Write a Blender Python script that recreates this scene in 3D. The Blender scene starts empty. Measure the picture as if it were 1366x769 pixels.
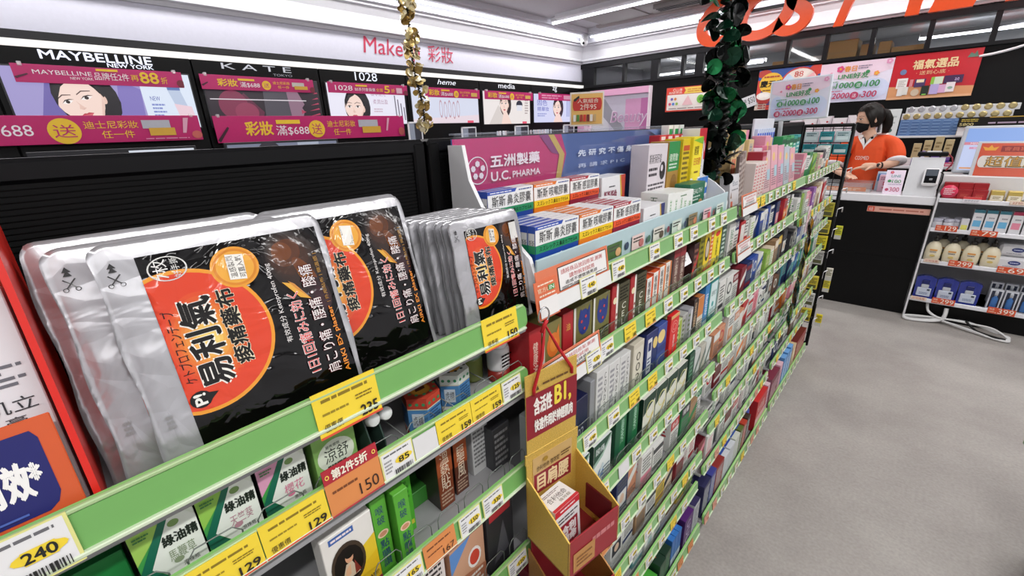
import bpy, bmesh, math, random
from math import sin, cos, pi, radians as RD, sqrt
from mathutils import Vector, Matrix
C = bpy.context.scene.collection
SC = bpy.context.scene
R = random.Random(7)

# ------------------------------------------------------------------ camera, world, light, exposure
cam = bpy.data.objects.new('camera', bpy.data.cameras.new('camera')); C.objects.link(cam)
cam.data.sensor_width = 36; cam.data.lens = 576.33/1366*36; cam.data.clip_start = .02
_y, _p, _r = RD(43.3233), RD(19.9748), RD(-2.1109)
_f = Vector((-sin(_y)*cos(_p), cos(_y)*cos(_p), -sin(_p)))
_a = _f.cross(Vector((0, 0, 1))).normalized(); _b = _a.cross(_f)
_ri = cos(_r)*_a + sin(_r)*_b; _up = -sin(_r)*_a + cos(_r)*_b
cam.matrix_world = Matrix(((_ri.x, _up.x, -_f.x, 0), (_ri.y, _up.y, -_f.y, 0), (_ri.z, _up.z, -_f.z, 1.5), (0, 0, 0, 1)))
SC.camera = cam
vs = SC.view_settings
vs.view_transform = 'Standard'; vs.look = 'None'; vs.gamma = 1; vs.exposure = 0.1; vs.use_curve_mapping = False
W = bpy.data.worlds.new('world'); SC.world = W; W.use_nodes = True
W.node_tree.nodes['Background'].inputs[0].default_value = (.9, .95, 1, 1)
W.node_tree.nodes['Background'].inputs[1].default_value = .2
SC.cycles.max_bounces = 6; SC.cycles.diffuse_bounces = 3; SC.cycles.glossy_bounces = 3; SC.cycles.transmission_bounces = 6; SC.cycles.transparent_max_bounces = 12

def area(name, loc, sx, sy, watt, col=(1, .98, .96), rot=(0, 0, 0)):
    l = bpy.data.lights.new(name, 'AREA'); l.shape = 'RECTANGLE'; l.size = sx; l.size_y = sy; l.energy = watt; l.color = col
    o = bpy.data.objects.new(name, l); C.objects.link(o); o.location = loc; o.rotation_euler = rot
    return o
# the shop's own ceiling tubes (each sits in a fixture built further down)
area('tube_light_makeup_wall', (-3.86, 1.9, 2.655), .07, 7.6, 33)
area('tube_light_far_wall', (-.5, 5.80, 2.655), 6.4, .07, 26)
area('tube_light_cross', (-.5, 4.85, 2.70), 6.4, .07, 30)
area('tube_light_makeup_aisle', (-2.2, 1.4, 2.70), .10, 5.6, 46)
area('tube_light_front_aisle', (.85, 1.2, 2.70), .10, 6.0, 78)
area('tube_light_right_aisle', (2.3, 1.2, 2.70), .10, 6.0, 34)
area('tube_light_store_room', (-.8, 7.3, 2.36), 5.0, .1, 40)

# ------------------------------------------------------------------ materials
_M = {}
def lin(h):
    h = h.lstrip('#*')
    if len(h) == 3: h = ''.join(c*2 for c in h)
    v = [int(h[i:i+2], 16)/255 for i in (0, 2, 4)]
    return tuple((c/12.92 if c <= .04045 else ((c+.055)/1.055)**2.4) for c in v)
def M(h, rough=.45, metal=0., nz=.04, scale=40., bump=0., bscale=60., coat=0.):
    """a painted or printed surface: one colour, a faint procedural unevenness"""
    if h.startswith('*'): return E(h)
    k = (h, rough, metal, nz, scale, bump, bscale, coat)
    if k in _M: return _M[k]
    m = bpy.data.materials.new('print_'+h); m.use_nodes = True; nt = m.node_tree; b = nt.nodes['Principled BSDF']
    c = lin(h)
    b.inputs['Roughness'].default_value = rough; b.inputs['Metallic'].default_value = metal
    if max(c) < .012: b.inputs['Specular IOR Level'].default_value = .2
    if coat: b.inputs['Coat Weight'].default_value = coat; b.inputs['Coat Roughness'].default_value = .06
    n = nt.nodes.new('ShaderNodeTexNoise'); n.inputs['Scale'].default_value = scale; n.inputs['Detail'].default_value = 2
    t = nt.nodes.new('ShaderNodeTexCoord'); nt.links.new(t.outputs['Object'], n.inputs['Vector'])
    r = nt.nodes.new('ShaderNodeMix'); r.data_type = 'RGBA'
    r.inputs[6].default_value = (*[x*(1-nz) for x in c], 1); r.inputs[7].default_value = (*[min(1, x*(1+nz)) for x in c], 1)
    nt.links.new(n.outputs['Fac'], r.inputs[0]); nt.links.new(r.outputs[2], b.inputs['Base Color'])
    if bump:
        n2 = nt.nodes.new('ShaderNodeTexNoise'); n2.inputs['Scale'].default_value = bscale; n2.inputs['Detail'].default_value = 3
        nt.links.new(t.outputs['Object'], n2.inputs['Vector'])
        bp = nt.nodes.new('ShaderNodeBump'); bp.inputs['Strength'].default_value = bump; bp.inputs['Distance'].default_value = .01
        nt.links.new(n2.outputs['Fac'], bp.inputs['Height']); nt.links.new(bp.outputs['Normal'], b.inputs['Normal'])
    _M[k] = m; return m
def E(h, s=1.0):
    """a lit surface: lamp tube, screen, backlit sign"""
    k = ('E', h, s)
    if k in _M: return _M[k]
    m = bpy.data.materials.new('lit_'+h.strip('*')); m.use_nodes = True; nt = m.node_tree
    b = nt.nodes['Principled BSDF']; c = lin(h); b.inputs['Base Color'].default_value = (.02, .02, .02, 1); b.inputs['Roughness'].default_value = .25
    b.inputs['Emission Color'].default_value = (*c, 1); b.inputs['Emission Strength'].default_value = s
    _M[k] = m; return m
def GLASS(h='ffffff', a=.12, rough=.03):
    """thin clear sheet: mostly see-through, mirror-like at a slant"""
    k = ('G', h, a, rough)
    if k in _M: return _M[k]
    m = bpy.data.materials.new('clear_'+h); m.use_nodes = True; nt = m.node_tree; nt.nodes.clear()
    o = nt.nodes.new('ShaderNodeOutputMaterial'); t = nt.nodes.new('ShaderNodeBsdfTransparent'); g = nt.nodes.new('ShaderNodeBsdfGlossy')
    d = nt.nodes.new('ShaderNodeBsdfDiffuse'); d.inputs['Color'].default_value = (*lin(h), 1); t.inputs['Color'].default_value = (*[.9+.1*x for x in lin(h)], 1)
    g.inputs['Roughness'].default_value = rough
    lw = nt.nodes.new('ShaderNodeLayerWeight'); pw = nt.nodes.new('ShaderNodeMath'); pw.operation = 'POWER'; pw.inputs[1].default_value = 4.5; nt.links.new(lw.outputs['Facing'], pw.inputs[0])
    f = nt.nodes.new('ShaderNodeMath'); f.operation = 'MULTIPLY_ADD'; f.inputs[1].default_value = .7; f.inputs[2].default_value = .03; nt.links.new(pw.outputs[0], f.inputs[0])
    m1 = nt.nodes.new('ShaderNodeMixShader'); m1.inputs[0].default_value = a; m2 = nt.nodes.new('ShaderNodeMixShader')
    nt.links.new(t.outputs[0], m1.inputs[1]); nt.links.new(d.outputs[0], m1.inputs[2])
    nt.links.new(f.outputs[0], m2.inputs[0]); nt.links.new(m1.outputs[0], m2.inputs[1]); nt.links.new(g.outputs[0], m2.inputs[2])
    nt.links.new(m2.outputs[0], o.inputs[0]); _M[k] = m; return m
def FOIL(h, rough, metal, strength=.5):
    """crinkled pouch film"""
    k = ('F', h, rough, metal, strength)
    if k in _M: return _M[k]
    m = M(h, rough, metal, .03, 20).copy(); nt = m.node_tree; b = nt.nodes['Principled BSDF']; t = [n for n in nt.nodes if n.type == 'TEX_COORD'][0]
    n = nt.nodes.new('ShaderNodeTexNoise'); n.inputs['Scale'].default_value = 16; n.inputs['Detail'].default_value = 2; n.inputs['Distortion'].default_value = 2.2
    v = nt.nodes.new('ShaderNodeTexVoronoi'); v.feature = 'DISTANCE_TO_EDGE'; v.inputs['Scale'].default_value = 26
    nt.links.new(t.outputs['Object'], n.inputs['Vector']); nt.links.new(t.outputs['Object'], v.inputs['Vector'])
    a = nt.nodes.new('ShaderNodeMath'); a.operation = 'ADD'; nt.links.new(n.outputs['Fac'], a.inputs[0]); nt.links.new(v.outputs['Distance'], a.inputs[1])
    bp = nt.nodes.new('ShaderNodeBump'); bp.inputs['Strength'].default_value = strength; bp.inputs['Distance'].default_value = .006
    nt.links.new(a.outputs[0], bp.inputs['Height']); nt.links.new(bp.outputs['Normal'], b.inputs['Normal'])
    if metal < .5: b.inputs['Coat Weight'].default_value = .8; b.inputs['Coat Roughness'].default_value = .05; nt.links.new(bp.outputs['Normal'], b.inputs['Coat Normal'])
    _M[k] = m; return m

# ------------------------------------------------------------------ lettering
_T = {}
def glyphs(s, bold=0., shear=0., ext=0., sp=1., align='LEFT'):
    if any(ord(ch) > 0x2e7f for ch in s): bold = min(bold, .003) if bold < .04 else min(bold, .03)
    k = (s, bold, shear, ext, sp, align)
    if k in _T: return _T[k]
    c = bpy.data.curves.new('lettering', 'FONT'); c.body = s; c.resolution_u = 10 if ext else 3 if s.isascii() else 2; c.offset = bold; c.shear = shear; c.extrude = ext; c.fill_mode = 'BOTH' if ext else c.fill_mode; c.space_character = sp
    c.align_x = align; c.space_line = .9
    o = bpy.data.objects.new('lettering', c); me = bpy.data.meshes.new_from_object(o)
    v = [tuple(x.co) for x in me.vertices]; f = [tuple(p.vertices) for p in me.polygons]
    bpy.data.objects.remove(o); bpy.data.curves.remove(c); bpy.data.meshes.remove(me)
    if not v: v = [(0, 0, 0), (1, 0, 0), (0, 1, 0)]; f = []
    x0 = min(a[0] for a in v); x1 = max(a[0] for a in v); y0 = min(a[1] for a in v); y1 = max(a[1] for a in v)
    r = ([((a[0]-x0)/max(1e-6, x1-x0), (a[1]-y0)/max(1e-6, y1-y0), a[2]) for a in v], f)
    _T[k] = r; return r

# ------------------------------------------------------------------ mesh builder
X3, Y3, Z3 = Vector((1, 0, 0)), Vector((0, 1, 0)), Vector((0, 0, 1))
class B:
    def __init__(s): s.v = []; s.f = []; s.m = []; s.mats = []; s.sm = []
    def mi(s, m):
        if isinstance(m, str): m = M(m)
        for i, x in enumerate(s.mats):
            if x is m: return i
        s.mats.append(m); return len(s.mats)-1
    def add(s, vs_, fs, m, smooth=False):
        n = len(s.v); s.v.extend(tuple(x) for x in vs_); i = s.mi(m)
        for f in fs: s.f.append(tuple(n+a for a in f)); s.m.append(i); s.sm.append(smooth)
    def poly(s, pts, m): s.add(pts, [tuple(range(len(pts)))], m)
    def box(s, a, b, m, c=0., T=None, fm=None):
        """box a..b with chamfered edges; fm gives single faces their own colour, keys x X y Y z Z"""
        lo = [min(a[i], b[i]) for i in range(3)]; hi = [max(a[i], b[i]) for i in range(3)]
        c = min(c, *[(hi[i]-lo[i])*.45 for i in range(3)])
        fm = fm or {}
        def P(sx, sy, sz, ax):
            p = []
            for i, sg in enumerate((sx, sy, sz)):
                e = hi[i] if sg > 0 else lo[i]
                p.append(e if i == ax or c == 0 else e - sg*c)
            p = Vector(p); return T @ p if T else p
        for ax in range(3):
            for sg in (-1, 1):
                o = [i for i in range(3) if i != ax]; q = []
                for u, w in ((-1, -1), (1, -1), (1, 1), (-1, 1)):
                    z = [0, 0, 0]; z[ax] = sg; z[o[0]] = u; z[o[1]] = w; q.append(P(*z, ax))
                if (sg < 0) != (ax == 1): q.reverse()
                s.poly(q, fm.get(('xyz' if sg < 0 else 'XYZ')[ax], m))
        if c:
            for ax in range(3):
                o = [i for i in range(3) if i != ax]
                for u in (-1, 1):
                    for w in (-1, 1):
                        q = []
                        for d, fa in ((-1, o[0]), (1, o[0]), (1, o[1]), (-1, o[1])):
                            z = [0, 0, 0]; z[ax] = d; z[o[0]] = u; z[o[1]] = w; q.append(P(*z, fa))
                        s.poly(q, m)
            for u in (-1, 1):
                for w in (-1, 1):
                    for x in (-1, 1): s.poly([P(u, w, x, i) for i in range(3)], m)
    def tube(s, pts, r, m, n=8, cap=True, smooth=True, closed=False):
        pts = [Vector(p) for p in pts]; rr = r if isinstance(r, (list, tuple)) else [r]*len(pts); vs_ = []; fs = []; N = len(pts); up = None
        for i, p in enumerate(pts):
            d = (pts[(i+1) % N]-pts[i-1]) if closed else (pts[min(i+1, N-1)]-pts[max(i-1, 0)])
            d.normalize()
            if up is None: up = Z3 if abs(d.z) < .9 else X3
            u = d.cross(up).normalized(); w = u.cross(d).normalized(); up = w
            for k in range(n): vs_.append(p+rr[i]*(cos(2*pi*k/n)*u+sin(2*pi*k/n)*w))
        for i in range(N if closed else N-1):
            j = (i+1) % N
            for k in range(n): fs.append((i*n+k, i*n+(k+1) % n, j*n+(k+1) % n, j*n+k))
        if cap and not closed: fs.append(tuple(range(n))[::-1]); fs.append(tuple((N-1)*n+k for k in range(n)))
        s.add(vs_, fs, m, smooth)
    def lathe(s, prof, m, o=(0, 0, 0), n=20, sx=1, sy=1, smooth=True, T=None):
        vs_ = []; fs = []
        for r, z in prof:
            for k in range(n):
                p = Vector((o[0]+r*sx*cos(2*pi*k/n), o[1]+r*sy*sin(2*pi*k/n), o[2]+z)); vs_.append(T @ p if T else p)
        for i in range(len(prof)-1):
            for k in range(n): fs.append((i*n+k, i*n+(k+1) % n, (i+1)*n+(k+1) % n, (i+1)*n+k))
        fs.append(tuple(range(n))[::-1]); fs.append(tuple((len(prof)-1)*n+k for k in range(n)))
        s.add(vs_, fs, m, smooth)
    def prism(s, pts, d, m, m2=None):
        """polygon pts pushed along vector d"""
        pts = [Vector(p) for p in pts]; d = Vector(d); n = len(pts)
        s.poly(pts, m); s.poly([p+d for p in pts][::-1], m)
        for i in range(n): s.poly([pts[i], pts[(i+1) % n], pts[(i+1) % n]+d, pts[i]+d], m2 or m)
    def art(s, O, U, V, w, h, items, eps=.00012, mg=None, warp=None):
        """print on a face: O lower left corner, U right, V up; items in 0..1 of the face"""
        O, U, V = Vector(O), Vector(U), Vector(V); N = U.cross(V); mg = mg or M
        for k, it in enumerate(items):
            t = it[0]; e = eps*(k+1)
            def P(u, v, dz=0.):
                if warp: return warp(u, v, e+dz)
                return O+U*(u*w)+V*(v*h)+N*(e+dz)
            if t == 'r': s.poly([P(it[1], it[2]), P(it[3], it[2]), P(it[3], it[4]), P(it[1], it[4])], mg(it[5]))
            elif t == 'p': s.poly([P(a, b) for a, b in it[1]], mg(it[2]))
            elif t in 'ec':
                ru = it[3]; rv = it[4] if t == 'e' else ru*w/h; n = 26 if ru*w > .02 else 14
                cl_ = lambda q, c_: min(1, max(0, q)) if 0 <= c_ <= 1 else q
                s.poly([P(cl_(it[1]+ru*cos(2*pi*i/n), it[1]), cl_(it[2]+rv*sin(2*pi*i/n), it[2])) for i in range(n)], mg(it[-1]))
            elif t == 'o':   # ring: u v ru rv thickness colour
                n = 26; ru, rv, th = it[3:6]
                for i in range(n):
                    a, b = 2*pi*i/n, 2*pi*(i+1)/n
                    s.poly([P(it[1]+q*cos(x), it[2]+(q/ru*rv)*sin(x)) for q, x in ((ru-th, a), (ru, a), (ru, b), (ru-th, b))], mg(it[6]))
            elif t == 't':
                rot = it[7] if len(it) > 7 else 0; kw = it[8] if len(it) > 8 else {}
                kw = dict(kw); bo = kw.get('bold', 0)
                if bo < .03: kw['bold'] = 0.   # heavier strokes: the same letters printed four times a hair apart
                gv, gf = glyphs(it[1], **kw); u0, v0, u1, v1 = it[2:6]; k_ = (u1-u0)*w if rot else (v1-v0)*h
                for j_, (du, dv) in enumerate(((-1, 0), (1, 0), (0, 1), (0, -1)) if .014 < bo < .03 else ((0, 0),)):
                    du *= k_*.032/w; dv *= k_*.032/h; q = []
                    for a, b, z in gv:
                        if rot == 90: a, b = 1-b, a
                        elif rot == -90: a, b = b, 1-a
                        q.append(P(u0+(u1-u0)*a+du, v0+(v1-v0)*b+dv, z+j_*eps*.24))
                    s.add(q, gf, mg(it[6]))
            elif t == 'l':   # rows of print too fine to read
                u0, v0, u1, v1, n, col = it[1:7]; rr = random.Random(int(u0*977+v1*313)+n); st = (v1-v0)/n
                for i in range(n):
                    y = v1-st*(i+.75); x = u0; end = u1-(rr.random()*.3*(u1-u0) if i % 2 else 0)
                    while x < end-.01*(u1-u0):
                        q = min(end, x+(u1-u0)*rr.uniform(.1, .3)); s.poly([P(x, y), P(q, y), P(q, y+st*.5), P(x, y+st*.5)], mg(col)); x = q+(u1-u0)*.03
            elif t == 'bar':
                u0, v0, u1, v1 = it[1:5]; rr = random.Random(5); x = u0
                while x < u1:
                    q = x+(u1-u0)*rr.choice((.02, .035, .06)); s.poly([P(x, v0), P(min(q, u1), v0), P(min(q, u1), v1), P(x, v1)], mg('222222')); x = q+(u1-u0)*rr.choice((.025, .04))
    def build(s, name, parent=None, smooth=None):
        me = bpy.data.meshes.new(name); me.from_pydata(s.v, [], s.f)
        for m in s.mats: me.materials.append(m)
        me.polygons.foreach_set('material_index', s.m); me.polygons.foreach_set('use_smooth', [bool(a) for a in s.sm])
        me.update(); o = bpy.data.objects.new(name, me); C.objects.link(o)
        if parent: o.parent = parent
        return o

def tag(o, label=None, cat=None, group=None, kind=None):
    for k, v in (('label', label), ('category', cat), ('group', group), ('kind', kind)):
        if v: o[k] = v
    return o
def empty(name, loc=(0, 0, 0), rz=0., label=None, cat=None, group=None):
    o = bpy.data.objects.new(name, None); C.objects.link(o); o.location = loc; o.rotation_euler = (0, 0, rz); o.empty_display_size = .02
    return tag(o, label, cat, group)
_kids = {}
def copy_tree(o, parent=None):
    c = o.copy(); C.objects.link(c)
    if parent: c.parent = parent; c.matrix_parent_inverse = o.matrix_parent_inverse.copy()
    for ch in list(o.children): copy_tree(ch, c)
    return c
def put(o, loc, rz=0., ry=0., rx=0.): o.location = loc; o.rotation_euler = (rx, ry, rz); return o
def struct(o): o['kind'] = 'structure'; return o
ORD = ['first', 'second', 'third', 'fourth', 'fifth', 'sixth', 'seventh', 'eighth', 'ninth', 'tenth', 'eleventh', 'twelfth', 'thirteenth', 'fourteenth', 'fifteenth', 'sixteenth', 'seventeenth', 'eighteenth', 'nineteenth', 'twentieth']

def carton(name, w, d, h, base, front=(), side=(), top=(), c=.0008, parent=None, mg=None, fm=None, rough=.42):
    """closed printed carton: front at x=0 facing +X, y 0..w, z 0..h, depth towards -X"""
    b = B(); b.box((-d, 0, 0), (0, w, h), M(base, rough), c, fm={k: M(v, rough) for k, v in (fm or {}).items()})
    if front: b.art((0, 0, 0), Y3, Z3, w, h, front, mg=mg)
    if side: b.art((-d, 0, 0), X3, Z3, d, h, side, mg=mg)
    if top: b.art((0, 0, h), Y3, -X3, w, d, top, mg=mg)
    return b.build(name, parent)
# ------------------------------------------------------------------ the room
XL, YF, ZC = -4.07, 6.0, 2.78
def floor_mat():
    m = bpy.data.materials.new('concrete_floor'); m.use_nodes = True; nt = m.node_tree; b = nt.nodes['Principled BSDF']
    t = nt.nodes.new('ShaderNodeTexCoord'); n1 = nt.nodes.new('ShaderNodeTexNoise'); n1.inputs['Scale'].default_value = 1.6; n1.inputs['Detail'].default_value = 8; n1.inputs['Roughness'].default_value = .62
    n2 = nt.nodes.new('ShaderNodeTexNoise'); n2.inputs['Scale'].default_value = 90; n2.inputs['Detail'].default_value = 3
    n3 = nt.nodes.new('ShaderNodeTexNoise'); n3.inputs['Scale'].default_value = 7; n3.inputs['Detail'].default_value = 6; n3.inputs['Distortion'].default_value = 1
    mp = nt.nodes.new('ShaderNodeMapping'); mp.inputs['Scale'].default_value = (1, 6, 1); mp.inputs['Rotation'].default_value = (0, 0, .6)
    for n in (n1, n2): nt.links.new(t.outputs['Object'], n.inputs['Vector'])
    nt.links.new(t.outputs['Object'], mp.inputs[0]); nt.links.new(mp.outputs[0], n3.inputs['Vector'])
    r = nt.nodes.new('ShaderNodeValToRGB'); r.color_ramp.elements[0].color = (*lin('928c88'), 1); r.color_ramp.elements[1].color = (*lin('aaa5a0'), 1)
    r.color_ramp.elements[0].position = .35; r.color_ramp.elements[1].position = .68
    nt.links.new(n1.outputs['Fac'], r.inputs[0])
    r2 = nt.nodes.new('ShaderNodeValToRGB'); r2.color_ramp.elements[0].position = .2; r2.color_ramp.elements[1].position = .34
    r2.color_ramp.elements[0].color = (.55, .53, .5, 1); r2.color_ramp.elements[1].color = (1, 1, 1, 1); nt.links.new(n3.outputs['Fac'], r2.inputs[0])
    mx = nt.nodes.new('ShaderNodeMix'); mx.data_type = 'RGBA'; mx.blend_type = 'MULTIPLY'; mx.inputs[0].default_value = .35
    nt.links.new(r.outputs[0], mx.inputs[6]); nt.links.new(r2.outputs[0], mx.inputs[7])
    mx2 = nt.nodes.new('ShaderNodeMix'); mx2.data_type = 'RGBA'; mx2.blend_type = 'OVERLAY'; mx2.inputs[0].default_value = .25
    nt.links.new(mx.outputs[2], mx2.inputs[6]); nt.links.new(n2.outputs['Fac'], mx2.inputs[7]); nt.links.new(mx2.outputs[2], b.inputs['Base Color'])
    b.inputs['Roughness'].default_value = .5
    bp = nt.nodes.new('ShaderNodeBump'); bp.inputs['Strength'].default_value = .05; nt.links.new(n2.outputs['Fac'], bp.inputs['Height']); nt.links.new(bp.outputs[0], b.inputs['Normal'])
    return m
b = B(); b.box((-4.3, -2.7, -.1), (3.4, 8.2, 0), floor_mat()); struct(b.build('floor'))
WHITE = M('dcdce2', .6, bump=.02); DARKW = M('060607', .6, nz=.2)
# ceiling with the grey perforated panels and the joints near the far wall
def perf_mat():
    m = M('9a9794', .5).copy(); nt = m.node_tree; b_ = nt.nodes['Principled BSDF']; t = nt.nodes.new('ShaderNodeTexCoord')
    v = nt.nodes.new('ShaderNodeTexVoronoi'); v.inputs['Scale'].default_value = 45; v.inputs['Randomness'].default_value = 0; nt.links.new(t.outputs['Object'], v.inputs['Vector'])
    r = nt.nodes.new('ShaderNodeValToRGB'); r.color_ramp.elements[0].color = (*lin('6d6a68'), 1); r.color_ramp.elements[1].color = (*lin('a8a5a2'), 1)
    r.color_ramp.elements[0].position = .2; r.color_ramp.elements[1].position = .4
    nt.links.new(v.outputs['Distance'], r.inputs[0]); nt.links.new(r.outputs[0], b_.inputs['Base Color']); return m
b = B(); b.box((-4.3, -2.7, ZC), (3.4, 8.2, ZC+.1), M('c9c8cc', .7)); ceil = struct(b.build('ceiling'))
b = B()
for i in range(9):
    x = -3.5+i*.72
    b.box((x, 5.0, ZC-.012), (x+.66, 5.62, ZC+.01), perf_mat())
b.build('ceiling_panel', ceil)
b = B(); b.box((-3.6, 4.72, ZC-.05), (3.2, 4.98, ZC+.01), M('e4e4e8', .6), .01); b.box((-3.6, 5.62, ZC-.03), (3.2, 5.74, ZC+.01), M('b0a8a6', .6), .01)
struct(b.build('trim_1'))
# walls: left (make-up), far with high windows, right, behind the viewer
b = B(); b.box((XL-.15, -2.7, 0), (XL, YF+.1, 2.10), DARKW); b.box((XL-.15, -2.7, 2.10), (XL, YF+.1, ZC), M('dadae8', .55)); wl = struct(b.build('wall_left'))
b = B(); b.art((XL, 0, 0), Y3, Z3, 1, 1, [('t', 'Makeup', 2.42, 2.19, 3.06, 2.375, 'c23455', 0, {'shear': .12}), ('t', '彩妝', 3.16, 2.215, 3.50, 2.372, 'c23455')], eps=.004); b.build('lettering', wl)
b = B(); b.box((XL, -2.7, 2.118), (XL+.05, YF, 2.15), M('1b1b1e', .5)); b.box((XL, -2.7, 2.068), (XL+.055, YF, 2.102), E('fffaf6', 1.0)); b.box((XL, -2.7, 2.102), (XL+.05, YF, 2.118), M('1b1b1e', .5)); struct(b.build('trim_2'))
# stepped white cornice along the left and far walls
def cornice(prof, along, a0, a1, m):
    b = B()
    for i in range(len(prof)-1):
        (p, z), (q, w) = prof[i], prof[i+1]
        if along == 'y': b.poly([(XL+p, a0, z), (XL+p, a1-p, z), (XL+q, a1-q, w), (XL+q, a0, w)], m)
        else: b.poly([(a0+p, YF-p, z), (a1, YF-p, z), (a1, YF-q, w), (a0+q, YF-q, w)], m)
    return b
PR = [(.0, 2.385), (.02, 2.385), (.02, 2.41), (.05, 2.42), (.05, 2.435), (.03, 2.45), (.045, 2.54), (.085, 2.60), (.11, 2.605), (.11, 2.625), (.15, 2.63), (.15, 2.65), (.13, 2.655), (.13, 2.70), (.27, 2.70), (.27, 2.72), (.30, 2.725), (.30, 2.78)]
struct(cornice(PR, 'y', -2.7, YF, M('d6d6dc', .55)).build('trim_3')); struct(cornice(PR, 'x', XL, 3.2, M('d6d6dc', .55)).build('trim_4'))
# far wall: black below, black frame with windows, pale panels above
FR = M('17171a', .4)
b = B(); b.box((XL, YF, 0), (3.4, YF+.12, 2.072), DARKW); struct(b.build('wall_far'))
b = B(); b.box((XL, YF, 2.62), (3.4, YF+.1, ZC), M('d6d6dc', .55)); b.box((XL, YF, 2.392), (-2.32, YF+.1, 2.62), M('d6d6dc', .55)); struct(b.build('wall_far_top'))
b = B(); b.box((-2.32, YF+.03, 2.41), (3.4, YF+.06, 2.60), M('dddde2', .5)); struct(b.build('wall_far_panel'))
MUL = [-4.03, -3.83, -3.36, -2.95, -2.86, -2.53, -2.40, -1.80, -1.37, -.64, -.22, .20, .62, 1.04, 1.5, 1.95, 2.4, 3.2]
b = B()
b.box((XL, YF-.02, 2.06), (3.4, YF+.06, 2.09), FR); b.box((XL, YF-.02, 2.325), (3.4, YF+.06, 2.392), FR)
b.box((-2.35, YF-.015, 2.60), (3.4, YF+.06, 2.635), FR)
for x in (-3.94, -3.36, -2.905, -2.53, -2.32, -1.80, -1.37, -1.02, -.64, -.22, .20, .62, 1.04, 1.5, 1.95, 2.4):
    wdt = .10 if x == -3.94 else .05 if x in (-2.905, -2.32) else .02
    b.box((x-wdt, YF-.015, 2.08), (x+wdt, YF+.05, 2.33), FR)
    if x > -2.2 and x in (-1.37, -.22, .62, 1.5): b.box((x-.02, YF-.01, 2.39), (x+.02, YF+.05, 2.61), FR)
wf = struct(b.build('window_1'))
b = B(); b.box((XL, YF+.02, 2.08), (3.4, YF+.026, 2.33), GLASS('f4f8fa', .0)); b.build('pane', wf)
b = B(); b.box((3.2, -2.7, 0), (3.4, 8.2, ZC), M('c8c8cc', .6)); struct(b.build('wall_right'))
b = B(); b.box((-4.3, -2.7, 0), (3.4, -2.55, ZC), M('bdbdc2', .6)); struct(b.build('wall_back'))
b = B(); b.box((-4.3, 8.0, 0), (3.4, 8.2, ZC), M('a4a7ab', .6)); b.box((-4.3, 6.1, 0), (-4.1, 8.2, ZC), M('8f9296', .6)); struct(b.build('wall_store_room'))
b = B(); b.box((-4.1, 6.13, 1.98), (3.2, 6.62, 2.04), M('5a5a5c', .6)); struct(b.build('trim_5'))
b = B(); b.box((-4.1, 6.13, 2.46), (3.2, 8.0, 2.50), M('b4b6ba', .6)); struct(b.build('ceiling_store'))
# lit tubes
def tube_fixture(name, a, b_, label, w=.035):
    a, b_ = Vector(a), Vector(b_); d = (b_-a).normalized(); s_ = Vector((-d.y, d.x, 0))*w
    o = empty(name, a, 0, label, 'ceiling lamp', 'ceiling lamp tubes')
    bb = B(); T = Matrix.Translation(-a)
    lo = a-s_*1.3; hi = b_+s_*1.3
    bb.box(T @ (lo+Z3*.025), T @ (hi+Z3*.07), M('e6e6ea', .5), .004); bb.build('housing', o)
    bb = B(); bb.tube([T @ (a+Z3*.022), T @ (b_+Z3*.022)], .02, E('f4f6ff', 5.0), 10); bb.build('tube', o)
tube_fixture('tube_lamp', (-3.88, -2.0, 2.68), (-3.88, 5.72, 2.68), 'long white lamp tube in the cornice above the make-up wall')
tube_fixture('tube_lamp', (-3.80, 5.82, 2.68), (3.0, 5.82, 2.68), 'long white lamp tube along the cornice above the counter wall')
tube_fixture('tube_lamp', (-3.72, 4.85, 2.705), (3.0, 4.85, 2.705), 'white lamp tube crossing the ceiling before the orange shop letters')
tube_fixture('tube_lamp', (-2.2, -1.4, 2.705), (-2.2, 4.2, 2.705), 'white lamp tube over the aisle by the make-up wall')
tube_fixture('tube_lamp', (.85, -1.8, 2.705), (.85, 4.2, 2.705), 'white lamp tube over the aisle in front of the counter')
tube_fixture('tube_lamp', (2.3, -1.8, 2.705), (2.3, 4.2, 2.705), 'white lamp tube near the right wall')
tube_fixture('tube_lamp', (-3.5, 7.3, 2.245), (-1.9, 7.1, 2.245), 'white lamp tube seen through the high windows left of the garland')
tube_fixture('tube_lamp', (-.35, 7.3, 2.31), (1.3, 7.2, 2.31), 'white lamp tube seen through the high windows above the red poster')
# air slot and security camera
o = empty('air_diffuser', (-2.6, 5.3, ZC-.06), 0, 'long grey air slot in the ceiling near the far wall', 'air vent')
b = B(); b.box((0, -.09, 0), (3.2, .09, .06), M('8a8583', .5), .006); b.build('frame', o)
b = B()
for i in range(3): b.box((.03, -.07+i*.05, -.006), (3.17, -.05+i*.05, .004), M('3a3838', .5))
b.build('slot', o)
o = empty('security_camera', (-3.83, 5.70, 2.62), 0, 'small white dome security camera in the ceiling corner', 'camera')
b = B(); b.lathe([(.052, .02), (.055, .05), (.05, .085)], M('e2e2e4', .4), n=20); b.build('mount', o)
b = B(); b.lathe([(.002, -.05), (.03, -.042), (.046, -.02), (.05, .0), (.05, .022)], M('e8e8ea', .3), n=20); b.build('dome', o)
b = B(); b.lathe([(.001, -.012), (.012, -.011), (.016, 0), (.016, .02)], M('0a0a0a', .15), T=Matrix.Translation((.016, -.036, -.018)) @ Matrix.Rotation(RD(65), 4, 'X')); b.build('lens', o)
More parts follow.
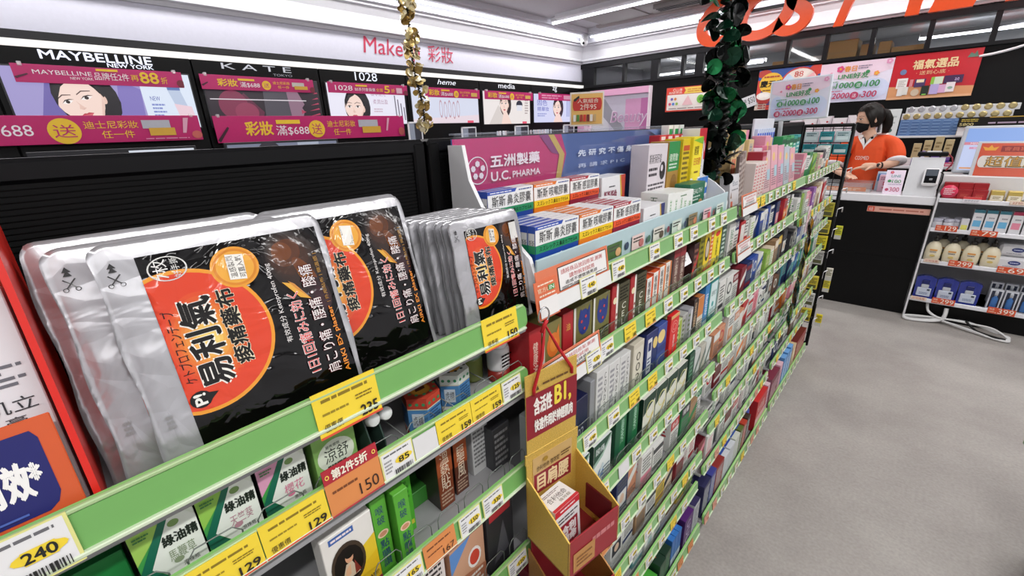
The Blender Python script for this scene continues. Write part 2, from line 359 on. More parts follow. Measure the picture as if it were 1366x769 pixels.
# cardboard boxes stored behind the high windows
def storebox(x0, x1, z1, y, col, lab, dep=.28):
    w = x1-x0; h = z1-2.045
    b = B(); b.box((0, 0, 0), (w, dep, h), M(col, .7, nz=.08), .004)
    b.art((0, 0, 0), X3, Z3, w, h, [('r', .0, .46, 1, .54, 'a98d5c'), ('l', .62, .12, .92, .3, 2, '6b5230'), ('r', .1, .1, .25, .3, '8f7446')], eps=.0006)
    b.art((0, 0, h), X3, Y3, w, dep, [('r', 0, .45, 1, .55, 'c9b48a')], eps=.0006)
    o = b.build('cardboard_box'); o.location = (x0, y, 2.045); tag(o, lab, 'box', 'cartons stored behind the high windows')
storebox(-1.03, -.77, 2.275, 6.16, 'b08f58', 'tall brown cardboard box left of the mullion behind the high window')
storebox(-.745, -.64, 2.215, 6.2, 'ab8a55', 'small brown cardboard box right beside the tallest stored box')
storebox(-.60, -.50, 2.22, 6.2, 'b6955f', 'brown cardboard box just right of the mullion above the pink poster')
storebox(-.49, -.25, 2.155, 6.18, 'a98a58', 'low wide brown cardboard box above the red gift poster')
storebox(-1.56, -1.41, 2.15, 6.22, 'b3935e', 'brown cardboard box alone behind the window left of the others')
storebox(-1.33, -1.19, 2.12, 6.2, 'aa8a52', 'flat brown cardboard box under a white packet at the window')
storebox(-1.18, -1.07, 2.16, 6.24, 'd8d6d0', 'white carton behind the high window above the wheel poster')
# ------------------------------------------------------------------ make-up wall: one black unit per brand, backlit posters, pink strips
XM = XL+.03
def Lm(h): return E(h, .95)
def face_art(u, v, s, asp, skin='*f0d5ca', hair='*17131a', lip='*b8404e', ang=0.):
    """a plain three-quarter portrait: hair, face, ear, eyes, brows, nose, lips; s is the half width of the face in u, asp = w/h of the poster"""
    ca, sa = cos(ang), sin(ang)
    def Q(pts): return [(u+s*(x*ca-y*sa), v+s*asp*(x*sa+y*ca)) for x, y in pts]
    def el(x, y, a, b, c, n=18): return ('p', Q([(x+a*cos(2*pi*k/n), y+b*sin(2*pi*k/n)) for k in range(n)]), c)
    egg = [((.98-.16*max(0, -sin(t))**2)*cos(t)*(1-.30*max(0, -sin(t))**1.5), 1.28*sin(t)) for t in [2*pi*k/28 for k in range(28)]]
    def eye(x, w): return [('p', Q([(x-w, .14), (x-.3*w, .25), (x+.4*w, .25), (x+w, .17), (x+.3*w, .08), (x-.4*w, .08)]), '*f4ecea'), el(x, .165, .36*w, .085, '*2a1c1a', 12), ('p', Q([(x-1.1*w, .14), (x-.35*w, .29), (x+.45*w, .30), (x+1.25*w, .22), (x+.45*w, .245), (x-.35*w, .235)]), '*1c1418'), ('p', Q([(x-1.2*w, .40), (x-.2*w, .52), (x+1.2*w, .45), (x+1.2*w, .49), (x-.2*w, .58), (x-1.2*w, .45)]), '*5a4440')]
    return [el(.35, .15, 1.35, 1.75, hair), el(.95, -.05, .16, .30, '*e6c2b4'), ('p', Q(egg), skin), ('p', Q([(.45, -.9), (.98, .1), (.9, -.3), (.6, -.85), (.3, -1.2)]), '*e4c2b6')] + eye(-.52, .24) + eye(.32, .27) + [
        ('p', Q([(-.20, .16), (-.16, -.1), (-.26, -.30), (-.10, -.36), (.06, -.32), (-.02, -.26), (-.10, -.1)]), '*e2bfb2'), ('p', Q([(-.22, -.33), (-.1, -.37), (.02, -.33), (-.1, -.35)]), '*b88878'),
        ('p', Q([(-.36, -.64), (-.20, -.56), (-.1, -.59), (.0, -.56), (.20, -.64), (-.08, -.66)]), lip), ('p', Q([(-.36, -.64), (-.08, -.66), (.20, -.64), (.02, -.78), (-.16, -.78)]), '*d0606c'),
        ('p', Q([(-.98, .1), (-.92, .75), (-.5, 1.25), (-.05, 1.38), (.1, 1.2), (-.4, .95), (-.75, .5)]), hair), ('p', Q([(.0, 1.32), (.5, 1.2), (.9, .7), (1.02, .0), (1.25, .2), (1.15, 1.0), (.6, 1.6), (.0, 1.6)]), hair)]

def unit(y0, y1, z0, brand, letters, art, lab):
    o = empty('makeup_unit', (XL+.001, y0, 0), 0, lab, 'display', None); w = y1-y0
    b = B(); b.box((0, .004, 0), (.028, w-.004, .9), M('080809', .5), .003); b.box((0, .004, 1.32), (.028, w-.004, 2.066), M('09090a', .4), .003); b.box((0, .004, .9), (.010, w-.004, 1.32), M('2c2a30', .5)); b.build('panel', o)
    b = B(); b.art((.030, 0, 0), Y3, Z3, 1, 1, letters, eps=.003, mg=lambda h: E(h.strip('*'), 1.15)); b.build('lettering', o)
    b = B(); f = .012
    b.box((.028, f+.02, z0), (.038, w-f-.02, 1.965), M('2a2a2e', .4), .002)
    b.art((.0385, f+.03, z0+.008), Y3, Z3, w-2*f-.06, 1.965-z0-.016, art, eps=.0006, mg=lambda h: Lm(h.strip('*'))); b.build('lightbox', o)
    b = B(); b.box((.028, .03, 1.30), (.26, w-.03, 1.32), M('1c1c1f', .3), .003); b.box((.028, .03, 1.02), (.30, w-.03, 1.04), M('1c1c1f', .3), .003); b.build('tester_shelf', o)
    return o
bl = {'bold': .012}
unit(-1.2, 0.0, 1.60, 'x', [], [('r', 0, 0, 1, 1, '*c8cce4'), ('e', .3, .4, .16, .5, '*9a86b0')], 'black make-up unit at the far left end of the wall, mostly out of view')
unit(.0, 1.005, 1.60, 'm', [('t', 'MAYBELLINE', .235, 2.008, .775, 2.056, '*e9ecff', 0, {'bold': .022}), ('t', 'NEW YORK', .535, 1.980, .775, 2.003, '*e9ecff', 0, {'bold': .022})],
     [('r', 0, 0, 1, 1, '*9d94c8'), ('p', [(0, 0), (.12, .2), (.2, .9), (.3, 0)], '*6d62a6'), ('p', [(.5, 0), (.56, .85), (.68, .7), (.66, 0)], '*7f73b8'), ('r', .68, 0, 1, 1, '*d8e2f2')] + face_art(.335, .45, .125, 2.5, ang=.28) +
     [('t', 'NEW', .72, .5, .78, .58, '*4a55a8'), ('l', .72, .2, .8, .46, 4, '*7f8cc8'), ('p', [(.82, .9), (.9, .92), (.97, .1), (.9, .08)], '*b7c4dc'), ('p', [(.86, .45), (.97, .4), (.98, .16), (.88, .18)], '*e6c9d4'), ('r', .84, .7, .92, .85, '*5f78b0')],
     'black make-up unit with a backlit portrait under bold white letters, leftmost full poster')
unit(1.005, 1.94, 1.60, 'k', [('t', 'K A T E', .19, 2.016, .70, 2.056, '*b9bac2', 0, {'bold': .004}), ('t', 'TOKYO', .55, 1.985, .70, 2.002, '*8b8b93')],
     [('r', 0, 0, 1, 1, '*241824'), ('p', [(.05, .0), (.3, .7), (.45, .3), (.4, 0)], '*5a1f3a'), ('e', .2, .45, .12, .3, '*7a2a48'), ('e', .3, .3, .1, .2, '*8a3452'), ('p', [(.45, .0), (.47, .75), (.75, .95), (.82, .5), (.8, .2), (.7, 0)], '*4a4650'), ('p', [(.68, .85), (.79, .75), (.84, .48), (.81, .4), (.83, .32), (.78, .05), (.7, 0)], '*8a6a7e'), ('p', [(.80, .36), (.845, .31), (.80, .26)], '*a83a58')] +
     [('p', [(.86+.02*i, .2+.13*i), (.99, .25+.12*i), (.98, .28+.12*i)], '*b03a5a') for i in range(5)] + [('t', 'NEW', .86, .1, .93, .17, '*d8c8d0'), ('r', .02, .55, .86, .57, '*d8d0d8')],
     'dark make-up unit with a dim purple poster of a lit face in profile')
unit(1.94, 2.83, 1.60, '1', [('t', '1028', .335, 1.99, .565, 2.062, '*dfe3f2', 0, {'bold': .005})],
     [('r', 0, 0, 1, 1, '*e6e4f2')] + face_art(.3, .4, .12, 2.3) + [('e', .28, -.05, .2, .18, '*e8e0e6'), ('t', '極零歲光', .52, .72, .72, .84, '*b08aa4'), ('t', '柔潤出盈', .54, .52, .74, .64, '*b08aa4'), ('l', .54, .3, .66, .42, 2, '*c8b0c0')] + [('p', [(.84+.04*i, .1), (.855+.04*i, .1), (.85+.04*i, .75-.1*i), (.835+.04*i, .75-.1*i)], '*6a6474') for i in range(4)],
     'make-up unit with a pale portrait poster and standing pencils, left of the gold garland')
unit(2.83, 3.85, 1.60, 'h', [('t', 'heme', .40, 2.0, .66, 2.05, '*eef0fa', 0, {'shear': .3})],
     [('r', 0, 0, 1, 1, '*d3d8ea'), ('p', [(0, 0), (1, 0), (1, .25), (0, .12)], '*e4d5de')] + [('o', .40+.065*i, .42-.04*(i % 2), .024, .26, .005, '*b9929f') for i in range(5)] + [('l', .42, .76, .66, .92, 2, '*a3a8c8'), ('r', .8, .0, .9, .07, '*e2546e')],
     'make-up unit with a pale grey poster of five slim tubes, right of the gold garland')
unit(3.85, 4.79, 1.58, 'md', [('t', 'media', .32, 2.0, .62, 2.058, '*f2f3fa', 0, {'bold': .008})],
     [('r', 0, 0, 1, 1, '*e9e2e0'), ('p', [(.1, 0), (.3, .6), (.5, .0)], '*d5cdc9')] + face_art(.42, .6, .09, 2.6, hair='*2c2426') + [('p', [(.34, .0), (.39, .38), (.46, .38), (.56, .0)], '*efd5ca'), ('e', .74, .62, .07, .13, '*23283c'), ('r', .68, .42, .8, .6, '*dcdde8'), ('l', .86, .3, .94, .8, 6, '*a79a98'), ('r', .8, .0, .9, .07, '*e2546e')],
     'make-up unit with a cream poster of a woman beside a dark jar')
unit(4.79, 5.78, 1.59, 'z', [('t', 'zg', .46, 1.99, .56, 2.06, '*e4e4ec')],
     [('r', 0, 0, 1, 1, '*cfd3f0'), ('t', '固色', .08, .6, .32, .8, '*4352b4'), ('t', '精華妝', .08, .4, .36, .56, '*4352b4'), ('l', .08, .2, .3, .34, 2, '*8791cc')] + face_art(.56, .5, .1, 2.4) + [('p', [(.46, 0), (.52, .3), (.62, .3), (.7, 0)], '*efd3cb')] + [('r', .8+.05*i, .2, .83+.05*i, .85, '*9aa4d4') for i in range(3)],
     'rightmost make-up unit with a lilac blue poster next to the far wall')
# pink promotion strips clipped over the lightboxes
P1, YL, WT = 'c21c6a', 'f3c832', 'f6eef4'
def strip(y0, y1, z0, z1, items, lab, x=XM+.05):
    w, h = y1-y0, z1-z0; b = B(); b.box((0, 0, 0), (.003, w, h), M(P1, .3), .001); b.art((.0032, 0, 0), Y3, Z3, w, h, items, eps=.0007, mg=lambda k: M(k, .35))
    o = b.build('promotion_strip'); o.location = (x, y0, z0)
    tag(o, lab, 'sign', None)
    c = B()
    for y in (.03, w-.05): c.box((-.022, y, h-.012), (.006, y+.02, h+.012), GLASS('ffffff', .3), .002)
    c.build('clip', o); return o
strip(.095, .915, 1.868, 1.968, [('t', 'MAYBELLINE', .10, .48, .42, .72, WT), ('t', 'NEW YORK', .29, .24, .42, .40, WT), ('r', .45, .80, .58, .93, YL), ('t', '品牌任2件', .43, .28, .64, .72, WT), ('t', '再', .65, .3, .70, .66, YL), ('t', '88', .71, .2, .83, .86, YL, 0, {'bold': .02}), ('t', '折', .845, .2, .89, .62, YL), ('e', .98, .25, .03, .24, '7a2036'), ('p', [(.0, .3), (.07, .5), (.075, .44), (.01, .2)], '4a1230')], 'pink strip with white letters and a large yellow 88, top left of the make-up wall')
strip(1.022, 1.85, 1.866, 1.966, [('t', '彩妝', .13, .25, .29, .75, YL, 0, {'bold': .02}), ('r', .30, .68, .44, .82, YL), ('t', '滿$688', .31, .2, .48, .6, WT), ('c', .54, .42, .04, YL), ('t', '送', .515, .25, .565, .6, P1), ('t', '迪士尼彩妝', .60, .52, .76, .74, YL), ('t', '任一件', .64, .22, .75, .44, YL), ('r', .78, .4, .90, .72, 'c9c4bd'), ('r', .80, .2, .93, .46, 'd8a83a'), ('e', .98, .22, .028, .22, '7a2036'), ('p', [(.0, .3), (.05, .5), (.055, .44), (.01, .2)], '4a1230')], 'pink strip with a yellow circle over the dim purple poster, upper row')
strip(1.975, 2.80, 1.874, 1.962, [('t', '1028', .08, .25, .28, .72, WT, 0, {'bold': .01}), ('t', 'B5系列會員價', .31, .25, .56, .58, WT), ('r', .32, .68, .46, .84, YL), ('t', '全面', .57, .25, .66, .58, YL), ('t', '5', .68, .15, .75, .85, YL, 0, {'bold': .025}), ('t', '折', .77, .2, .82, .6, YL), ('r', .84, .15, .92, .7, 'e2b4c4'), ('e', .97, .25, .028, .22, '7a2036')], 'pink strip with white numerals and a big yellow 5 just left of the gold garland')
def mini(y0, y1, lab):
    strip(y0, y1, 1.866, 1.96, [('t', '彩妝', .06, .2, .24, .8, YL, 0, {'bold': .02}), ('t', '滿$688', .26, .15, .48, .6, WT), ('r', .27, .68, .42, .84, YL), ('c', .54, .4, .045, YL), ('t', '送', .515, .22, .565, .58, P1), ('t', '迪士尼彩妝', .61, .5, .8, .74, YL), ('t', '任一件', .64, .18, .76, .42, YL), ('r', .82, .2, .94, .62, 'd8b05a')], lab)
mini(3.02, 3.80, 'small pink strip with yellow letters over the poster of slim tubes')
mini(3.88, 4.76, 'small pink strip with yellow letters over the cream poster of a woman')
strip(4.88, 5.73, 1.88, 1.965, [('l', .08, .15, .6, .85, 2, 'e9a9c4'), ('r', .66, .2, .9, .8, 'd8a3b8')], 'faded pink strip at the far right end of the make-up wall', XM+.05)
strip(-1.15, .945, 1.52, 1.686, [('t', '$688', .505, .25, .59, .68, WT), ('c', .655, .45, .036, YL), ('t', '送', .63, .22, .68, .68, P1), ('t', '迪士尼彩妝', .70, .52, .83, .80, YL), ('t', '任一件', .735, .16, .815, .44, YL), ('r', .84, .5, .915, .82, 'b9bac4'), ('r', .855, .22, .925, .52, 'd8a83a'), ('p', [(.945, .3), (.955, .9), (.97, .9), (.955, .3)], 'e4a9c0'), ('e', .985, .22, .015, .16, 'c8625a'), ('l', .84, .06, .96, .14, 1, 'e58cb4')], 'wide pink strip with a yellow circle, lower row at the left edge', XM+.06)
strip(1.035, 2.71, 1.49, 1.682, [('t', '彩妝', .125, .25, .245, .78, YL, 0, {'bold': .02}), ('t', '滿$688', .26, .2, .42, .62, WT), ('r', .265, .68, .38, .84, YL), ('c', .462, .45, .042, YL), ('t', '送', .435, .22, .489, .68, P1), ('t', '迪士尼彩妝', .52, .52, .68, .80, YL), ('t', '任一件', .55, .16, .65, .44, YL), ('r', .70, .5, .82, .82, 'b9bac4'), ('r', .72, .22, .835, .52, 'd8a83a'), ('p', [(.87, .3), (.885, .9), (.90, .9), (.88, .3)], 'e4a9c0'), ('e', .975, .25, .02, .2, 'c8625a'), ('p', [(.0, .1), (.05, .6), (.056, .55), (.01, .02)], '3a1024')], 'wide pink strip with large yellow letters, lower row behind the dark panel top', XM+.06)
# framed testers, lipstick trays on the shelves in front
def tester(y, z, w, h, lab, x=XL+.20):
    o = empty('tester_frame', (x, y, 1.321), 0, lab, 'display frame')
    b = B(); b.box((-.02, -.0, 0), (.02, w, .012), M('d8d8dc', .3), .003); b.box((-.004, w*.3, .01), (.004, w*.7, z-1.321), M('c8c8cc', .3), .001); b.build('stand', o)
    b = B(); t = .014; zz = z-1.321
    for p, q in (((0, zz), (w, zz+t)), ((0, zz+h-t), (w, zz+h)), ((0, zz), (t, zz+h)), ((w-t, zz), (w, zz+h))): b.box((-.008, p[0], p[1]), (.008, q[0], q[1]), M('eeeef2', .3), .002)
    b.build('frame', o)
    b = B(); b.box((-.004, t, zz+t), (.002, w-t, zz+h-t), E('c4cbe0', .35), 0); b.box((.0021, w*.45, zz+t), (.0023, w-t, zz+h-t), M('3a3c46', .3)); b.build('card', o)
    return o
tester(2.68, 1.43, .17, .19, 'white framed card beside the foot of the gold garland')
tester(3.38, 1.40, .22, .16, 'white framed card below the poster of slim tubes')
tester(4.26, 1.36, .26, .20, 'white framed card below the cream poster')
tester(5.28, 1.36, .26, .20, 'white framed card at the right end of the make-up shelf')
def tray(y, w, lab, n):
    o = empty('lipstick_tray', (XL+.15, y, 1.322), 0, lab, 'tray')
    b = B(); b.box((-.05, 0, 0), (.05, w, .10), M('19191c', .3), .004); b.build('base', o)
    rr = random.Random(n)
    b = B()
    for i in range(n):
        yy = .02+(w-.04)*i/(n-1); b.lathe([(.011, .10), (.011, .15), (.009, .152), (.009, .17+rr.random()*.012), (.002, .185)], M(rr.choice(['d8d8de', 'c9b8bc', 'b9bcc8', '2b2b30']), .25), (0, yy, 0), 8)
    b.build('lipstick_row', o)['kind'] = 'stuff'
tray(3.98, .24, 'black tray of lipsticks left of the framed card under the cream poster', 9)
tray(4.58, .50, 'long black tray of lipsticks between the two right framed cards', 16)
b = B(); b.box((0, 0, 0), (.02, .85, .16), M('202026', .4), .003); b.art((.0205, 0, 0), Y3, Z3, .85, .16, [('r', .02, .1, .3, .8, '*c3c9d8'), ('t', 'NATURAL', .04, .35, .28, .6, '*7a8296'), ('r', .34, .2, .5, .7, '*5a4046'), ('r', .55, .1, .98, .9, '*dfe6f2'), ('t', 'ULTIMAT', .62, .35, .9, .6, '*8ca0c0')], eps=.001, mg=lambda h: E(h.strip('*'), .8))
o = b.build('shelf_screen'); o.location = (XL+.14, .02, 1.321); tag(o, 'low lit screen strip peeking above the dark panel at the left edge', 'screen')
b = B(); b.box((0, 0, 0), (.02, .9, .17), M('202026', .4), .003); b.art((.0205, 0, 0), Y3, Z3, .9, .17, [('r', .02, .1, .98, .9, '*8c93ac'), ('e', .35, .5, .1, .5, '*3a3440'), ('r', .6, .1, .8, .9, '*c3cce0')], eps=.001, mg=lambda h: E(h.strip('*'), .6))
o = b.build('shelf_screen'); o.location = (XL+.14, 1.05, 1.321); tag(o, 'low lit screen strip peeking above the panel below the wide pink strip', 'screen')
# the pink booth board and the pink panel in the corner
b = B(); b.box((0, 0, 0), (.72, .03, 1.98), M('e6a8cd', .4), .004); o = b.build('pink_board'); o.location = (-3.99, 5.80, 0); tag(o, 'plain pink board standing in the corner by the make-up wall', 'board')
o = empty('backdrop_board', (-3.26, 5.0, 0), 0, 'pink framed backdrop board with outlined lettering before the dark far wall', 'board')
b = B(); w = .80
b.box((0, 0, 0), (.02, .06, 1.93), M('f0d5e6', .4), .002); b.box((w-.02, 0, 0), (w, .06, 1.93), M('f3e3ee', .4), .002); b.box((.02, 0, 1.86), (w-.02, .06, 1.93), M('eeb0d4', .4), .002); b.box((0, 0, 0), (w, .06, .1), M('eeb0d4', .4), .002); b.build('frame', o)
b = B(); b.box((.02, .02, .1), (w-.02, .045, 1.86), M('c9c2d4', .45)); b.art((.02, .02, .1), X3, Z3, w-.04, 1.76, [('p', [(0, .4), (.45, .4), (.3, .9), (0, 1)], 'd6d4de'), ('p', [(0, 1), (.25, .98), (.62, .78), (.62, .7), (.1, .92)], '9a98a4'), ('r', .62, .0, 1, .97, 'd79cc4'), ('r', .88, 0, 1, .97, 'c070a8'), ('p', [(.2, .4), (.62, .4), (.62, .82)], 'bdb9cc'), ('t', 'Beauty', .36, .80, 1.0, .90, 'ecdcea', 0, {'shear': .2}), ('t', 'Beauty', .375, .805, .985, .895, 'c49cc0', 0, {'shear': .2, 'bold': -.012}), ('t', 'Festival', .36, .66, 1.0, .75, 'ecdcea', 0, {'shear': .2})], eps=.001); b.build('picture', o)
# posters and flyers on the dark far wall
def k38(x, z): return x*1.0383, 1.5+(z-1.5)*1.0383
def poster(x0, z0, x1, z1, base, items, lab, name='poster', y=YF-.012, tilt=0., mg=None, cat='poster'):
    x0, z0 = k38(x0, z0); x1, z1 = k38(x1, z1); w, h = x1-x0, z1-z0
    b = B(); b.box((0, -.002, 0), (w, .002, h), M(base, .3), .0008); b.art((0, -.002, 0), X3, Z3, w, h, items, eps=.0006, mg=lambda k: M(k, .35))
    o = b.build(name); o.location = (x0, y, z0); o.rotation_euler = (0, tilt, 0); return tag(o, lab, cat)
def flower(u, v, s, asp, c, d): return [('e', u+s*.6*cos(i*1.257), v+s*.6*asp*sin(i*1.257), s*.5, s*.5*asp, c) for i in range(5)] + [('e', u, v, s*.35, s*.35*asp, d)]
GREEN, ROSE = '3f8f56', 'b93a62'
def line_art(asp):
    return [('p', [(0, 0), (1, 0), (1, .4), (0, .55)], 'dbdcf2'), ('p', [(0, .7), (.5, .5), (1, .75), (1, 1), (0, 1)], 'f0d9e9'), ('e', .1, .35, .12, .2*asp, 'cfd9f6'), ('e', .8, .3, .2, .25, 'd3dcf6')] + flower(.29, .84, .05, asp, 'd84f88', 'f2b23c') + flower(.80, .67, .035, asp, 'f0a050', 'e8d040') + flower(.94, .93, .04, asp, 'eaa0c8', 'f6d6e4') + flower(.17, .74, .02, asp, 'e88ab4', 'f2b23c') + [
        ('t', '春日', .35, .76, .52, .90, 'e0933c', 0, {'bold': .02}), ('l', .54, .8, .72, .9, 2, '8a7f95'), ('e', .68, .72, .03, .03*asp, GREEN), ('t', 'LINE好友', .28, .58, .70, .72, GREEN, 0, {'bold': .02}), ('l', .1, .5, .3, .54, 1, GREEN),
        ('e', .17, .41, .055, .055*asp, GREEN), ('t', '滿', .14, .36, .20, .46, 'e8eef6'), ('t', '$', .235, .36, .265, .43, GREEN), ('t', '1000', .27, .35, .52, .49, GREEN, 0, {'bold': .02, 'shear': .1}), ('e', .59, .41, .055, .055*asp, GREEN), ('t', '送', .56, .36, .62, .46, 'e8eef6'), ('t', '$', .655, .36, .685, .43, GREEN), ('t', '100', .69, .35, .87, .50, GREEN, 0, {'bold': .02, 'shear': .1}), ('r', .12, .315, .88, .322, 'a9b6cc'),
        ('l', .1, .26, .38, .30, 1, ROSE), ('e', .14, .15, .06, .06*asp, ROSE), ('t', '滿', .11, .1, .17, .2, 'f2e8f0'), ('t', '$', .21, .1, .24, .17, ROSE), ('t', '2000', .245, .09, .49, .23, ROSE, 0, {'bold': .025, 'shear': .1}), ('e', .56, .15, .06, .06*asp, ROSE), ('t', '送', .53, .1, .59, .2, 'f2e8f0'), ('t', '$', .63, .1, .66, .17, ROSE), ('t', '300', .665, .09, .86, .24, ROSE, 0, {'bold': .025, 'shear': .1})]
poster(-1.56, 1.625, -.985, 2.03, '2c55a8', [('e', .1, .9, .12, .1, 'c8443c'), ('e', .94, .9, .12, .12, 'd8483c'), ('e', .0, .55, .08, .2, 'd8483c'), ('r', 0, 0, .2, .3, 'e8d6c8'), ('e', .23, .66, .2, .26, 'f0c23c'), ('t', '慶元宵', .05, .57, .44, .73, '1c1a18', 0, {'bold': .02}), ('l', .1, .78, .36, .86, 1, 'b8452e'), ('l', .1, .46, .36, .52, 1, '8a5a28'), ('e', .69, .62, .3, .37, 'c9443c'), ('e', .69, .62, .275, .335, 'f2e6dc'), ('p', [(.69, .62), (.42, .72), (.41, .55), (.5, .4)], '9cc2e4'), ('p', [(.69, .62), (.9, .85), (.96, .62)], 'eeb2b8'), ('p', [(.69, .62), (.5, .86), (.42, .72)], 'c4daf0'), ('p', [(.69, .62), (.66, .95), (.87, .88)], 'f4ece4'), ('t', '88', .60, .76, .74, .89, 'c83a30'), ('t', '9', .47, .6, .53, .72, 'c83a6a'), ('e', .69, .60, .055, .07, '201c1c'), ('e', .14, .3, .15, .13, 'a8322e'), ('e', .14, .35, .13, .1, 'f2ece4'), ('e', .1, .36, .05, .05, 'fbf8f2'), ('e', .18, .36, .05, .05, 'fbf8f2'), ('r', .2, 0, 1, .12, 'd8483c'), ('l', .06, .02, .4, .2, 3, 'a8322e')], 'blue and red festival poster with a prize wheel and a yellow disc')
poster(-.985, 1.66, -.412, 2.022, 'e8e4f4', line_art(1.55), 'large pastel message poster on the far wall, between the wheel poster and the red one')
poster(-.410, 1.653, .166, 2.03, 'c2222e', [('p', [(0, 0), (1, 0), (1, .22), (0, .3)], 'd99a6a'), ('p', [(0, .0), (1, .0), (1, .05), (0, .05)], 'e4ae84'), ('t', '福氣選品', .24, .66, .76, .86, 'e7cf9e', 0, {'bold': .025}), ('t', '· 送到心底 ·', .3, .53, .68, .62, 'e4c896'), ('p', [(.84, .82), (.87, .92), (.91, .88), (.93, .95), (.96, .82)], '5f7a68'), ('e', .14, .62, .04, .06, '6f7fa8'), ('r', .09, .25, .22, .48, 'e9e6e2'), ('l', .11, .28, .2, .44, 4, 'b9b2ac'), ('r', .25, .28, .29, .44, 'd88a8e'), ('r', .31, .26, .44, .44, '4a3564'), ('r', .33, .36, .42, .43, 'ead9b8'), ('r', .5, .3, .64, .46, 'cfe0c4'), ('r', .5, .3, .54, .46, '8cc04a'), ('r', .65, .3, .86, .47, '43244e'), ('t', 'ae', .77, .35, .82, .41, 'c8b0d8'), ('r', .12, .08, .19, .27, 'e0ddd8'), ('r', .18, .1, .25, .28, 'dad8d2'), ('e', .34, .14, .05, .08, 'c9b8a0'), ('r', .41, .07, .50, .28, '1f2a22'), ('r', .43, .07, .48, .1, '7ac050'), ('r', .51, .08, .61, .3, 'b7a8d8'), ('r', .61, .1, .7, .28, 'd8a8cc'), ('r', .69, .11, .79, .32, 'e9dfe2'), ('e', .74, .2, .03, .03, '8fae9c')], 'red gift poster with gold letters and rows of pictured gift boxes')
poster(-2.612, 1.66, -2.05, 1.94, 'd84a3a', [('r', .03, .06, .97, .70, 'f4ece6'), ('r', .02, .72, .4, .97, 'e8432f'), ('t', 'CLUB', .15, .84, .36, .94, 'fbeee0'), ('t', '超級商品', .06, .74, .36, .83, 'fbeee0'), ('p', [(.4, .72), (.44, .85), (.4, .97), (1, .97), (1, .72)], 'f3d45e'), ('l', .48, .76, .94, .92, 2, 'd88c3a'), ('c', .14, .52, .03, '7a62b8'), ('c', .22, .52, .03, 'd88a4a'), ('c', .1, .32, .03, 'd85a7a'), ('c', .18, .32, .03, '5a8ad8'), ('c', .26, .32, .03, '9ac05a'), ('p', [(.38, .25), (.5, .65), (.62, .25)], 'f0c4c8'), ('e', .78, .46, .08, .17, '7ac24a'), ('e', .78, .46, .04, .08, '5a9a3a'), ('l', .08, .1, .9, .16, 1, '9a8a84')], 'red edged flyer with a yellow heading and small pictured goods, left of the green garland', 'flyer')
poster(-1.735, 1.62, -1.525, 1.74, 'dedee2', [('t', '$50', .62, .22, .96, .82, '3a3a40', 0, {'bold': .01}), ('t', '超商取貨', .08, .45, .55, .8, '3a3a40'), ('l', .08, .15, .55, .4, 2, '85858c')], 'small white tilted tag marked 50 on the dark far wall', 'paper_tag', YF-.03, RD(-18), cat='tag')
# the orange shop name: thick slanted letters on the front of the window band
sg = empty('shop_sign', (0, 5.50, 2.27), 0, 'huge orange slanted letters hung across the window band above the counter', 'sign')
for ch, x0, x1 in (('C', -2.19, -1.68), ('O', -1.79, -1.24), ('S', -1.42, -1.02), ('M', -.91, -.28), ('E', -.25, .13), ('D', .19, .70)):
    gv, gf = glyphs(ch, .028, .28, .1)
    if ch == 'M':   # splayed legs with a short middle
        b = B(); OM = M('f0531c', .3)
        for q in ([(x0, .043), (x0+.07, .043), (x0+.20, .488), (x0+.11, .488)], [(x1-.12, .043), (x1-.03, .043), (x1-.0, .488), (x1-.09, .488)], [(x0+.12, .488), (x0+.20, .488), (x0+.34, .25), (x0+.30, .23)], [(x1-.09, .488), (x1-.02, .488), (x0+.34, .22), (x0+.31, .25)]): b.prism([(x, -.025, z) for x, z in q], (0, .05, 0), OM)
        b.build('letter', sg); continue
    b = B(); b.add([(x0+(x1-x0)*a, -.025 if z > 0 else .025, .043+(.48 if ch in 'COS' else .445)*c) for a, c, z in gv], gf, M('f0531c', .3)); lt = b.build('letter', sg)
    if ch in 'COS': lt.location.z = -.018
b = B(); b.box((-2.2, .03, .30), (.8, .05, .33), M('222226', .4), .003)
for x in (-1.9, -1.0, .18): b.box((x-.008, .032, .3), (x+.008, .048, .515), M('d8d8dc', .4), .002)
b.build('mounting_rail', sg)
# white cable sagging along the dark wall at the right
b = B(); b.tube([(.15+.07*i, YF-.012, 1.979+.0056*i+.0024*i*i) for i in range(12)], .011, M('dcdce0', .4), 8); tag(b.build('cable'), 'white cable sagging along the dark wall right of the red poster', 'cable')
# ------------------------------------------------------------------ the long shelf: four units with green price rails
RX = -.372           # price rail plane
GREENR = '74ad60'
def rail(parent, y0, y1, z, h=.034, x=RX, round_=.010, col=GREENR):
    """green price channel: rounded ends, pale lips above and below, leaning back a little"""
    b = B(); n = 5; tl = .12
    def pl(g, x_):
        pts = []
        for cy, cz, a0 in ((y1-g, z+h-g, 0), (y0+g, z+h-g, 90), (y0+g, z+g, 180), (y1-g, z+g, 270)):
            for i in range(n+1):
                a = RD(a0+90*i/n); yy, zz = cy+g*cos(a), cz+g*sin(a); pts.append((x_-(zz-z)*tl, yy, zz))
        return pts
    b.prism(pl(round_, x), (-.006, 0, 0), M(col, .38), M('8cc870', .4))
    b.box((x-.002, y0+round_*.6, z-.0015), (x+.0035, y1-round_*.6, z+.0022), M('cfdcc0', .4), .0008)
    b.box((x-.002-h*tl, y0+round_*.6, z+h-.0025), (x+.002-h*tl, y1-round_*.6, z+h+.001), M('aac690', .4), .0008)
    return b.build('price_rail', parent)
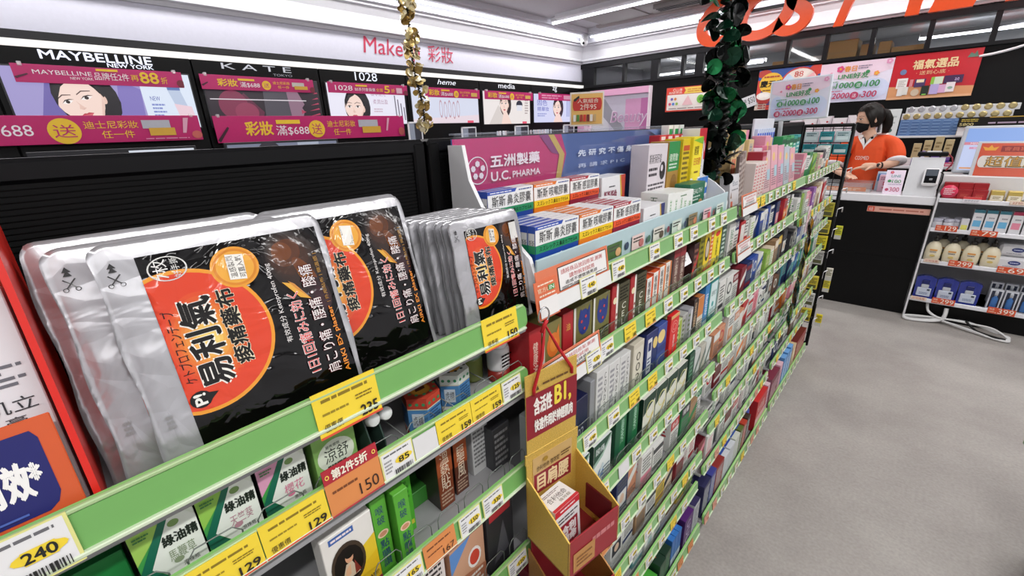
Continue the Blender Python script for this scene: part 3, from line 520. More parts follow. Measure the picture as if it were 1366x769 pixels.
def tag_mesh(kind, w=.047, h=.034, price='140', line='特價商品'):
    b = B(); bg = {'w': 'e6e6e2', 'y': 'f0d33c', 'o': 'd98a4e', 'g': 'dcdcdc', 'p': 'e0a08a'}[kind]
    b.box((-.0004, 0, 0), (.0006, w, h), M(bg if kind != 'w' else 'e2e090', .4))
    it = []
    if kind == 'w': it = [('r', .04, .04, .96, .97, 'e6e6e6'), ('l', .10, .80, .86, .92, 1, '6a6a6e'), ('l', .08, .22, .30, .72, 4, '9a9a9c'), ('e', .66, .52, .27, .13, 'efd23a'), ('r', .5, .39, .82, .65, 'efd23a'), ('t', price, .50, .42, .82, .62, '222222', 0, {'bold': .015}), ('bar', .34, .08, .9, .26)]
    elif kind == 'y': it = [('l', .12, .72, .85, .86, 1, '8a7420'), ('l', .1, .45, .5, .55, 1, '9a8424'), ('l', .62, .5, .9, .64, 2, '8a7420'), ('r', 0, 0, 1, .05, 'd8553a'), ('t', price, .66, .10, .94, .34, '2a241a', 0, {'bold': .015}), ('t', '優惠價', .08, .12, .36, .30, '4a3a18')]
    elif kind in 'op': it = [('l', .1, .7, .85, .84, 1, '7a4526'), ('l', .1, .45, .55, .56, 1, '7a4526'), ('t', price, .55, .12, .92, .38, '33201a', 0, {'bold': .01}), ('r', 0, 0, 1, .04, 'b8383a')]
    b.art((.0006, 0, 0), Y3, Z3, w, h, it, eps=.00025); return b
_TG = {}
def price_tag(parent, y, z, kind='w', price='140', w=.047, h=.034, x=RX+.0022, label=None, tl=.12):
    k = (kind, price, w, h)
    if k not in _TG: o = tag_mesh(kind, w, h, price).build('price_tag', parent); _TG[k] = o.data
    else: o = bpy.data.objects.new('price_tag', _TG[k]); C.objects.link(o); o.parent = parent
    o.location = (x, y, z); o.rotation_euler = (0, -tl, 0)
    if label: o['label'] = label
    return o
GM = M('9a9a9c', .45); GD = M('070708', .55)
def gondola(y0, y1, zs, lab, rcol='74ad60',  depths=None):
    o = empty('gondola_unit', (0, 0, 0), 0, lab, 'shelf unit'); rails = []
    b = B(); z = .08
    b.box((-.605, y0, .0), (-.597, y1, 1.49), GD, .001)
    for i in range(46):   # slatted black back
        zz = 1.235+i*.0055
        if i: b.box((-.597, y0+.012, zz), (-.5955, y1-.012, zz+.0042), M('040405', .7))
    b.box((-.622, y0, 1.47), (-.592, y1, 1.4925), M('121214', .4), .004); b.build('back_panel', o)
    for y in (y0, y1-.022): b = B(); b.box((-.615, y, 0), (-.590, y+.022, 1.487), M('0a0a0b', .4), .003); b.build('upright', o)
    b = B(); b.box((-.605, y0+.004, 0), (-.362, y1-.004, .034), M('dfe2de', .4), .003); b.build('plinth', o)
    for i, zz in enumerate(zs):
        xf = RX-.002 if i < len(zs)-1 else -.348
        zb = zz if i in (0, 7) or lab.startswith('near') else zz-.012
        b = B(); b.box((-.596, y0+(.036 if lab.startswith('second') and i == 0 else .006), zb), (xf-.006, y1-.006, zb+.010), GM, .002); s = b.build('shelf_board', o)
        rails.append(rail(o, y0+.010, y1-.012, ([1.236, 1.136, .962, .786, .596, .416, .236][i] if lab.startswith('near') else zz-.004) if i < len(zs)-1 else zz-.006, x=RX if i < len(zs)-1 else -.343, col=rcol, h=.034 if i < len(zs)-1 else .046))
    return o, rails
Z1 = [1.222, 1.113, .945, .775, .60, .42, .24, .036]
Z2 = [1.243, 1.094, .914, .735, .547, .372, .234, .038]
Z3_ = [1.240, 1.093, .911, .741, .590, .447, .262, .040]
Z4 = [1.236, 1.040, .905, .740, .592, .450, .285, .040]
g1, r1 = gondola(-.455, .437, Z1, 'near black-backed shelf unit holding the silver pouches on its top rail')
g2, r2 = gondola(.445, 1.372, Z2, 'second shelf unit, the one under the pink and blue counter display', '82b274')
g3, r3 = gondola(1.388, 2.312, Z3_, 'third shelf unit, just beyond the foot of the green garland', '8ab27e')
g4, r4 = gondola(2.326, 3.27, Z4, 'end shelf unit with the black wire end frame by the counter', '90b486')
# tags of the near unit
zt = 1.236
price_tag(r1[0], -.0955, zt-.003, 'w', '240', .050, .039)
price_tag(r1[0], .119, zt-.008, 'y', '235', .066, .047)
price_tag(r1[0], .337, zt-.006, 'y', '150', .066, .044)
zt = 1.136
price_tag(r1[1], -.01, zt, 'y', '129', .060, .034); price_tag(r1[1], .051, zt, 'y', '129', .061, .036)
b = tag_mesh('o', .060, .052, '150'); b.box((-.0003, 0, .038), (.0012, .060, .054), M('b02a38', .4)); b.art((.0013, 0, .038), Y3, Z3, .06, .016, [('o', .07, .5, .035, .16, .015, 'f0d060'), ('t', '第2件5折', .15, .18, .80, .85, 'f2ead8', 0, {'bold': .015}), ('o', .92, .5, .035, .16, .015, 'f0d060')], eps=.0004)
o = b.build('price_tag', r1[1]); o.location = (RX+.003, .113, zt); o.rotation_euler = (0, -.12, 0); o['label'] = 'orange price tag with a dark red heading'
price_tag(r1[1], .174, zt, 'w', '85', .042, .034); price_tag(r1[1], .217, zt, 'g', '', .033, .030)
price_tag(r1[1], .251, zt, 'y', '159', .056, .034); price_tag(r1[1], .308, zt, 'y', '159', .056, .034); price_tag(r1[1], .366, zt, 'w', '125', .040, .032)
zt = .962
price_tag(r1[2], .118, zt, 'w', '149', .042, .034); price_tag(r1[2], .162, zt, 'w', '165', .045, .034); price_tag(r1[2], .210, zt, 'o', '167', .052, .036); price_tag(r1[2], .270, zt, 'w', '150', .040, .034); price_tag(r1[2], .315, zt, 'w', '330', .042, .034)
zt = .786
for k, y in enumerate((.20, .28, .36)): price_tag(r1[3], y, zt, 'w', '120')
# tags of the other units: mostly white, yellow and salmon ones between them
def tags(rails, i, y0, y1, z, seq, step=.062, x=RX):
    y = y0; k = 0
    while y < y1-.05:
        ch = seq[k % len(seq)]
        if ch != '.': price_tag(rails[i], y, z+.001, ch, {'w': '140', 'y': '160', 'o': '167', 'p': '150', 'g': ''}[ch], x=x+.0022)
        y += step if ch != '.' else step*.45; k += 1
SEQ2 = ['.......w...w..w.w..w.w.w', '......w.y.y.w.w.w.w.w', '.w.w.w.y.y.w.w.w.w', 'w.w.w.gw.w.w.w.w.w', '.w.w.o.w.w.w.y.w.', 'w.w.w.y.w.w.w.w.y', '.w.y.w.w.o.w.w.y', 'o.o.w.w.w.w.y.w']
SEQ3 = ['.....yy.w.w.w.w.y.', '.....w.w.w.w.w.w', '.w.w.w.w.w.w.w', 'w..w.w..w.w.w', '.w.y..w.w.y.w', '..y.w.w.w.w', '.w.p.y.w.w.w', 'p.p.w.w.w.y.w']
SEQ4 = ['w.w.w.w.w.w.w.w.w', 'y.g.y.y.w.y.w.y.w', 'w.w.w.w.w.w', '.w.w.w.w.w', 'w.w.w..w.w', '.y.w.w.w.', 'w.y..w.w.y', 'w.w.w.w.w']
for rs_, zs_, sq, a, c in ((r2, Z2, SEQ2, .46, 1.345), (r3, Z3_, SEQ3, 1.40, 2.29), (r4, Z4, SEQ4, 2.345, 3.23)):
    for i in range(8): tags(rs_, i, a, c, zs_[i]-(.004 if i < 7 else .006), sq[i], x=RX if i < 7 else -.343)
# wire fronts in the near unit's lower shelves (bent wires that keep the goods back)
def wires(parent, y0, y1, z, n, h=.045, x=-.386, back=()):
    b = B(); st = (y1-y0)/n
    for i in range(n):
        y = y0+i*st; g = st*.12
        b.tube([(x, y+g, z), (x, y+g, z+h*.85), (x, y+2*g, z+h), (x, y+st-2*g, z+h), (x, y+st-g, z+h*.85), (x, y+st-g, z)], (.0007), M('7a807c', .3, .5), 6)
    for y in back: b.tube([(x, y, z+h*.6), (x-.17, y, z+h*.6)], .0007, M('9aa09c', .25, .6), 6)
    return b.build('wire_divider', parent)
wires(g1, -.06, .43, Z1[1]+.01, 9, .055, back=(.222, .300, .372)); wires(g1, .05, .43, Z1[2]+.01, 8, .06); wires(g1, .2, .43, Z1[3]+.01, 4, .06)
for i in range(1, 6): wires(g2, .46, 1.36, Z2[i]-.002, 10, .05)
# clear strips standing between the goods of the second unit
for i in range(1, 7):
    b = B(); b.box((-.392, .47, Z2[i]+.0105), (-.390, 1.35, Z2[i]+.042), GLASS('f4f8f6', .015)); b.build('clear_lip', g2)
for i in range(1, 1):
    for k in range(7):
        y = .50+k*.125+(.03 if i % 2 else 0); b.box((-.56, y, Z2[i]+.01), (-.388, y+.0012, Z2[i]+.065), GLASS('eef4f2', .18))
# black wire end frame with hooks of the end unit
b = B(); ye = 3.33
for a_, c_ in (((-.352, ye, .03), (-.352, ye, 1.47)), ((-.60, ye, .03), (-.60, ye, 1.47))): b.tube([a_, c_], .011, GD, 8)
b.tube([(-.352, ye, 1.465), (-.60, ye, 1.465)], .010, GD, 8); b.tube([(-.352, ye, .05), (-.60, ye, .05)], .008, GD, 8)
for i in range(4): b.tube([(-.40-.05*i, ye, .05), (-.40-.05*i, ye, 1.46)], .0025, GD, 6)
for i in range(18): b.tube([(-.352, ye, .12+.078*i), (-.60, ye, .12+.078*i)], .0025, GD, 6)
for zz in (.25, .7, 1.2): b.tube([(-.352, ye, zz), (-.352, 3.272, zz)], .005, GD, 6)
b.build('end_frame', g4)
b = B()
for zz in (.18, .34, .52, .66, .80, .93, 1.05, 1.17):
    b.tube([(-.345, ye-.004, zz), (-.345, ye-.004, zz+.045), (-.325, ye+.05, zz+.05), (-.325, ye+.06, zz+.02)], .0035, M('e2e2e4', .3), 6)
b.build('white_hook', g4)
# hygiene notice plaques fixed on rails
def plaque(y, z, w, h, lab, qr=True, x=RX+.004, tilt=.16):
    o = empty('notice_plaque', (x, y, z), 0, lab, 'sign'); o.rotation_euler = (0, -tilt, 0)
    b = B(); b.box((0, 0, 0), (.0015, w, h), M('d97a58', .35), .0005)
    b.art((.0015, 0, 0), Y3, Z3, w, h, [('r', .06 if not qr else .26, .38, .97, .93, '24201f'), ('r', .07 if not qr else .27, .40, .96, .91, 'e8e6e4'), ('t', '請將商品放回原架,謝謝', .30 if qr else .14, .74, .90, .86, 'c0484a'), ('t', '請勿拆封試用', .40 if qr else .26, .60, .76, .71, 'c0484a'), ('t', '造成不便敬請見諒', .34 if qr else .2, .49, .80, .58, '2a2626'), ('l', .29 if qr else .1, .41, .93, .47, 2, '55504e'), ('r', 0, 0, 1, .36, 'e2e2e0'), ('p', [(0, 0), (.03, .02), (.06, 0)], 'cfd0ce')], eps=.0003); b.build('card', o)
    if qr:
        b = B(); qw = w*.23; b.box((.0018, -.008, -.004), (.0034, qw, h*.80), M('d9714c', .35), .0006)
        b.art((.0034, -.008, -.004), Y3, Z3, qw+.008, h*.80+.004, [('l', .15, .86, .85, .93, 1, 'f0dcc8'), ('t', '官方LINE', .12, .70, .88, .82, 'efe2c2'), ('r', .58, .69, .86, .83, '4f9a52'), ('t', 'IN', .62, .71, .82, .81, 'f2f2f0'), ('l', .15, .58, .85, .66, 1, 'f0dcc8'), ('r', .10, .06, .90, .54, 'e4e2e0')], eps=.0003); b.build('side_card', o)
    return o
plaque(.448, Z2[0]-.002, .195, .068, 'white notice plaque with an orange side card under the display tray')
price_tag(r2[0], .548, Z2[0]-.003, 'w', '140', x=RX+.0088, tl=.16); price_tag(r2[1], .572, Z2[1]-.003, 'w', '130', x=RX+.0088, tl=.16)
plaque(.452, Z2[1]-.002, .175, .062, 'white notice plaque with an orange edge behind the hanging red bins', False)
plaque(1.392, Z3_[0]-.003, .15, .062, 'pale notice plaque at the left end of the third unit, top rail', False)
plaque(1.41, Z3_[1]-.003, .14, .060, 'pale notice plaque on the second rail of the third unit', False)
# ------------------------------------------------------------------ silver plaster pouches on the near unit
FB, FS = FOIL('060506', .09, .0, .6), FOIL('c6c6ca', .27, .6, .4)
def pouch(w, h, TH, lab, small=False, seed=1, plain=False):
    rr = random.Random(seed); o = empty('plaster_pouch', (0, 0, 0), 0, lab, 'pouch')
    ph = [rr.uniform(0, 6) for _ in range(6)]; U0, U1, V1 = (.150, .965, .930) if not small else (.17, .93, .90)
    def H(u, v):
        m = min(u, 1-u)/.06; n = min(v, 1-v)/.05; e = max(0., min(1, m))*max(0., min(1, n))
        cr = .35*sin(9*u+ph[0])*sin(7*v+ph[1])+.22*sin(21*u+11*v+ph[2])+.14*sin(17*v-25*u+ph[3])+.10*sin(43*u+9*v+ph[4])
        return TH*.5*(.15+.85*e)*(max(0, sin(pi*u))**.4)*(max(0, sin(pi*v))**.35) + .0013*cr*(.4+.6*e)
    def edge(u, v):    # rounded corners, slightly wavy seal
        y, z = u*w, v*h; r = .012
        for cy, cz, sy, sz in ((r, h-r, -1, 1), (w-r, h-r, 1, 1)):
            dy, dz = (y-cy)*sy, (z-cz)*sz
            if dy > 0 and dz > 0:
                L = max(dy, dz); q = sqrt(dy*dy+dz*dz)
                if q > 0: y = cy+sy*dy/q*L; z = cz+sz*dz/q*L
        y += .0012*sin(v*14+ph[5])*(1 if u in (0, 1) else 0)
        return y, z
    def P(u, v, e=0.): y, z = edge(u, v); return (H(u, v)+e, y, z)
    N, K = 44, 52
    b = B(); vs_ = []; fs = []
    for j in range(K+1):
        for i in range(N+1): vs_.append(P(i/N, j/K))
    for j in range(K+1):
        for i in range(N+1): p = P(i/N, j/K); vs_.append((-p[0]*.7-.0012, p[1], p[2]))
    q = (N+1)*(K+1)
    for j in range(K):
        for i in range(N):
            a = j*(N+1)+i; fs.append((a, a+1, a+N+2, a+N+1)); fs.append((q+a, q+a+N+1, q+a+N+2, q+a+1))
    for i in range(N): a = K*(N+1)+i; fs.append((a, a+1, q+a+1, q+a)); fs.append((i, q+i, q+i+1, i+1))
    for j in range(K): a = j*(N+1); fs.append((a, q+a, q+a+N+1, a+N+1)); a += N; fs.append((a, a+N+1, q+a+N+1, q+a))
    b.add(vs_, fs, FS, True); b.build('foil_bag', o)
    if plain: return o
    # the printed black panel, laid on the film
    b = B(); vs_ = []; fs = []; N2, K2 = 34, 44
    for j in range(K2+1):
        for i in range(N2+1): vs_.append(P(U0+(U1-U0)*i/N2, .0+V1*j/K2, .0004))
    for j in range(K2):
        for i in range(N2): a = j*(N2+1)+i; fs.append((a, a+1, a+N2+2, a+N2+1))
    b.add(vs_, fs, FB, True)
    def ell(u, v, ru, rv, mat, e, uc=U0, ang=0.):
        n, rg = 56, 9; vv = []; ff = []
        for k in range(rg+1):
            for i in range(n):
                a = 2*pi*i/n; x, y = ru*w*k/rg*cos(a), rv*h*k/rg*sin(a); x, y = x*cos(ang)-y*sin(ang), x*sin(ang)+y*cos(ang)
                uu, vv_ = min(U1, max(uc, u+x/w)), min(V1, max(0, v+y/h)); vv.append(P(uu, vv_, e))
        for k in range(rg):
            for i in range(n): ff.append((k*n+i, k*n+(i+1) % n, (k+1)*n+(i+1) % n, (k+1)*n+i))
        b.add(vv, ff, mat, True)
    PM = lambda c: FOIL(c, .22, 0., .4)
    for i, (du, dv, s, q, c, an) in enumerate(((.82, .76, .17, .20, '120a08', .4), (.81, .77, .14, .17, '1e100a', .4), (.80, .79, .12, .13, '2c180c', .5), (.78, .81, .10, .09, '3e200e', .6), (.77, .83, .08, .06, '562c10', .7), (.75, .84, .05, .045, '6e3a14', .7), (.84, .73, .035, .08, '6a3612', .5), (.83, .70, .02, .05, '9a5c20', .5), (.88, .60, .06, .09, '240c10', .2), (.89, .58, .04, .06, '32101a', .2))): ell(du, dv, s, q, PM(c), .0005+.00003*i, ang=an)
    ell(.255, .55, .345, .305, PM('ea9a28'), .00075); ell(.255, .55, .328, .289, PM('dd3f1c'), .00085)
    for i, c in enumerate(('df4b1e', 'e05822', 'e26626', 'e4742a', 'e68230', 'e89038', 'ea9e42', 'ecae4e', 'eec05e', 'f0d070')): ell(.315, .55, .165-.014*i, .20-.017*i, PM(c), .0009+.00002*i)
    ell(.515, .815, .108, .09, PM('e59a2a'), .0009); ell(.515, .815, .096, .08, PM('d8841e'), .00095); ell(.515, .815, .084, .07, PM('eaa83a'), .001)
    it = []
    def T(s, u0, v0, u1, v1, c, rot=90, out=None, bold=.012, fat=0.):
        if out: it.append(('t', s, u0-.004, v0-.003, u1+.004, v1+.003, out, rot, {'bold': .04}))
        if fat and out:
            for a_, b_ in ((-1, -1), (1, -1), (1, 1), (-1, 1)): it.append(('t', s, u0+a_*fat*1.7, v0+b_*fat*1.5, u1+a_*fat*1.7, v1+b_*fat*1.5, out, rot, {}))
        for a_, b_ in (((-1, 0), (1, 0), (0, -1), (0, 1)) if fat else ((0, 0),)): it.append(('t', s, u0+a_*fat, v0+b_*fat, u1+a_*fat, v1+b_*fat, c, rot, {'bold': 0. if fat else bold}))
    T('易利氣', .225, .345, .365, .725, '141210', 90, 'f2efe6', fat=.0045); T('痠痛藥布', .385, .40, .465, .735, '141210', 90, 'eadfc0', fat=.0025)
    T('ケトプロフェンテープ', .165, .39, .212, .70, '1c120c'); it.append(('e', .20, .315, .045, .036, '141414')); it.append(('p', [(.225, .29), (.275, .325), (.23, .335)], '141414')); T('P!', .172, .29, .222, .34, 'f0efe8', 90, None, .03)
    it.append(('p', [(.475, .765), (.55, .755), (.562, .865), (.485, .875)], 'efece4')); T('溫感製劑', .484, .77, .514, .865, '2a2018', 90); T('可直入氣', .522, .765, .552, .86, '2a2018', 90)
    it += [('p', [(.70, .70), (.77, .61), (.825, .59), (.76, .68)], 'e2a83c'), ('p', [(.73, .70), (.76, .68), (.825, .59), (.80, .60)], 'c8842a'), ('o', .25, .865, .075, .05, .006, 'd8d8d4'), ('t', '7枚', .195, .825, .25, .905, 'e8e8e4', 90, {'bold': .012}), ('t', '好手撕', .265, .825, .295, .905, 'd8d8d4', 90)]
    T('有效成分 Ketoprofen 40mg', .635, .42, .672, .80, 'e8e4e2'); T('1日1回痛みに効く', .70, .24, .765, .64, 'd8322e', 90, 'f0e6e4')
    T('肩こり痛・腰痛・膝痛', .80, .20, .875, .755, 'efe8e6', 90, '5a1420'); T('AIRKI EX plaster', .895, .18, .93, .53, 'e58a2a', 90, None, .02); T('| 外用貼布 | 微溫感 |', .90, .55, .925, .80, 'b98a3a', 90)
    it += [('p', [(.05, .905), (.065, .925), (.08, .905)], '2a2a2a'), ('p', [(.05, .89), (.065, .91), (.08, .89)], '2a2a2a'), ('p', [(.046, .845), (.052, .845), (.088, .878), (.083, .880)], '2a2a2a'), ('p', [(.084, .845), (.078, .845), (.042, .878), (.047, .880)], '2a2a2a'), ('o', .045, .84, .010, .008, .003, '2a2a2a'), ('o', .085, .84, .010, .008, .003, '2a2a2a'), ('l', .05, .24, .08, .30, 3, '8a8a8a')]
    if small: it += [('r', .80, .74, .915, .885, 'dcdad6')]
    b.art((0, 0, 0), Y3, Z3, w, h, it, eps=.00002, mg=lambda c: FOIL(c, .25, 0., .3), warp=lambda u, v, e: P(u, v, .0011+e))
    b.build('print', o); return o
BZ = 1.2335
def lean_pouch(o, x, y, ry, rz=0.): o.location = (x, y, BZ); o.rotation_euler = (0, -ry, rz)
p = pouch(.176, .203, .010, 'large black and red plaster pouch foremost on the top shelf, its whole front in view', seed=1); lean_pouch(p, -.396, .011, RD(15), RD(0))
p = pouch(.170, .203, .010, 'large plaster pouch right behind the foremost one, half its red disc showing at left', seed=2); lean_pouch(p, -.413, -.0135, RD(15), RD(-1))
p = pouch(.170, .206, .010, 'silver plaster pouch deepest in the left stack, only its plain edge showing', seed=3, plain=True); lean_pouch(p, -.4365, -.0235, RD(14), RD(0))
p = pouch(.174, .203, .010, 'large plaster pouch right of the foremost one, its disc cut by the pouch in front', seed=4); lean_pouch(p, -.429, .136, RD(15), RD(1))
p = pouch(.170, .203, .009, 'silver plaster pouch hidden behind the right-hand large one, a bright edge at its right', seed=6, plain=True); lean_pouch(p, -.445, .142, RD(14), RD(0))
for k in range(7):
    p = pouch(.130, .162, .008, 'silver small pouch in the stack behind the small black one, %s from the front' % ORD[k+1], seed=20+k, plain=True); p['group'] = 'small silver pouches in a row'
    lean_pouch(p, -.416-.0115*k, .338-.0048*k+.003*(k % 2), RD(9), 0)
p = pouch(.130, .164, .009, 'small black and red plaster pouch at the right end of the green top rail', True, seed=9); lean_pouch(p, -.400, .339, RD(10), RD(0))
# red tray with the boxed gel at the left edge
o = empty('display_tray', (-.386, -.2775, BZ), 0, 'red card tray at the left edge of the top shelf', 'display tray')
b = B(); RED = M('d8281e', .35); b.box((-.16, 0, 0), (.0, .249, .003), RED, .001)
b.prism([(-.16, .246, 0), (.004, .246, 0), (-.054, .246, .245), (-.16, .246, .245)], (0, .004, 0), RED); b.box((-.152, 0, 0), (-.148, .246, .232), M('a02a1c', .4), .001)
b.build('tray_body', o)
b = B(); QT = Matrix.Translation((.004, 0, .002)) @ Matrix.Rotation(RD(-14), 4, 'Y'); b.box((-.0015, -.02, 0), (.0, .242, .098), M('cf5a30', .35), .0008, T=QT)
b.art(QT @ Vector((.0001, -.02, 0)), Y3, QT.to_3x3() @ Z3, .262, .098, [('p', [(.0, .34), (.935, .34), (.955, .38), (.965, .45), (.965, .86), (.955, .92), (0, .92)], '1d1f66'), ('t', '有效*', .835, .48, .945, .74, 'f2f0ee', 0, {'bold': .02}), ('l', .75, .07, .965, .29, 4, 'eab896'), ('r', .6, .37, .9, .385, '4a62b0')], eps=.0004); b.build('front_card', o)
def gel(y, lab):
    c = carton('gel_box', .062, .035, .172, 'e2e0e4', [('r', 0, .93, .9, .985, '1e2a5a'), ('c', .55, .80, .2, 'b4bcd8'), ('p', [(.35, .8), (.6, .9), (.62, .74)], '6a7fc0'), ('c', .48, .79, .06, 'd8485a'), ('l', .08, .60, .92, .70, 4, '6a6a72'), ('t', '拿痛肌立', .10, .50, .92, .56, '2a2a30'), ('t', '痠痛乳膏', .1, .44, .8, .485, '3a3a40'), ('t', 'Emulgel', .1, .395, .7, .43, '3a3a40'), ('l', .08, .05, .95, .37, 12, '6e6e78')])
    c.location = (-.402, y, BZ+.0135); c.rotation_euler = (0, -RD(14), 0); tag(c, lab, 'carton'); return c
gel(-.0965, 'white printed gel box leaning in the red tray, the one in view'); gel(-.162, 'white printed gel box in the red tray, cut by the left edge')
# ---- second shelf of the near unit
S2, S3, S4 = Z1[1]+.0105, Z1[2]+.0105, Z1[3]+.0105
def oilbox(y, lab, tint, sub, sc, x=-.402):
    c = carton('oil_box', .0445, .024, .098, 'dfe6d8', [('p', [(0, 0), (1, 0), (1, .5), (0, .8)], '3f9a4a'), ('p', [(0, 0), (1, 0), (1, .25), (0, .45)], '2f8a3e'), ('p', [(0, .55), (0, 1), (.8, 1)], tint), ('p', [(0, .46), (.62, 1), (.86, 1), (.16, .44), (.62, .10), (.5, 0), (.38, .04), (0, .34)], '14664e'), ('p', [(.16, .45), (.70, .96), (1, .78), (1, .28), (.68, .08)], 'e6ebe2'), ('p', [(1, .27), (.68, .06), (.74, .02), (1, .2)], '14664e'), ('e', .66, .80, .09, .035, '7a9a5a'), ('t', '綠油精', .42, .60, .97, .71, '16201a', 0, {'bold': .015}), ('t', sub, .44, .43, .86, .55, sc), ('e', .56, .42, .08, .03, sc+''), ('t', '滾珠瓶', .60, .33, .86, .38, '4a4a4a'), ('l', .05, .02, .4, .1, 2, '2a6a34'), ('l', .06, .78, .3, .84, 2, '3c7c44')], [('r', 0, 0, 1, 1, '1d1f1e')], fm={'y': '1a1c1b'})
    c.location = (x, y, S2); tag(c, lab, 'carton'); return c
oilbox(-.028, 'green oil box with a white diamond and a pale yellow flower, leftmost of the three', '9cc65a', '馬鞭草', '8a9a7a')
oilbox(.018, 'green oil box with a white diamond and a pale pink blot, the middle of three', '8fc050', '天竺葵', 'b88a96')
oilbox(.066, 'pink and green oil box with a white diamond, rightmost of the three', 'd89ab8', '櫻花', 'd87a9a')
c = carton('oil_box', .046, .026, .096, '7fae58', [('p', [(0, 0), (1, 0), (1, 1), (0, 1)], '8ab866'), ('p', [(0, 0), (1, 0), (1, .4), (.5, .3), (0, .42)], '5a9440'), ('e', .5, .58, .44, .20, 'dfe8d6'), ('t', '涼舒', .22, .50, .80, .68, '16221a', 0, {'bold': .01}), ('t', '曼秀雷敦', .28, .69, .62, .73, '3a4a3a'), ('l', .25, .44, .7, .48, 1, '3a4a3a'), ('e', .72, .90, .1, .04, '3f7a4a'), ('l', .4, .9, .6, .95, 2, '4f7a44')] + [('p', [(.6, .3), (.6+.3*cos(a), .33+.13*sin(a)), (.64, .34)], '3d7a2e') for a in (.2, .7, 1.2, 1.8, 2.5)])
c.location = (-.404, .119, S2); tag(c, 'light green box with a white oval and a plant, right of the pink one', 'carton')
c = carton('oil_box', .05, .03, .072, '1d7a3a', [('e', .5, .5, .4, .3, '2f9a4e'), ('t', '藥', .4, .4, .6, .6, 'e0e8d8')], fm={'Z': '1a6a34'}); c.location = (-.41, -.082, S2); tag(c, 'dark green box under the 240 price tag at the lower left edge', 'carton')
for k, y in enumerate((.172, .188)):   # curved dark green packs with white caps
    o = empty('roll_on_pack', (-.425, y, S2), RD(8), 'dark green blister with a white capped stick, %s of the two' % ('left' if k == 0 else 'right'), 'blister pack')
    b = B(); pr = [(.0, 0), (.03, .0), (.034, .045), (.022, .085), (.0, .094), (-.012, .094), (-.012, 0)]
    b.prism([(a_, 0, c_) for a_, c_ in pr], (0, .0016, 0), M('2c4038', .3)); b.build('card', o)
    b = B(); b.lathe([(.0055, -.03), (.0055, .02)], M('2a3a34', .3), (0, 0, 0), 12, T=Matrix.Translation((.0, .010, .066)) @ Matrix.Rotation(RD(70), 4, 'Y')); b.build('stick', o)
    b = B(); b.lathe([(.0078, .02), (.0078, .032), (.007, .034)], M('dfe3e0', .3), (0, 0, 0), 16, T=Matrix.Translation((.0, .010, .066)) @ Matrix.Rotation(RD(70), 4, 'Y')); b.build('cap', o)
def hexbox(y, x, top, band, lab, h=.062, r=.0255):
    o = empty('balm_box', (x, y, S2), RD(12), lab, 'carton'); b = B()
    hx = [(r*cos(RD(60*i+30)), r*sin(RD(60*i+30))) for i in range(6)]
    b.prism([(a_, c_, 0) for a_, c_ in hx], (0, 0, h), M('4f86b8', .4))
    for i in range(6):
        A, D = Vector((*hx[i], 0)), Vector((*hx[(i+1) % 6], 0)); U = (D-A).normalized(); n = (D-A).length
        b.art(A, U, Z3, n, h, [('r', 0, 0, 1, .2, band), ('r', 0, .78, 1, 1, band), ('r', 0, .2, 1, .22, 'e0d8b0'), ('r', 0, .76, 1, .78, 'e0d8b0')] + [('c', .17+.33*k_, .89, .09, '3a8a5a') for k_ in range(3)] + [('c', .17+.33*k_, .1, .09, '3a8a5a') for k_ in range(3)] + ([('l', .08, .26, .92, .74, 7, '2b4f78')] if i % 2 else [('r', .2, .34, .8, .68, 'c9d4dc'), ('t', '虎標', .25, .4, .75, .62, '2a2a2a')]))
    b.build('body', o); b = B(); b.prism([(a_*1.01, c_*1.01, h) for a_, c_ in hx], (0, 0, .0012), M(top, .4))
    b.art((-r, -r, h+.0012), Y3, -X3, 2*r, 2*r, [], eps=.0002)
    it = [('c', .5, .5, .26, 'd88a2a'), ('c', .5, .5, .23, 'e0a03a'), ('p', [(.34, .5), (.42, .6), (.58, .58), (.66, .5), (.6, .42), (.45, .45)], '5a2a12'), ('p', [(.6, .56), (.68, .62), (.66, .5)], '5a2a12')] + [('c', .5+.37*cos(RD(30*k_)), .5+.37*sin(RD(30*k_)), .045, '3a8a5a' if top != 'dfe2d8' else '2c3a34') for k_ in range(12)]
    b.art((r, -r, h+.0013), Y3, -X3, 2*r, 2*r, it, eps=.0003); b.build('lid', o); return o
hexbox(.268, -.425, 'b8402e', 'b8402e', 'red and blue six-sided balm box, nearer the viewer of the pair'); hexbox(.330, -.437, 'dfe2d8', 'dde2da', 'white and blue six-sided balm box with a round badge on its lid')
def jar(x, y, r, h, body, cap, lab, name='balm_jar', foot=None):
    o = empty(name, (x, y, S2), 0, lab, 'jar'); b = B(); b.lathe([(r*.96, 0), (r, .003), (r, h*.6), (r*.9, h*.66)], M(body, .15)); b.build('body', o)
    b = B(); b.lathe([(r*.94, h*.64), (r*.95, h*.66), (r*.95, h*.96), (r*.88, h)], M(cap, .35), n=24)
    for q in range(3): b.lathe([(r*.955, h*(.72+.08*q)), (r*.975, h*(.735+.08*q)), (r*.955, h*(.75+.08*q))], M(cap, .35), n=24)
    b.build('lid', o); return o
jar(-.475, .400, .019, .062, '7f8a4a', '8fae98', 'green glass balm jar with a pale lid behind the white six-sided box')
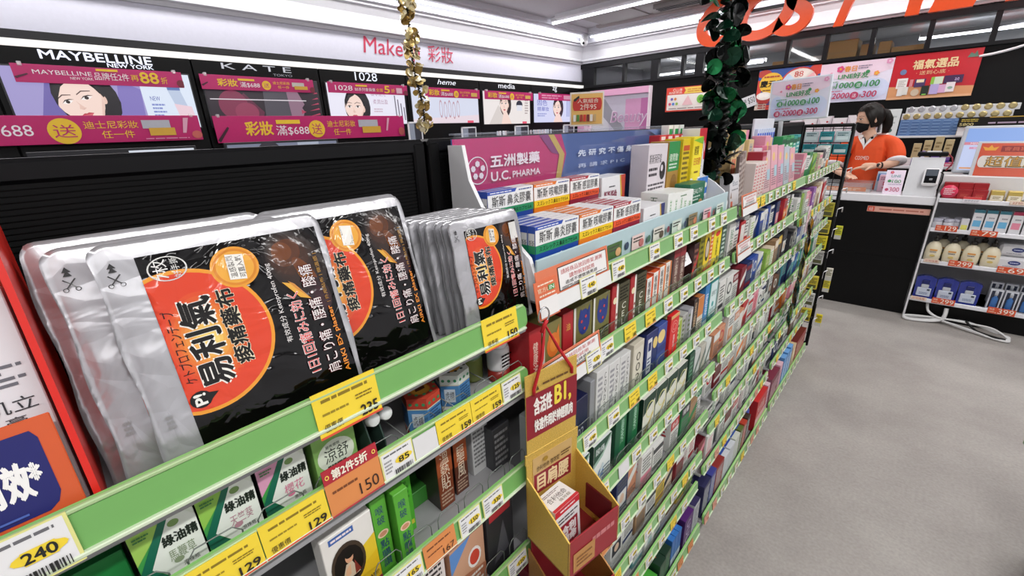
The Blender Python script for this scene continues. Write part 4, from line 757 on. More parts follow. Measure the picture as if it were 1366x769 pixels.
def roller(x, y, lab):
    o = empty('roller_bottle', (x, y, S2), 0, lab, 'bottle'); b = B(); b.lathe([(.0175, 0), (.018, .003), (.018, .020)], M('8e2a22', .3)); b.build('base', o)
    b = B(); b.lathe([(.018, .020), (.0185, .024), (.0185, .052), (.0165, .058)], M('e6e4e4', .25)); b.art((0, 0, 0), Y3, Z3, 1, 1, [])
    for k in range(5):
        b.art((.0188, -.012, .026), Y3, Z3, .024, .026, [('l', .05, .05, .95, .95, 4, '8a3a3a' if k == 2 else '4a4a4e')], eps=.0003)
    b.build('body', o); b = B(); b.lathe([(.0155, .058), (.0158, .062), (.0158, .073), (.013, .080), (.007, .0838), (.001, .0845)], M('eeeeee', .2)); b.build('cap', o); return o
roller(-.44, .428, 'white domed roller bottle with a red base beside the red cord'); roller(-.49, .405, 'white domed roller bottle half hidden behind the front one')
# ---- third shelf of the near unit
c = carton('lotion_box', .062, .03, .124, 'e3e0da', [('p', [(0, 0), (1, 0), (1, .72), (0, .45)], 'e3c22e'), ('p', [(0, 0), (1, 0), (1, .5), (0, .25)], 'e0b820'), ('r', .14, .9, .62, .97, '3a62a8'), ('l', .18, .91, .58, .96, 1, 'f0e0e0'), ('e', .42, .56, .34, .27, '3a2a1c'), ('e', .42, .56, .29, .22, '191210'), ('e', .44, .64, .08, .07, 'd09a78'), ('e', .45, .68, .09, .05, '14100e'), ('p', [(.22, .38), (.36, .58), (.48, .58), (.60, .40)], 'c9b49a'), ('p', [(.30, .42), (.34, .52), (.44, .56), (.42, .44)], 'd8a884'), ('p', [(.5, .40), (.52, .58), (.62, .42)], '7a2a20'), ('l', .15, .18, .8, .24, 1, 'b0621e'), ('r', .4, .0, 1, .15, '8e2440'), ('t', '酒粉', .56, .03, .86, .12, 'f0e8e4'), ('t', 'OAMP', .66, .2, .95, .25, '4a3a1a')])
c.location = (-.404, .104, S3); tag(c, 'yellow and white lotion box with a dark oval portrait on the third shelf', 'carton')
for k, (y, lab) in enumerate(((.168, 'slim green throat box with stacked blue characters, left of the two'), (.193, 'slim green throat box with stacked blue characters, right of the two'))):
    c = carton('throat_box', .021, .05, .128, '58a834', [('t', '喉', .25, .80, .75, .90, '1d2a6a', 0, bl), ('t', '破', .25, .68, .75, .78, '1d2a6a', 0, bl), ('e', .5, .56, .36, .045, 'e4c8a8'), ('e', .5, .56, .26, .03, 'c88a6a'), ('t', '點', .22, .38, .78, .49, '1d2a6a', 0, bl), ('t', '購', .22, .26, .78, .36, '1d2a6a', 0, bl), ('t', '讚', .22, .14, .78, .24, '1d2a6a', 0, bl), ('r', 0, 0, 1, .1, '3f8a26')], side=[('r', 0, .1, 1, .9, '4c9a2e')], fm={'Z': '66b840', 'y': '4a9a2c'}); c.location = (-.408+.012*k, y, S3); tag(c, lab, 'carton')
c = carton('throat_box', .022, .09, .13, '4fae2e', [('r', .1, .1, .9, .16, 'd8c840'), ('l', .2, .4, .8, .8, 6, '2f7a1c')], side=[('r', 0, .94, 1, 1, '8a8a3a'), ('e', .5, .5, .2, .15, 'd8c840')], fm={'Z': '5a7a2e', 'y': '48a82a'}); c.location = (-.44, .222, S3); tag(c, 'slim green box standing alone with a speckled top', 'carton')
c = carton('flat_box', .06, .09, .03, '3f8a36', top=[('l', .1, .1, .9, .9, 4, '2a5a24')], fm={'Z': '33702c'}); c.location = (-.47, .25, S3); tag(c, 'dark green flat box lying behind the wires on the third shelf', 'carton')
def brown(y, x, w, h, col, txt, lab, fl='9a4a24'):
    c = carton('remedy_box', w, .06, h, col, [('r', .0, .55, 1, 1, fl), ('t', txt, .2, .3, .8, .9, 'e4d4bc', 0, {'align': 'CENTER'}), ('l', .1, .05, .9, .28, 4, 'b8a088')], fm={'y': '2c2220', 'Z': '3a2a24'}); c.location = (x, y, S3); tag(c, lab, 'carton'); return c
brown(.286, -.435, .028, .115, '7a3a1e', '溫\n熱\n貼', 'brown remedy box with a dark side, left of the brown pair'); brown(.322, -.44, .026, .10, '5a2c1c', '驅\n風', 'dark brown remedy box, right of the brown pair')
c = carton('remedy_box', .036, .03, .135, 'c9c9c9', [('l', .08, .1, .92, .95, 14, '6e6e70')]); c.location = (-.45, .368, S3); tag(c, 'pale grey box of fine print behind the brown remedy boxes', 'carton')
c = carton('remedy_box', .04, .06, .085, '3a3a3e', [('l', .1, .1, .9, .9, 6, '8a8a8c')], fm={'Z': '2c2c30'}); c.location = (-.43, .396, S3); tag(c, 'charcoal box on the third shelf beside the hanging display', 'carton')
# ---- fourth shelf of the near unit
def fb(y, w, h, base, front, lab, x=-.402, Zc=None):
    c = carton('cooling_patch_box', w, .03, h, base, front, fm={'Z': Zc or base}); c.location = (x, y, S4); tag(c, lab, 'carton')
fb(.20, .058, .135, 'b8907a', [('r', 0, .62, 1, 1, 'd8d0cc'), ('l', .1, .66, .9, .95, 4, '2a2022'), ('r', 0, .58, 1, .64, 'b0303a'), ('c', .6, .3, .22, 'e0d8d0'), ('c', .6, .3, .18, 'c8402e')], 'patch box with dark letters above a red ring on the fourth shelf')
fb(.268, .07, .15, 'c8997c', [('r', 0, .84, 1, 1, '2a2628'), ('p', [(0, .8), (.6, .84), (0, .5)], '5a8ac8'), ('e', .68, .5, .2, .14, 'e8e2de'), ('e', .68, .5, .15, .1, 'c8402e'), ('p', [(0, .0), (1, .0), (1, .3), (0, .4)], 'a86a4e'), ('l', .5, .1, .9, .3, 3, 'e0d8d0')], 'tan patch box with a red ring under the orange price tag')
fb(.345, .062, .14, '2c2c30', [('r', .1, .8, .9, .95, 'b03038'), ('p', [(.2, .1), (.8, .2), (.6, .7)], '54545a')], 'black patch box with a red stripe beside the hanging display')
for k in range(4):
    fb(-.02+.052*k, .046, .11, ['5a8ab0', 'b8b4a8', '8a5a4a', '4a7a5a'][k], [('r', .1, .3, .9, .7, 'd8d8d2'), ('l', .15, .35, .85, .65, 3, '4a4a4a')], '%s patch box low on the fourth shelf near the picture foot' % ['blue', 'beige', 'brown', 'green'][k])
# ------------------------------------------------------------------ hanging red bins on a cord
o = empty('hanging_display', (RX+.008, .402, .55), RD(-10), 'red and gold card display of open bins hanging on a red cord', 'hanging display')
GOLD = M('e0ba58', .36, .3, .25, 420, .3, 700); RB = M('97202a', .4); RBD = M('7c1a22', .45)
w = .112
b = B(); b.box((0, .002, .47), (.0025, w-.004, .615), GOLD, .0006)   # header card
b.art((.0025, .002, .47), Y3, Z3, w-.006, .145, [('r', 0, .22, 1, .76, '8d1c2a'), ('t', '含活性', .14, .50, .48, .70, 'f4eee6', 0, {'bold': .02}), ('t', 'B1,', .54, .48, .86, .74, 'f0d84a', 0, {'bold': .025}), ('t', '快速作用於神經肌肉', .14, .29, .90, .44, 'f4eee6', 0, {'bold': .015}), ('l', .3, .82, .8, .87, 1, '6a4a20'), ('p', [(.17, .80), (.2, .86), (.23, .80)], '5a4020')], eps=.0004); b.build('header_card', o)
def bin_(z, first):
    dp, hb, hf = .098, .155, .075
    b = B()
    b.box((0, 0, z), (.0025, w, z+.16 if first else z+.11), GOLD if first else RB, .0006)
    b.box((0, 0, z), (dp, w, z+.003), RBD, .0006)
    for y, sg in ((0, -1), (w-.0025, 1)):
        b.prism([(0, y, z), (dp, y, z), (dp, y, z+hf), (0, y, z+hf+.052)], (0, .0025, 0), GOLD if first else M('9a6a2e', .45, .3, .2, 260))
    b.box((dp-.0025, 0, z), (dp, w, z+hf), RB, .0006)
    b.art((dp, 0, z), Y3, Z3, w, hf, [('l', .45, .5, .9, .75, 1, 'c8787a'), ('r', .08, .1, .5, .62, 'b98448'), ('l', .14, .2, .44, .5, 3, '8a5a2a')] if first else [('t', '合利他命', .4, .4, .9, .66, 'd8a8a4')], eps=.0004)
    q = b.build('bin', o)
    if first:
        c = B(); c.box((.0026, .012, z+.082), (.0034, w-.014, z+.157), M('c9a66a', .4)); c.art((.0034, .012, z+.082), Y3, Z3, w-.026, .075, [('r', .02, .02, .98, .56, '8d1c2a'), ('t', '目肩腰', .10, .10, .90, .52, 'e8cfa0', 0, {'bold': .02}), ('t', '合利他命 強效錠', .08, .62, .66, .76, '3a2418'), ('l', .7, .66, .95, .8, 2, '6a4a2a'), ('e', .3, .86, .06, .06, 'a8842e')], eps=.0003); c.build('label_card', q)
        c = B(); c.box((.03, w-.0052, z+.02), (.085, w-.0026, z+.072), M('6a1620', .4)); c.build('tab', q)
bin_(.305, True); bin_(.150, False); bin_(-.0, False)
b = B(); b.box((.003, .004, .0), (.0045, w-.004, .30), M('8a1e26', .45)); b.build('back_strip', o)
b = B(); b.box((.0, -.002, .455), (.003, w+.001, .475), GOLD, .0006); b.build('joint', o)
cord = B(); CR = M('c01a24', .6)
top = Vector((.010, .034, .692)); a_ = Vector((.005, .016, .590)); c_ = Vector((.005, .094, .598))
cord.tube([a_+Vector((0, 0, -.01)), a_, a_.lerp(top, .5)+Vector((.004, .002, 0)), top, top.lerp(c_, .5)+Vector((.004, -.004, 0)), c_, c_+Vector((0, 0, -.01))], .0026, CR, 10); cord.tube([top+Vector((-.002, -.004, -.012)), top, top+Vector((0, .004, .006))], .0030, CR, 8); cord.build('cord', o)
b = B(); b.tube([(.006+.0, .036+.010*sin(2*pi*i/16), .704+.012*cos(2*pi*i/16)) for i in range(16)], .0012, M('b8bcc0', .2, .9), 8, closed=True); b.build('hook_ring', o)
# one white and red medicine box standing in the top bin
c = carton('vitamin_box', .058, .042, .088, 'e8e6e6', [('r', 0, .86, 1, 1, 'c8303a'), ('l', .2, .9, .8, .96, 1, 'f4e8e8'), ('r', .12, .1, .88, .62, '9a2836'), ('t', '合利\n他命', .2, .16, .8, .56, 'f0e8e8', 0, {'bold': .02}), ('l', .1, .66, .9, .8, 2, '5a5256')], side=[('l', .2, .1, .8, .9, 6, '8a8488'), ('r', 0, .88, 1, 1, 'dcd8da')], top=[('t', '合利他命', .14, .40, .86, .66, '3a2a2c', 0, {'bold': .012}), ('t', '強效錠', .42, .22, .86, .36, '6a5a3a'), ('l', .14, .72, .8, .86, 2, '8a7a7c'), ('r', .0, 0, 1, .13, 'c8303a')])
c.location = (-.298, .399, .862); c.rotation_euler = (0, RD(-4), RD(-4)); tag(c, 'white and red vitamin box standing in the top bin of the hanging display', 'carton')
# ------------------------------------------------------------------ pink and blue counter display on the second unit
TZ = Z2[0]+.0105
o = empty('counter_display', (-.3945, .47, TZ), 0, 'stepped counter display with a pink and blue header behind clear acrylic and white curved sides', 'counter display')
TW = .86
b = B(); b.box((-.175, .004, .0), (0, TW-.004, .006), M('cfdde0', .35), .001); b.box((-.175, .004, .0), (-.088, TW-.004, .05), M('c5d6da', .35), .002); b.build('step', o)
b = B(); b.box((-.004, .004, 0), (.0, TW-.006, .064), M('b4cbd0', .35), .001)
it = [('c', .018, .55, .009, '2e3a5a')]
for k in range(7):
    u = .235+.105*k; s = ['4a6a3a', 'e2c8c4', 'd8d4cc', 'c9d6cc', '8a7a5a', 'e0b8c0', 'd6e0d8'][k]
    it += [('c', u-.022, .42+.05*(k % 2), .009, ['7a3a4a', '33405e', '4a6a5a'][k % 3]), ('r', u, .24, u+.062, .70, s), ('l', u+.006, .45, u+.05, .64, 2, '4a4a44'), ('e', u+.045, .40, .012, .13, ['d8a878', 'b86a6a', '5a4a40', 'e4e4dc', 'c87a5a', 'c84a5a', '6a9a6a'][k])]
b.art((0, .004, 0), Y3, Z3, TW-.01, .064, it, eps=.0004); b.build('front_lip', o)
PROF = [(.0, .0), (.0, .035), (-.012, .066), (-.04, .088), (-.075, .108), (-.11, .135), (-.135, .175), (-.146, .228), (-.18, .228), (-.18, 0)]
for y, yy in ((0, 0), (TW-.007, TW-.007)):
    b = B(); b.prism([(x, y, z) for x, z in PROF], (0, .007, 0), M('e6e6e8', .35), M('eeeeef', .35)); b.build('side_panel', o)
b = B(); HW = TW-.016; HH = .175
b.box((-.182, .008, .062), (-.178, HW+.008, .062+HH), M('4f67a0', .35), .0005)
hx = [('p', [(0, 0), (.31, 0), (.372, .77), (.35, 1), (0, 1)], 'c4286f'), ('p', [(0, 0), (.36, 0), (.36, .36), (.2, .40), (0, .44)], '9a3a8e'), ('p', [(0, 0), (.36, 0), (.36, .28), (0, .34)], '7a4a98'), ('p', [(.262, 1), (.296, 1), (.34, .77), (.31, .80)], '8a3a7a'), ('p', [(.30, .0), (.322, 0), (.362, .77), (.318, 1), (.296, 1), (.340, .77)], 'c9ad5a'),
      ('o', .06, .695, .029, .135, .0022, 'f2e8f0')] + [('p', [(.06+(.0135*cos(RD(90+72*i))+.0068*cos(RD(60*j+90+72*i))), .695+(.064*sin(RD(90+72*i))+.032*sin(RD(60*j+90+72*i)))) for j in range(6)], 'f2e8f0') for i in range(5)] + [
      ('t', '五洲製藥', .095, .71, .258, .83, 'f6ecf2', 0, {'bold': .015}), ('t', 'U.C.', .095, .575, .155, .665, 'f6ecf2', 0, {'bold': .025}), ('t', 'PHARMA', .162, .585, .258, .65, 'f6ecf2', 0, {'bold': .025}),
      ('t', '先 研 究 不 傷 身 體 ,', .415, .72, .77, .80, 'dfe6f2', 0, {'bold': .015}), ('t', '再 講 求 P I C', .415, .58, .66, .635, 'cfd8ea'), ('p', [(.62, .0), (1, .3), (1, 0)], '435a94'), ('p', [(.8, 1), (1, .7), (1, 1)], '6f88ba')]
b.art((-.178, .008, .062), Y3, Z3, HW, HH, hx, eps=.0004); b.build('header_card', o)
b = B(); b.box((-.172, .006, .11), (-.1695, TW-.004, .246), GLASS('dfe6f4', .02)); b.box((-.182, .006, .243), (-.1695, TW-.004, .246), GLASS('e4eaf6', .12)); b.build('acrylic_cover', o)
def pill(u, v, c): return [('e', u, v+.09, .045, .06, 'f4f0ee'), ('r', u-.045, v-.02, u+.045, v+.09, 'f4f0ee'), ('r', u-.045, v-.13, u+.045, v-.02, c), ('e', u, v-.13, .045, .06, c)]
def capsule(main, band, bandtxt, top, name3, pc, lab, w, grp):
    it = [('r', 0, .72, 1, 1, 'ececea'), ('p', [(0, 1), (0, .945), (.58, .945), (.62, 1)], top), ('l', .05, .955, .5, .985, 1, 'f0f0f0'), ('l', .66, .945, .96, .985, 1, '5a6aa0'), ('r', 0, .60, 1, .72, band), ('t', '斯斯', .08, .75, .36, .92, '18181a', 0, {'bold': .012}), ('t', name3, .40, .75, .94, .92, '3a3a3e'), ('t', 'スズレックス', .07, .62, .50, .70, bandtxt, 0, {'bold': .012}), ('t', '鼻炎カプセルA', .52, .62, .95, .695, bandtxt)] + pill(.56, .38, pc)
    c = carton('capsule_box', w, .0145, .105, main, it, [('r', .1, .64, .9, .95, 'e4e4e2'), ('t', '斯斯', .15, .7, .85, .8, '222222'), ('r', 0, .9, 1, 1, top), ('r', 0, .60, 1, .72, band)], [('r', 0, .0, 1, 1, 'ecebee'), ('r', 0, .2, .58, .9, top)], fm={'Z': 'e8e8ec'})
    tag(c, lab, 'carton', grp); return c
CB = [('17449a', '1e8e5e', '101814', '2d4fb0', '鼻炎膠囊', '3fa8c8', 'blue and green', .113), ('e6801e', 'f2cc26', '1c160c', 'e07a2e', '咳嗽膠囊', 'b8a0d0', 'orange and yellow', .108), ('8f1c38', 'e8552a', '1a0e0c', 'a8303e', '感冒膠囊', 'd8362c', 'crimson and orange', .105)]
for tier, (x0, zb, y0) in enumerate(((-.405, TZ+.0065, .484), (-.505, TZ+.0505, .486))):
    y = y0
    for k, (m_, bd, bt, tp, nm, pc, ds, w) in enumerate(CB):
        n = 5 if tier == 0 else 2
        for q in range(n):
            lab = '%s capsule carton with a pill picture, foremost in the %s display row' % (ds, 'lower' if tier == 0 else 'upper')
            if q == 0: c0 = c = capsule(m_, bd, bt, tp, nm, pc, lab, w, None)
            else:
                c = copy_tree(c0); tag(c, '%s capsule carton filed behind the foremost one, %s display row' % (ds, 'lower' if tier == 0 else 'upper'), None, '%s cartons filed behind, %s row' % (ds, 'lower' if tier == 0 else 'upper'))
            c.location = (x0-.0152*q, y, zb)
        y += w+.003
def wb(loc, w, d, h, base, front, side, lab, top=(), fm=None, rz=0, name='medicine_carton'):
    c = carton(name, w, d, h, base, front, side, top, fm=fm); c.location = loc; c.rotation_euler = (0, 0, rz); tag(c, lab, 'carton'); return c
SF = lambda red, nm: [('p', [(.66, 0), (.86, .55), (.78, 1), (1, 1), (1, 0)], red), ('p', [(.62, 0), (.82, .5), (.74, 1), (.79, 1), (.88, .55), (.68, 0)], 'c9a83c'), ('t', nm, .10, .44, .64, .68, '8a4a5a' if red == 'b8402e' else '3a4470', 0, {'bold': .015}), ('l', .3, .74, .55, .80, 1, '5a5a5e'), ('t', '舒鼻錠', .28, .14, .56, .27, '3a3034')]
wb((-.402, .826, TZ+.0065), .098, .06, .082, 'e4e4e6', SF('33366c', '斯斯蘇倫'), [('r', .2, .5, .8, .9, 'd8502e'), ('bar', .2, .1, .8, .4)], 'white carton with a navy and gold curve, lower row of the counter display', name='pill_carton')
wb((-.500, .822, TZ+.0505), .100, .045, .095, 'e2e2e4', SF('b8402e', '斯斯舒倫'), [('l', .1, .2, .9, .8, 4, '9a9aa0')], 'white carton with a red and gold curve, upper row of the counter display', name='pill_carton')
GC = [('t', '保\n肝', .14, .52, .26, .86, '3f9a3e', 0, bl), ('t', '甘\n草', .40, .42, .54, .78, '3f9a3e', 0, bl), ('t', '清\n涼', .70, .36, .86, .72, '3f9a3e', 0, bl), ('p', [(.5, .18), (.58, .34), (.54, .12)], 'e4c83a'), ('l', .1, .88, .5, .94, 1, '6a8a6a')]
for k in range(3):
    wb((-.400-.002*k, .935+.034*k, TZ+.0065), .032 if k < 2 else .085, .066, .098-.003*k, 'e6e8e4', GC if k == 2 else [('t', '甘\n草\n片', .35, .2, .65, .85, '4a9a4a')], [('t', '五\n洲\n製\n藥', .35, .1, .65, .9, '3a5a3a'), ('bar', .75, .1, .95, .4)], '%s white carton with green characters, lower display row' % ['first', 'second', 'wide third'][k])
wb((-.415, 1.094, TZ+.0065), .10, .04, .10, '1f6a4c', [('r', 0, 0, 1, .36, 'b08a5a'), ('t', 'HEALTH', .1, .74, .8, .86, 'dfe8e0', 0, bl), ('l', .1, .55, .7, .70, 2, 'c8d8cc'), ('e', .75, .42, .16, .16, 'b88a5a')], [], 'green and tan carton at the right of the lower display row')
wb((-.47, .97, TZ+.0505), .10, .045, .155, 'd4ccd2', [('t', '斯斯保肝錠', .06, .72, .70, .86, '2a2428', 0, bl), ('l', .06, .52, .5, .68, 2, '3a343a'), ('e', .78, .60, .16, .14, '2a2628'), ('e', .74, .64, .06, .05, 'd4ccd2'), ('l', .06, .2, .9, .44, 4, '5a545a')], [], 'pale mauve carton with black print, upper row of the counter display')
wb((-.468, 1.074, TZ+.0505), .065, .05, .158, 'a9823e', [('r', 0, .55, 1, 1, '2f8a4a'), ('t', '健胃散', .1, .7, .85, .82, 'e8efe2', 0, bl), ('l', .1, .58, .8, .68, 2, 'd0e0d0'), ('e', .6, .36, .28, .14, '8a642a'), ('l', .1, .1, .8, .25, 3, '6a4a1e')], [], 'green and ochre carton in the upper row of the counter display')
wb((-.462, 1.142, TZ+.0505), .048, .05, .162, 'd8bc22', [('l', .1, .2, .9, .9, 9, '6a5a1a'), ('r', .1, .82, .9, .9, 'c0522a')], [], 'yellow carton of fine print in the upper row of the counter display')
wb((-.455, 1.192, TZ+.0505), .066, .05, .165, 'ead62e', [('r', 0, 0, 1, .36, 'eceae4'), ('e', .5, .56, .48, .26, 'f4e23a'), ('p', [(0, .95), (1, 1), (1, .88)], '7ab83a'), ('t', '健腸', .15, .72, .60, .86, '5a4a10', 0, bl), ('t', '日安膠', .18, .56, .85, .68, 'c8402a', 0, bl), ('l', .3, .42, .7, .48, 1, '8a6a1a'), ('e', .45, .18, .12, .08, 'd85a3a'), ('p', [(.37, .06), (.53, .06), (.53, .18), (.37, .18)], 'd85a3a')], [], 'yellow and white carton with a red pouch picture, upper display row')
wb((-.468, 1.262, TZ+.0505), .052, .05, .185, 'e4e6ea', [('r', 0, .55, 1, 1, 'c8303e'), ('e', .5, .55, .32, .18, 'e8e8ee'), ('t', '日\n安\n瓶', .3, .16, .66, .64, '24346a', 0, bl)] + [('e', .2+.15*i, .76+.04*sin(i*1.05), .05, .07, 'eceef2') for i in range(5)], [], 'red and white carton with a footprint shape, upper display row')
for k in range(4): wb((-.515, 1.12+.042*k, TZ+.0505), .04, .03, .172, 'c22a34', [('r', .2, .93, .8, .98, 'e8d8d8')], [], 'red carton at the back of the counter display, %s from the left' % ORD[k])
# slim cartons standing at the right end
for k in range(3): wb((-.534+.003*k, 1.212+.030*k, TZ+.0505), .027, .022, .196, 'eef0ea', [('r', .12, .05, .86, .95, '2a9a4c'), ('l', .3, .3, .7, .7, 5, '1c5a34'), ('r', .88, .05, .97, .95, '24346a')], [], 'tall slim green carton behind the red footprint one, %s from the left' % ORD[k], name='slim_carton')
for k in range(3): wb((-.452, 1.24+.026*k-.0, TZ+.0065), .025, .035, .10, 'dfe2ea', [('r', 0, .52, 1, 1, '3a78c8'), ('c', .5, .76, .3, 'e8e4c8'), ('t', 'N\nO', .25, .08, .75, .46, '2a3474')], [('bar', .2, .5, .8, .9), ('r', 0, .0, 1, .3, 'd8d8dc')], 'small blue and white carton, %s from left at the right display end' % ORD[k], name='small_carton')
# the small card stand on top of the shelf
o = empty('price_card_stand', (-.70, 1.19, 1.4935), RD(-57), 'small orange edged card marked 2 and 95 on a clear stand above the shelf', 'sign')
o.location = (-.66, 1.0, 1.4935)
b = B(); b.box((-.012, -.02, 0), (.012, .02, .003), GLASS('ffffff', .2), .001); b.box((-.001, -.006, 0), (.001, .006, .014), GLASS('ffffff', .2)); b.build('foot', o)
b = B(); b.box((-.001, -.042, .012), (.001, .042, .092), M('e8e0d8', .3), .0004); b.art((.0011, -.042, .012), Y3, Z3, .084, .08, [('r', .04, .05, .96, .95, 'e8b868'), ('r', .14, .46, .88, .82, 'c8352e'), ('e', .14, .64, .06, .18, 'c8352e'), ('e', .88, .64, .06, .18, 'c8352e'), ('t', '人氣組合', .22, .68, .84, .8, 'f4e8d8'), ('t', '2件95', .3, .48, .78, .66, 'f4e8d8', 0, bl), ('p', [(.1, .78), (.26, .9), (.28, .84), (.14, .72)], '2a2a2a')] + [('r', .1+.1*i, .14, .18+.1*i, .34, ['e8e4dc', '5a8a3a', 'a83a2e', 'd8402e', '7a2a2e', 'ece4dc', 'c8a878', 'e0d8c8'][i]) for i in range(7)], eps=.0004); b.build('card', o)
# ------------------------------------------------------------------ goods on the lower shelves
_used = {}
def goods(x, y, z, w, d, h, base, front, lab, side=(), top=(), fm=None, name='medicine_carton', rz=0., ry=0., cat='carton'):
    zs = Z2 if y < 1.38 else Z3_ if y < 2.318 else Z4; up = [q for q in zs if q > z+.03]
    if up: h = min(h, min(up)-z-.018)
    c = carton(name, w, d, h, base, front, side, top, fm=fm); c.location = (x-.012*(ry > 0), y, z+d*sin(ry)+.0004); c.rotation_euler = (0, -ry, rz)
    tag(c, lab, cat); return c
def where(i, bay): return '%s shelf from the top of the %s unit' % (ORD[i], bay)
# hand-matched rows of the second unit ------------------------------------------------
A = -.001
z = Z2[1]+A; x = -.394
NZ = [('r', 0, 0, .16, 1, 'd8d4cc'), ('t', 'N\nE\nW', .03, .25, .13, .7, '8a2a2a'), ('l', .25, .05, .95, .35, 4, '2a2c1e')]
goods(x, .452, z, .03, .06, .115, 'b0242a', [('t', '健\n康\n油', .3, .3, .7, .8, 'ead8c8')], 'red remedy carton behind the red cord on the second shelf of the second unit')
goods(x, .484, z, .052, .05, .112, '7d7440', [('r', 0, 0, .12, 1, 'd8d4cc'), ('e', .56, .62, .34, .20, 'd8742e'), ('p', [(.3, .75), (.36, .90), (.5, .78)], 'd8742e'), ('p', [(.7, .78), (.84, .92), (.86, .7)], 'd8742e'), ('e', .56, .62, .2, .11, 'e08a3a'), ('l', .3, .05, .95, .3, 4, '2a2c1e')], 'olive remedy carton with an orange animal shape on the second shelf')
goods(x, .540, z, .030, .05, .114, 'a8262c', [('t', '油', .3, .7, .7, .82, 'd8a84a')], 'plain red remedy carton between two olive ones on the second shelf')
def flagbox(y, lab): return goods(x, y, z, .058, .05, .114, '6f6a3a', [('r', 0, 0, .10, 1, 'dcdad2'), ('t', 'C\nE\nL', .02, .1, .08, .3, '8a2a2a'), ('e', .54, .70, .32, .22, '24357e'), ('p', [(.26, .8), (.34, .95), (.5, .84)], '24357e'), ('p', [(.68, .82), (.84, .96), (.86, .72)], '24357e'), ('c', .40, .72, .05, 'c8403a'), ('c', .62, .78, .05, 'c8403a'), ('c', .56, .58, .05, 'c8403a'), ('l', .2, .05, .95, .42, 7, '22241a')], lab)
flagbox(.572, 'olive remedy carton with a blue starred animal shape, nearer of two'); flagbox(.634, 'olive remedy carton with a blue starred animal shape, farther of two')
for k, y in enumerate((.700, .774)):
    goods(x, y, z, .024, .05, .118, 'a8262c', [('r', .7, 0, 1, 1, 'e4e0d8'), ('c', .5, .72, .3, 'e8dcb8'), ('l', .74, .1, .96, .5, 4, '8a2a2a')], 'slim red and white remedy carton with a cream disc, %s of two' % ('nearer' if k == 0 else 'farther'), name='slim_carton')
    goods(x, y+.026, z, .044, .05, .115, '4a4630', [('t', 'C\nE\nL', .35, .2, .7, .62, 'd8d8c8', 0, bl), ('l', .1, .66, .9, .95, 5, '1c1c14')], 'dark olive carton with white stacked letters, %s of two' % ('nearer' if k == 0 else 'farther'))
y = .850
for k, (c1, c2, h) in enumerate((('e6e2dc', 'd8542a', .092), ('e4e0da', 'd85a30', .098), ('e2ded8', 'd87a3a', .103), ('e4dcd2', 'c8743a', .106))):
    goods(x, y, z, .030, .08, h, c1, [('r', .72, 0, 1, 1, c2), ('t', '喉\n糖\n丸', .14, .38, .6, .92, '222226', 0, bl), ('r', .0, 0, .7, .25, 'd0cec8'), ('l', .1, .04, .6, .22, 3, '6a6a6e')], 'white and orange throat carton, %s from left, second shelf, second unit' % ORD[k], fm={'Z': c2, 'y': 'd8603a'}, name='throat_carton'); y += .031
for k in range(2):
    goods(x, .985+.036*k, z, .034, .10, .130-.004*k, '6e4a44', [('r', 0, .82, 1, 1, '8e2a30'), ('t', '正\n露\n丸', .25, .3, .75, .8, 'd8c8b8', 0, bl), ('l', .1, .04, .9, .26, 5, 'c8b8b0')], 'maroon carton with a dark flat top, %s of the pair on the second shelf' % ['left', 'right'][k], fm={'Z': '4a3c3a', 'y': '6a5a58'})
goods(-.412, 1.060, z, .042, .03, .075, '8a6a50', [('p', [(0, .5), (1, .8), (1, 1), (0, .8)], 'd8d0c4'), ('e', .5, .35, .4, .2, '5a3a2a')], 'small brown picture carton tilted below a white paper tag', ry=.2)
b = B(); b.box((0, 0, 0), (.001, .05, .03), M('e8e8e8', .4)); b.art((.0011, 0, 0), Y3, Z3, .05, .03, [('l', .1, .3, .6, .8, 2, '8a8a8a')]); o = b.build('paper_tag'); o.location = (-.396, 1.055, z+.068); o.rotation_euler = (0, -.5, 0); tag(o, 'white paper tag sticking out above the brown picture carton', 'tag')
goods(x, 1.11, z, .034, .06, .115, '3a1c1c', [('p', [(0, .2), (1, .6), (1, .8), (0, .4)], 'c03030'), ('l', .1, .1, .9, .9, 6, '8a5a4a')], 'dark carton with red slanted stripes on the second shelf of the second unit')
goods(x, 1.150, z, .034, .06, .135, '8a8420', [('l', .1, .2, .9, .9, 6, '4a4a10')], 'olive green carton on the second shelf of the second unit')
goods(x, 1.188, z, .04, .06, .138, 'e6c82e', [('e', .5, .62, .4, .26, '3a3024'), ('e', .5, .62, .3, .18, 'c8b8a8'), ('r', 0, 0, 1, .22, 'd86a2e')], 'yellow carton with a dark round picture on the second shelf')
goods(x, 1.230, z, .020, .06, .136, 'd8622a', [('l', .1, .2, .9, .9, 8, 'f0d8a8')], 'slim orange carton between two yellow ones', name='slim_carton')
goods(x, 1.252, z, .062, .06, .140, 'ecd42c', [('e', .5, .85, .3, .06, 'd83a2a'), ('t', '福\n氣\n散', .38, .36, .62, .76, '3a3a14', 0, bl), ('e', .4, .16, .16, .08, '2a2a2a'), ('e', .7, .28, .1, .06, '2a2a2a'), ('r', 0, 0, 1, .06, 'c8602a')], 'bright yellow carton with black spots at the right end of the second shelf')
goods(x, 1.318, z, .04, .05, .13, '3a5a4a', [('l', .2, .1, .8, .9, 8, 'c8d8cc')], 'dark green carton at the far right end of the second shelf')
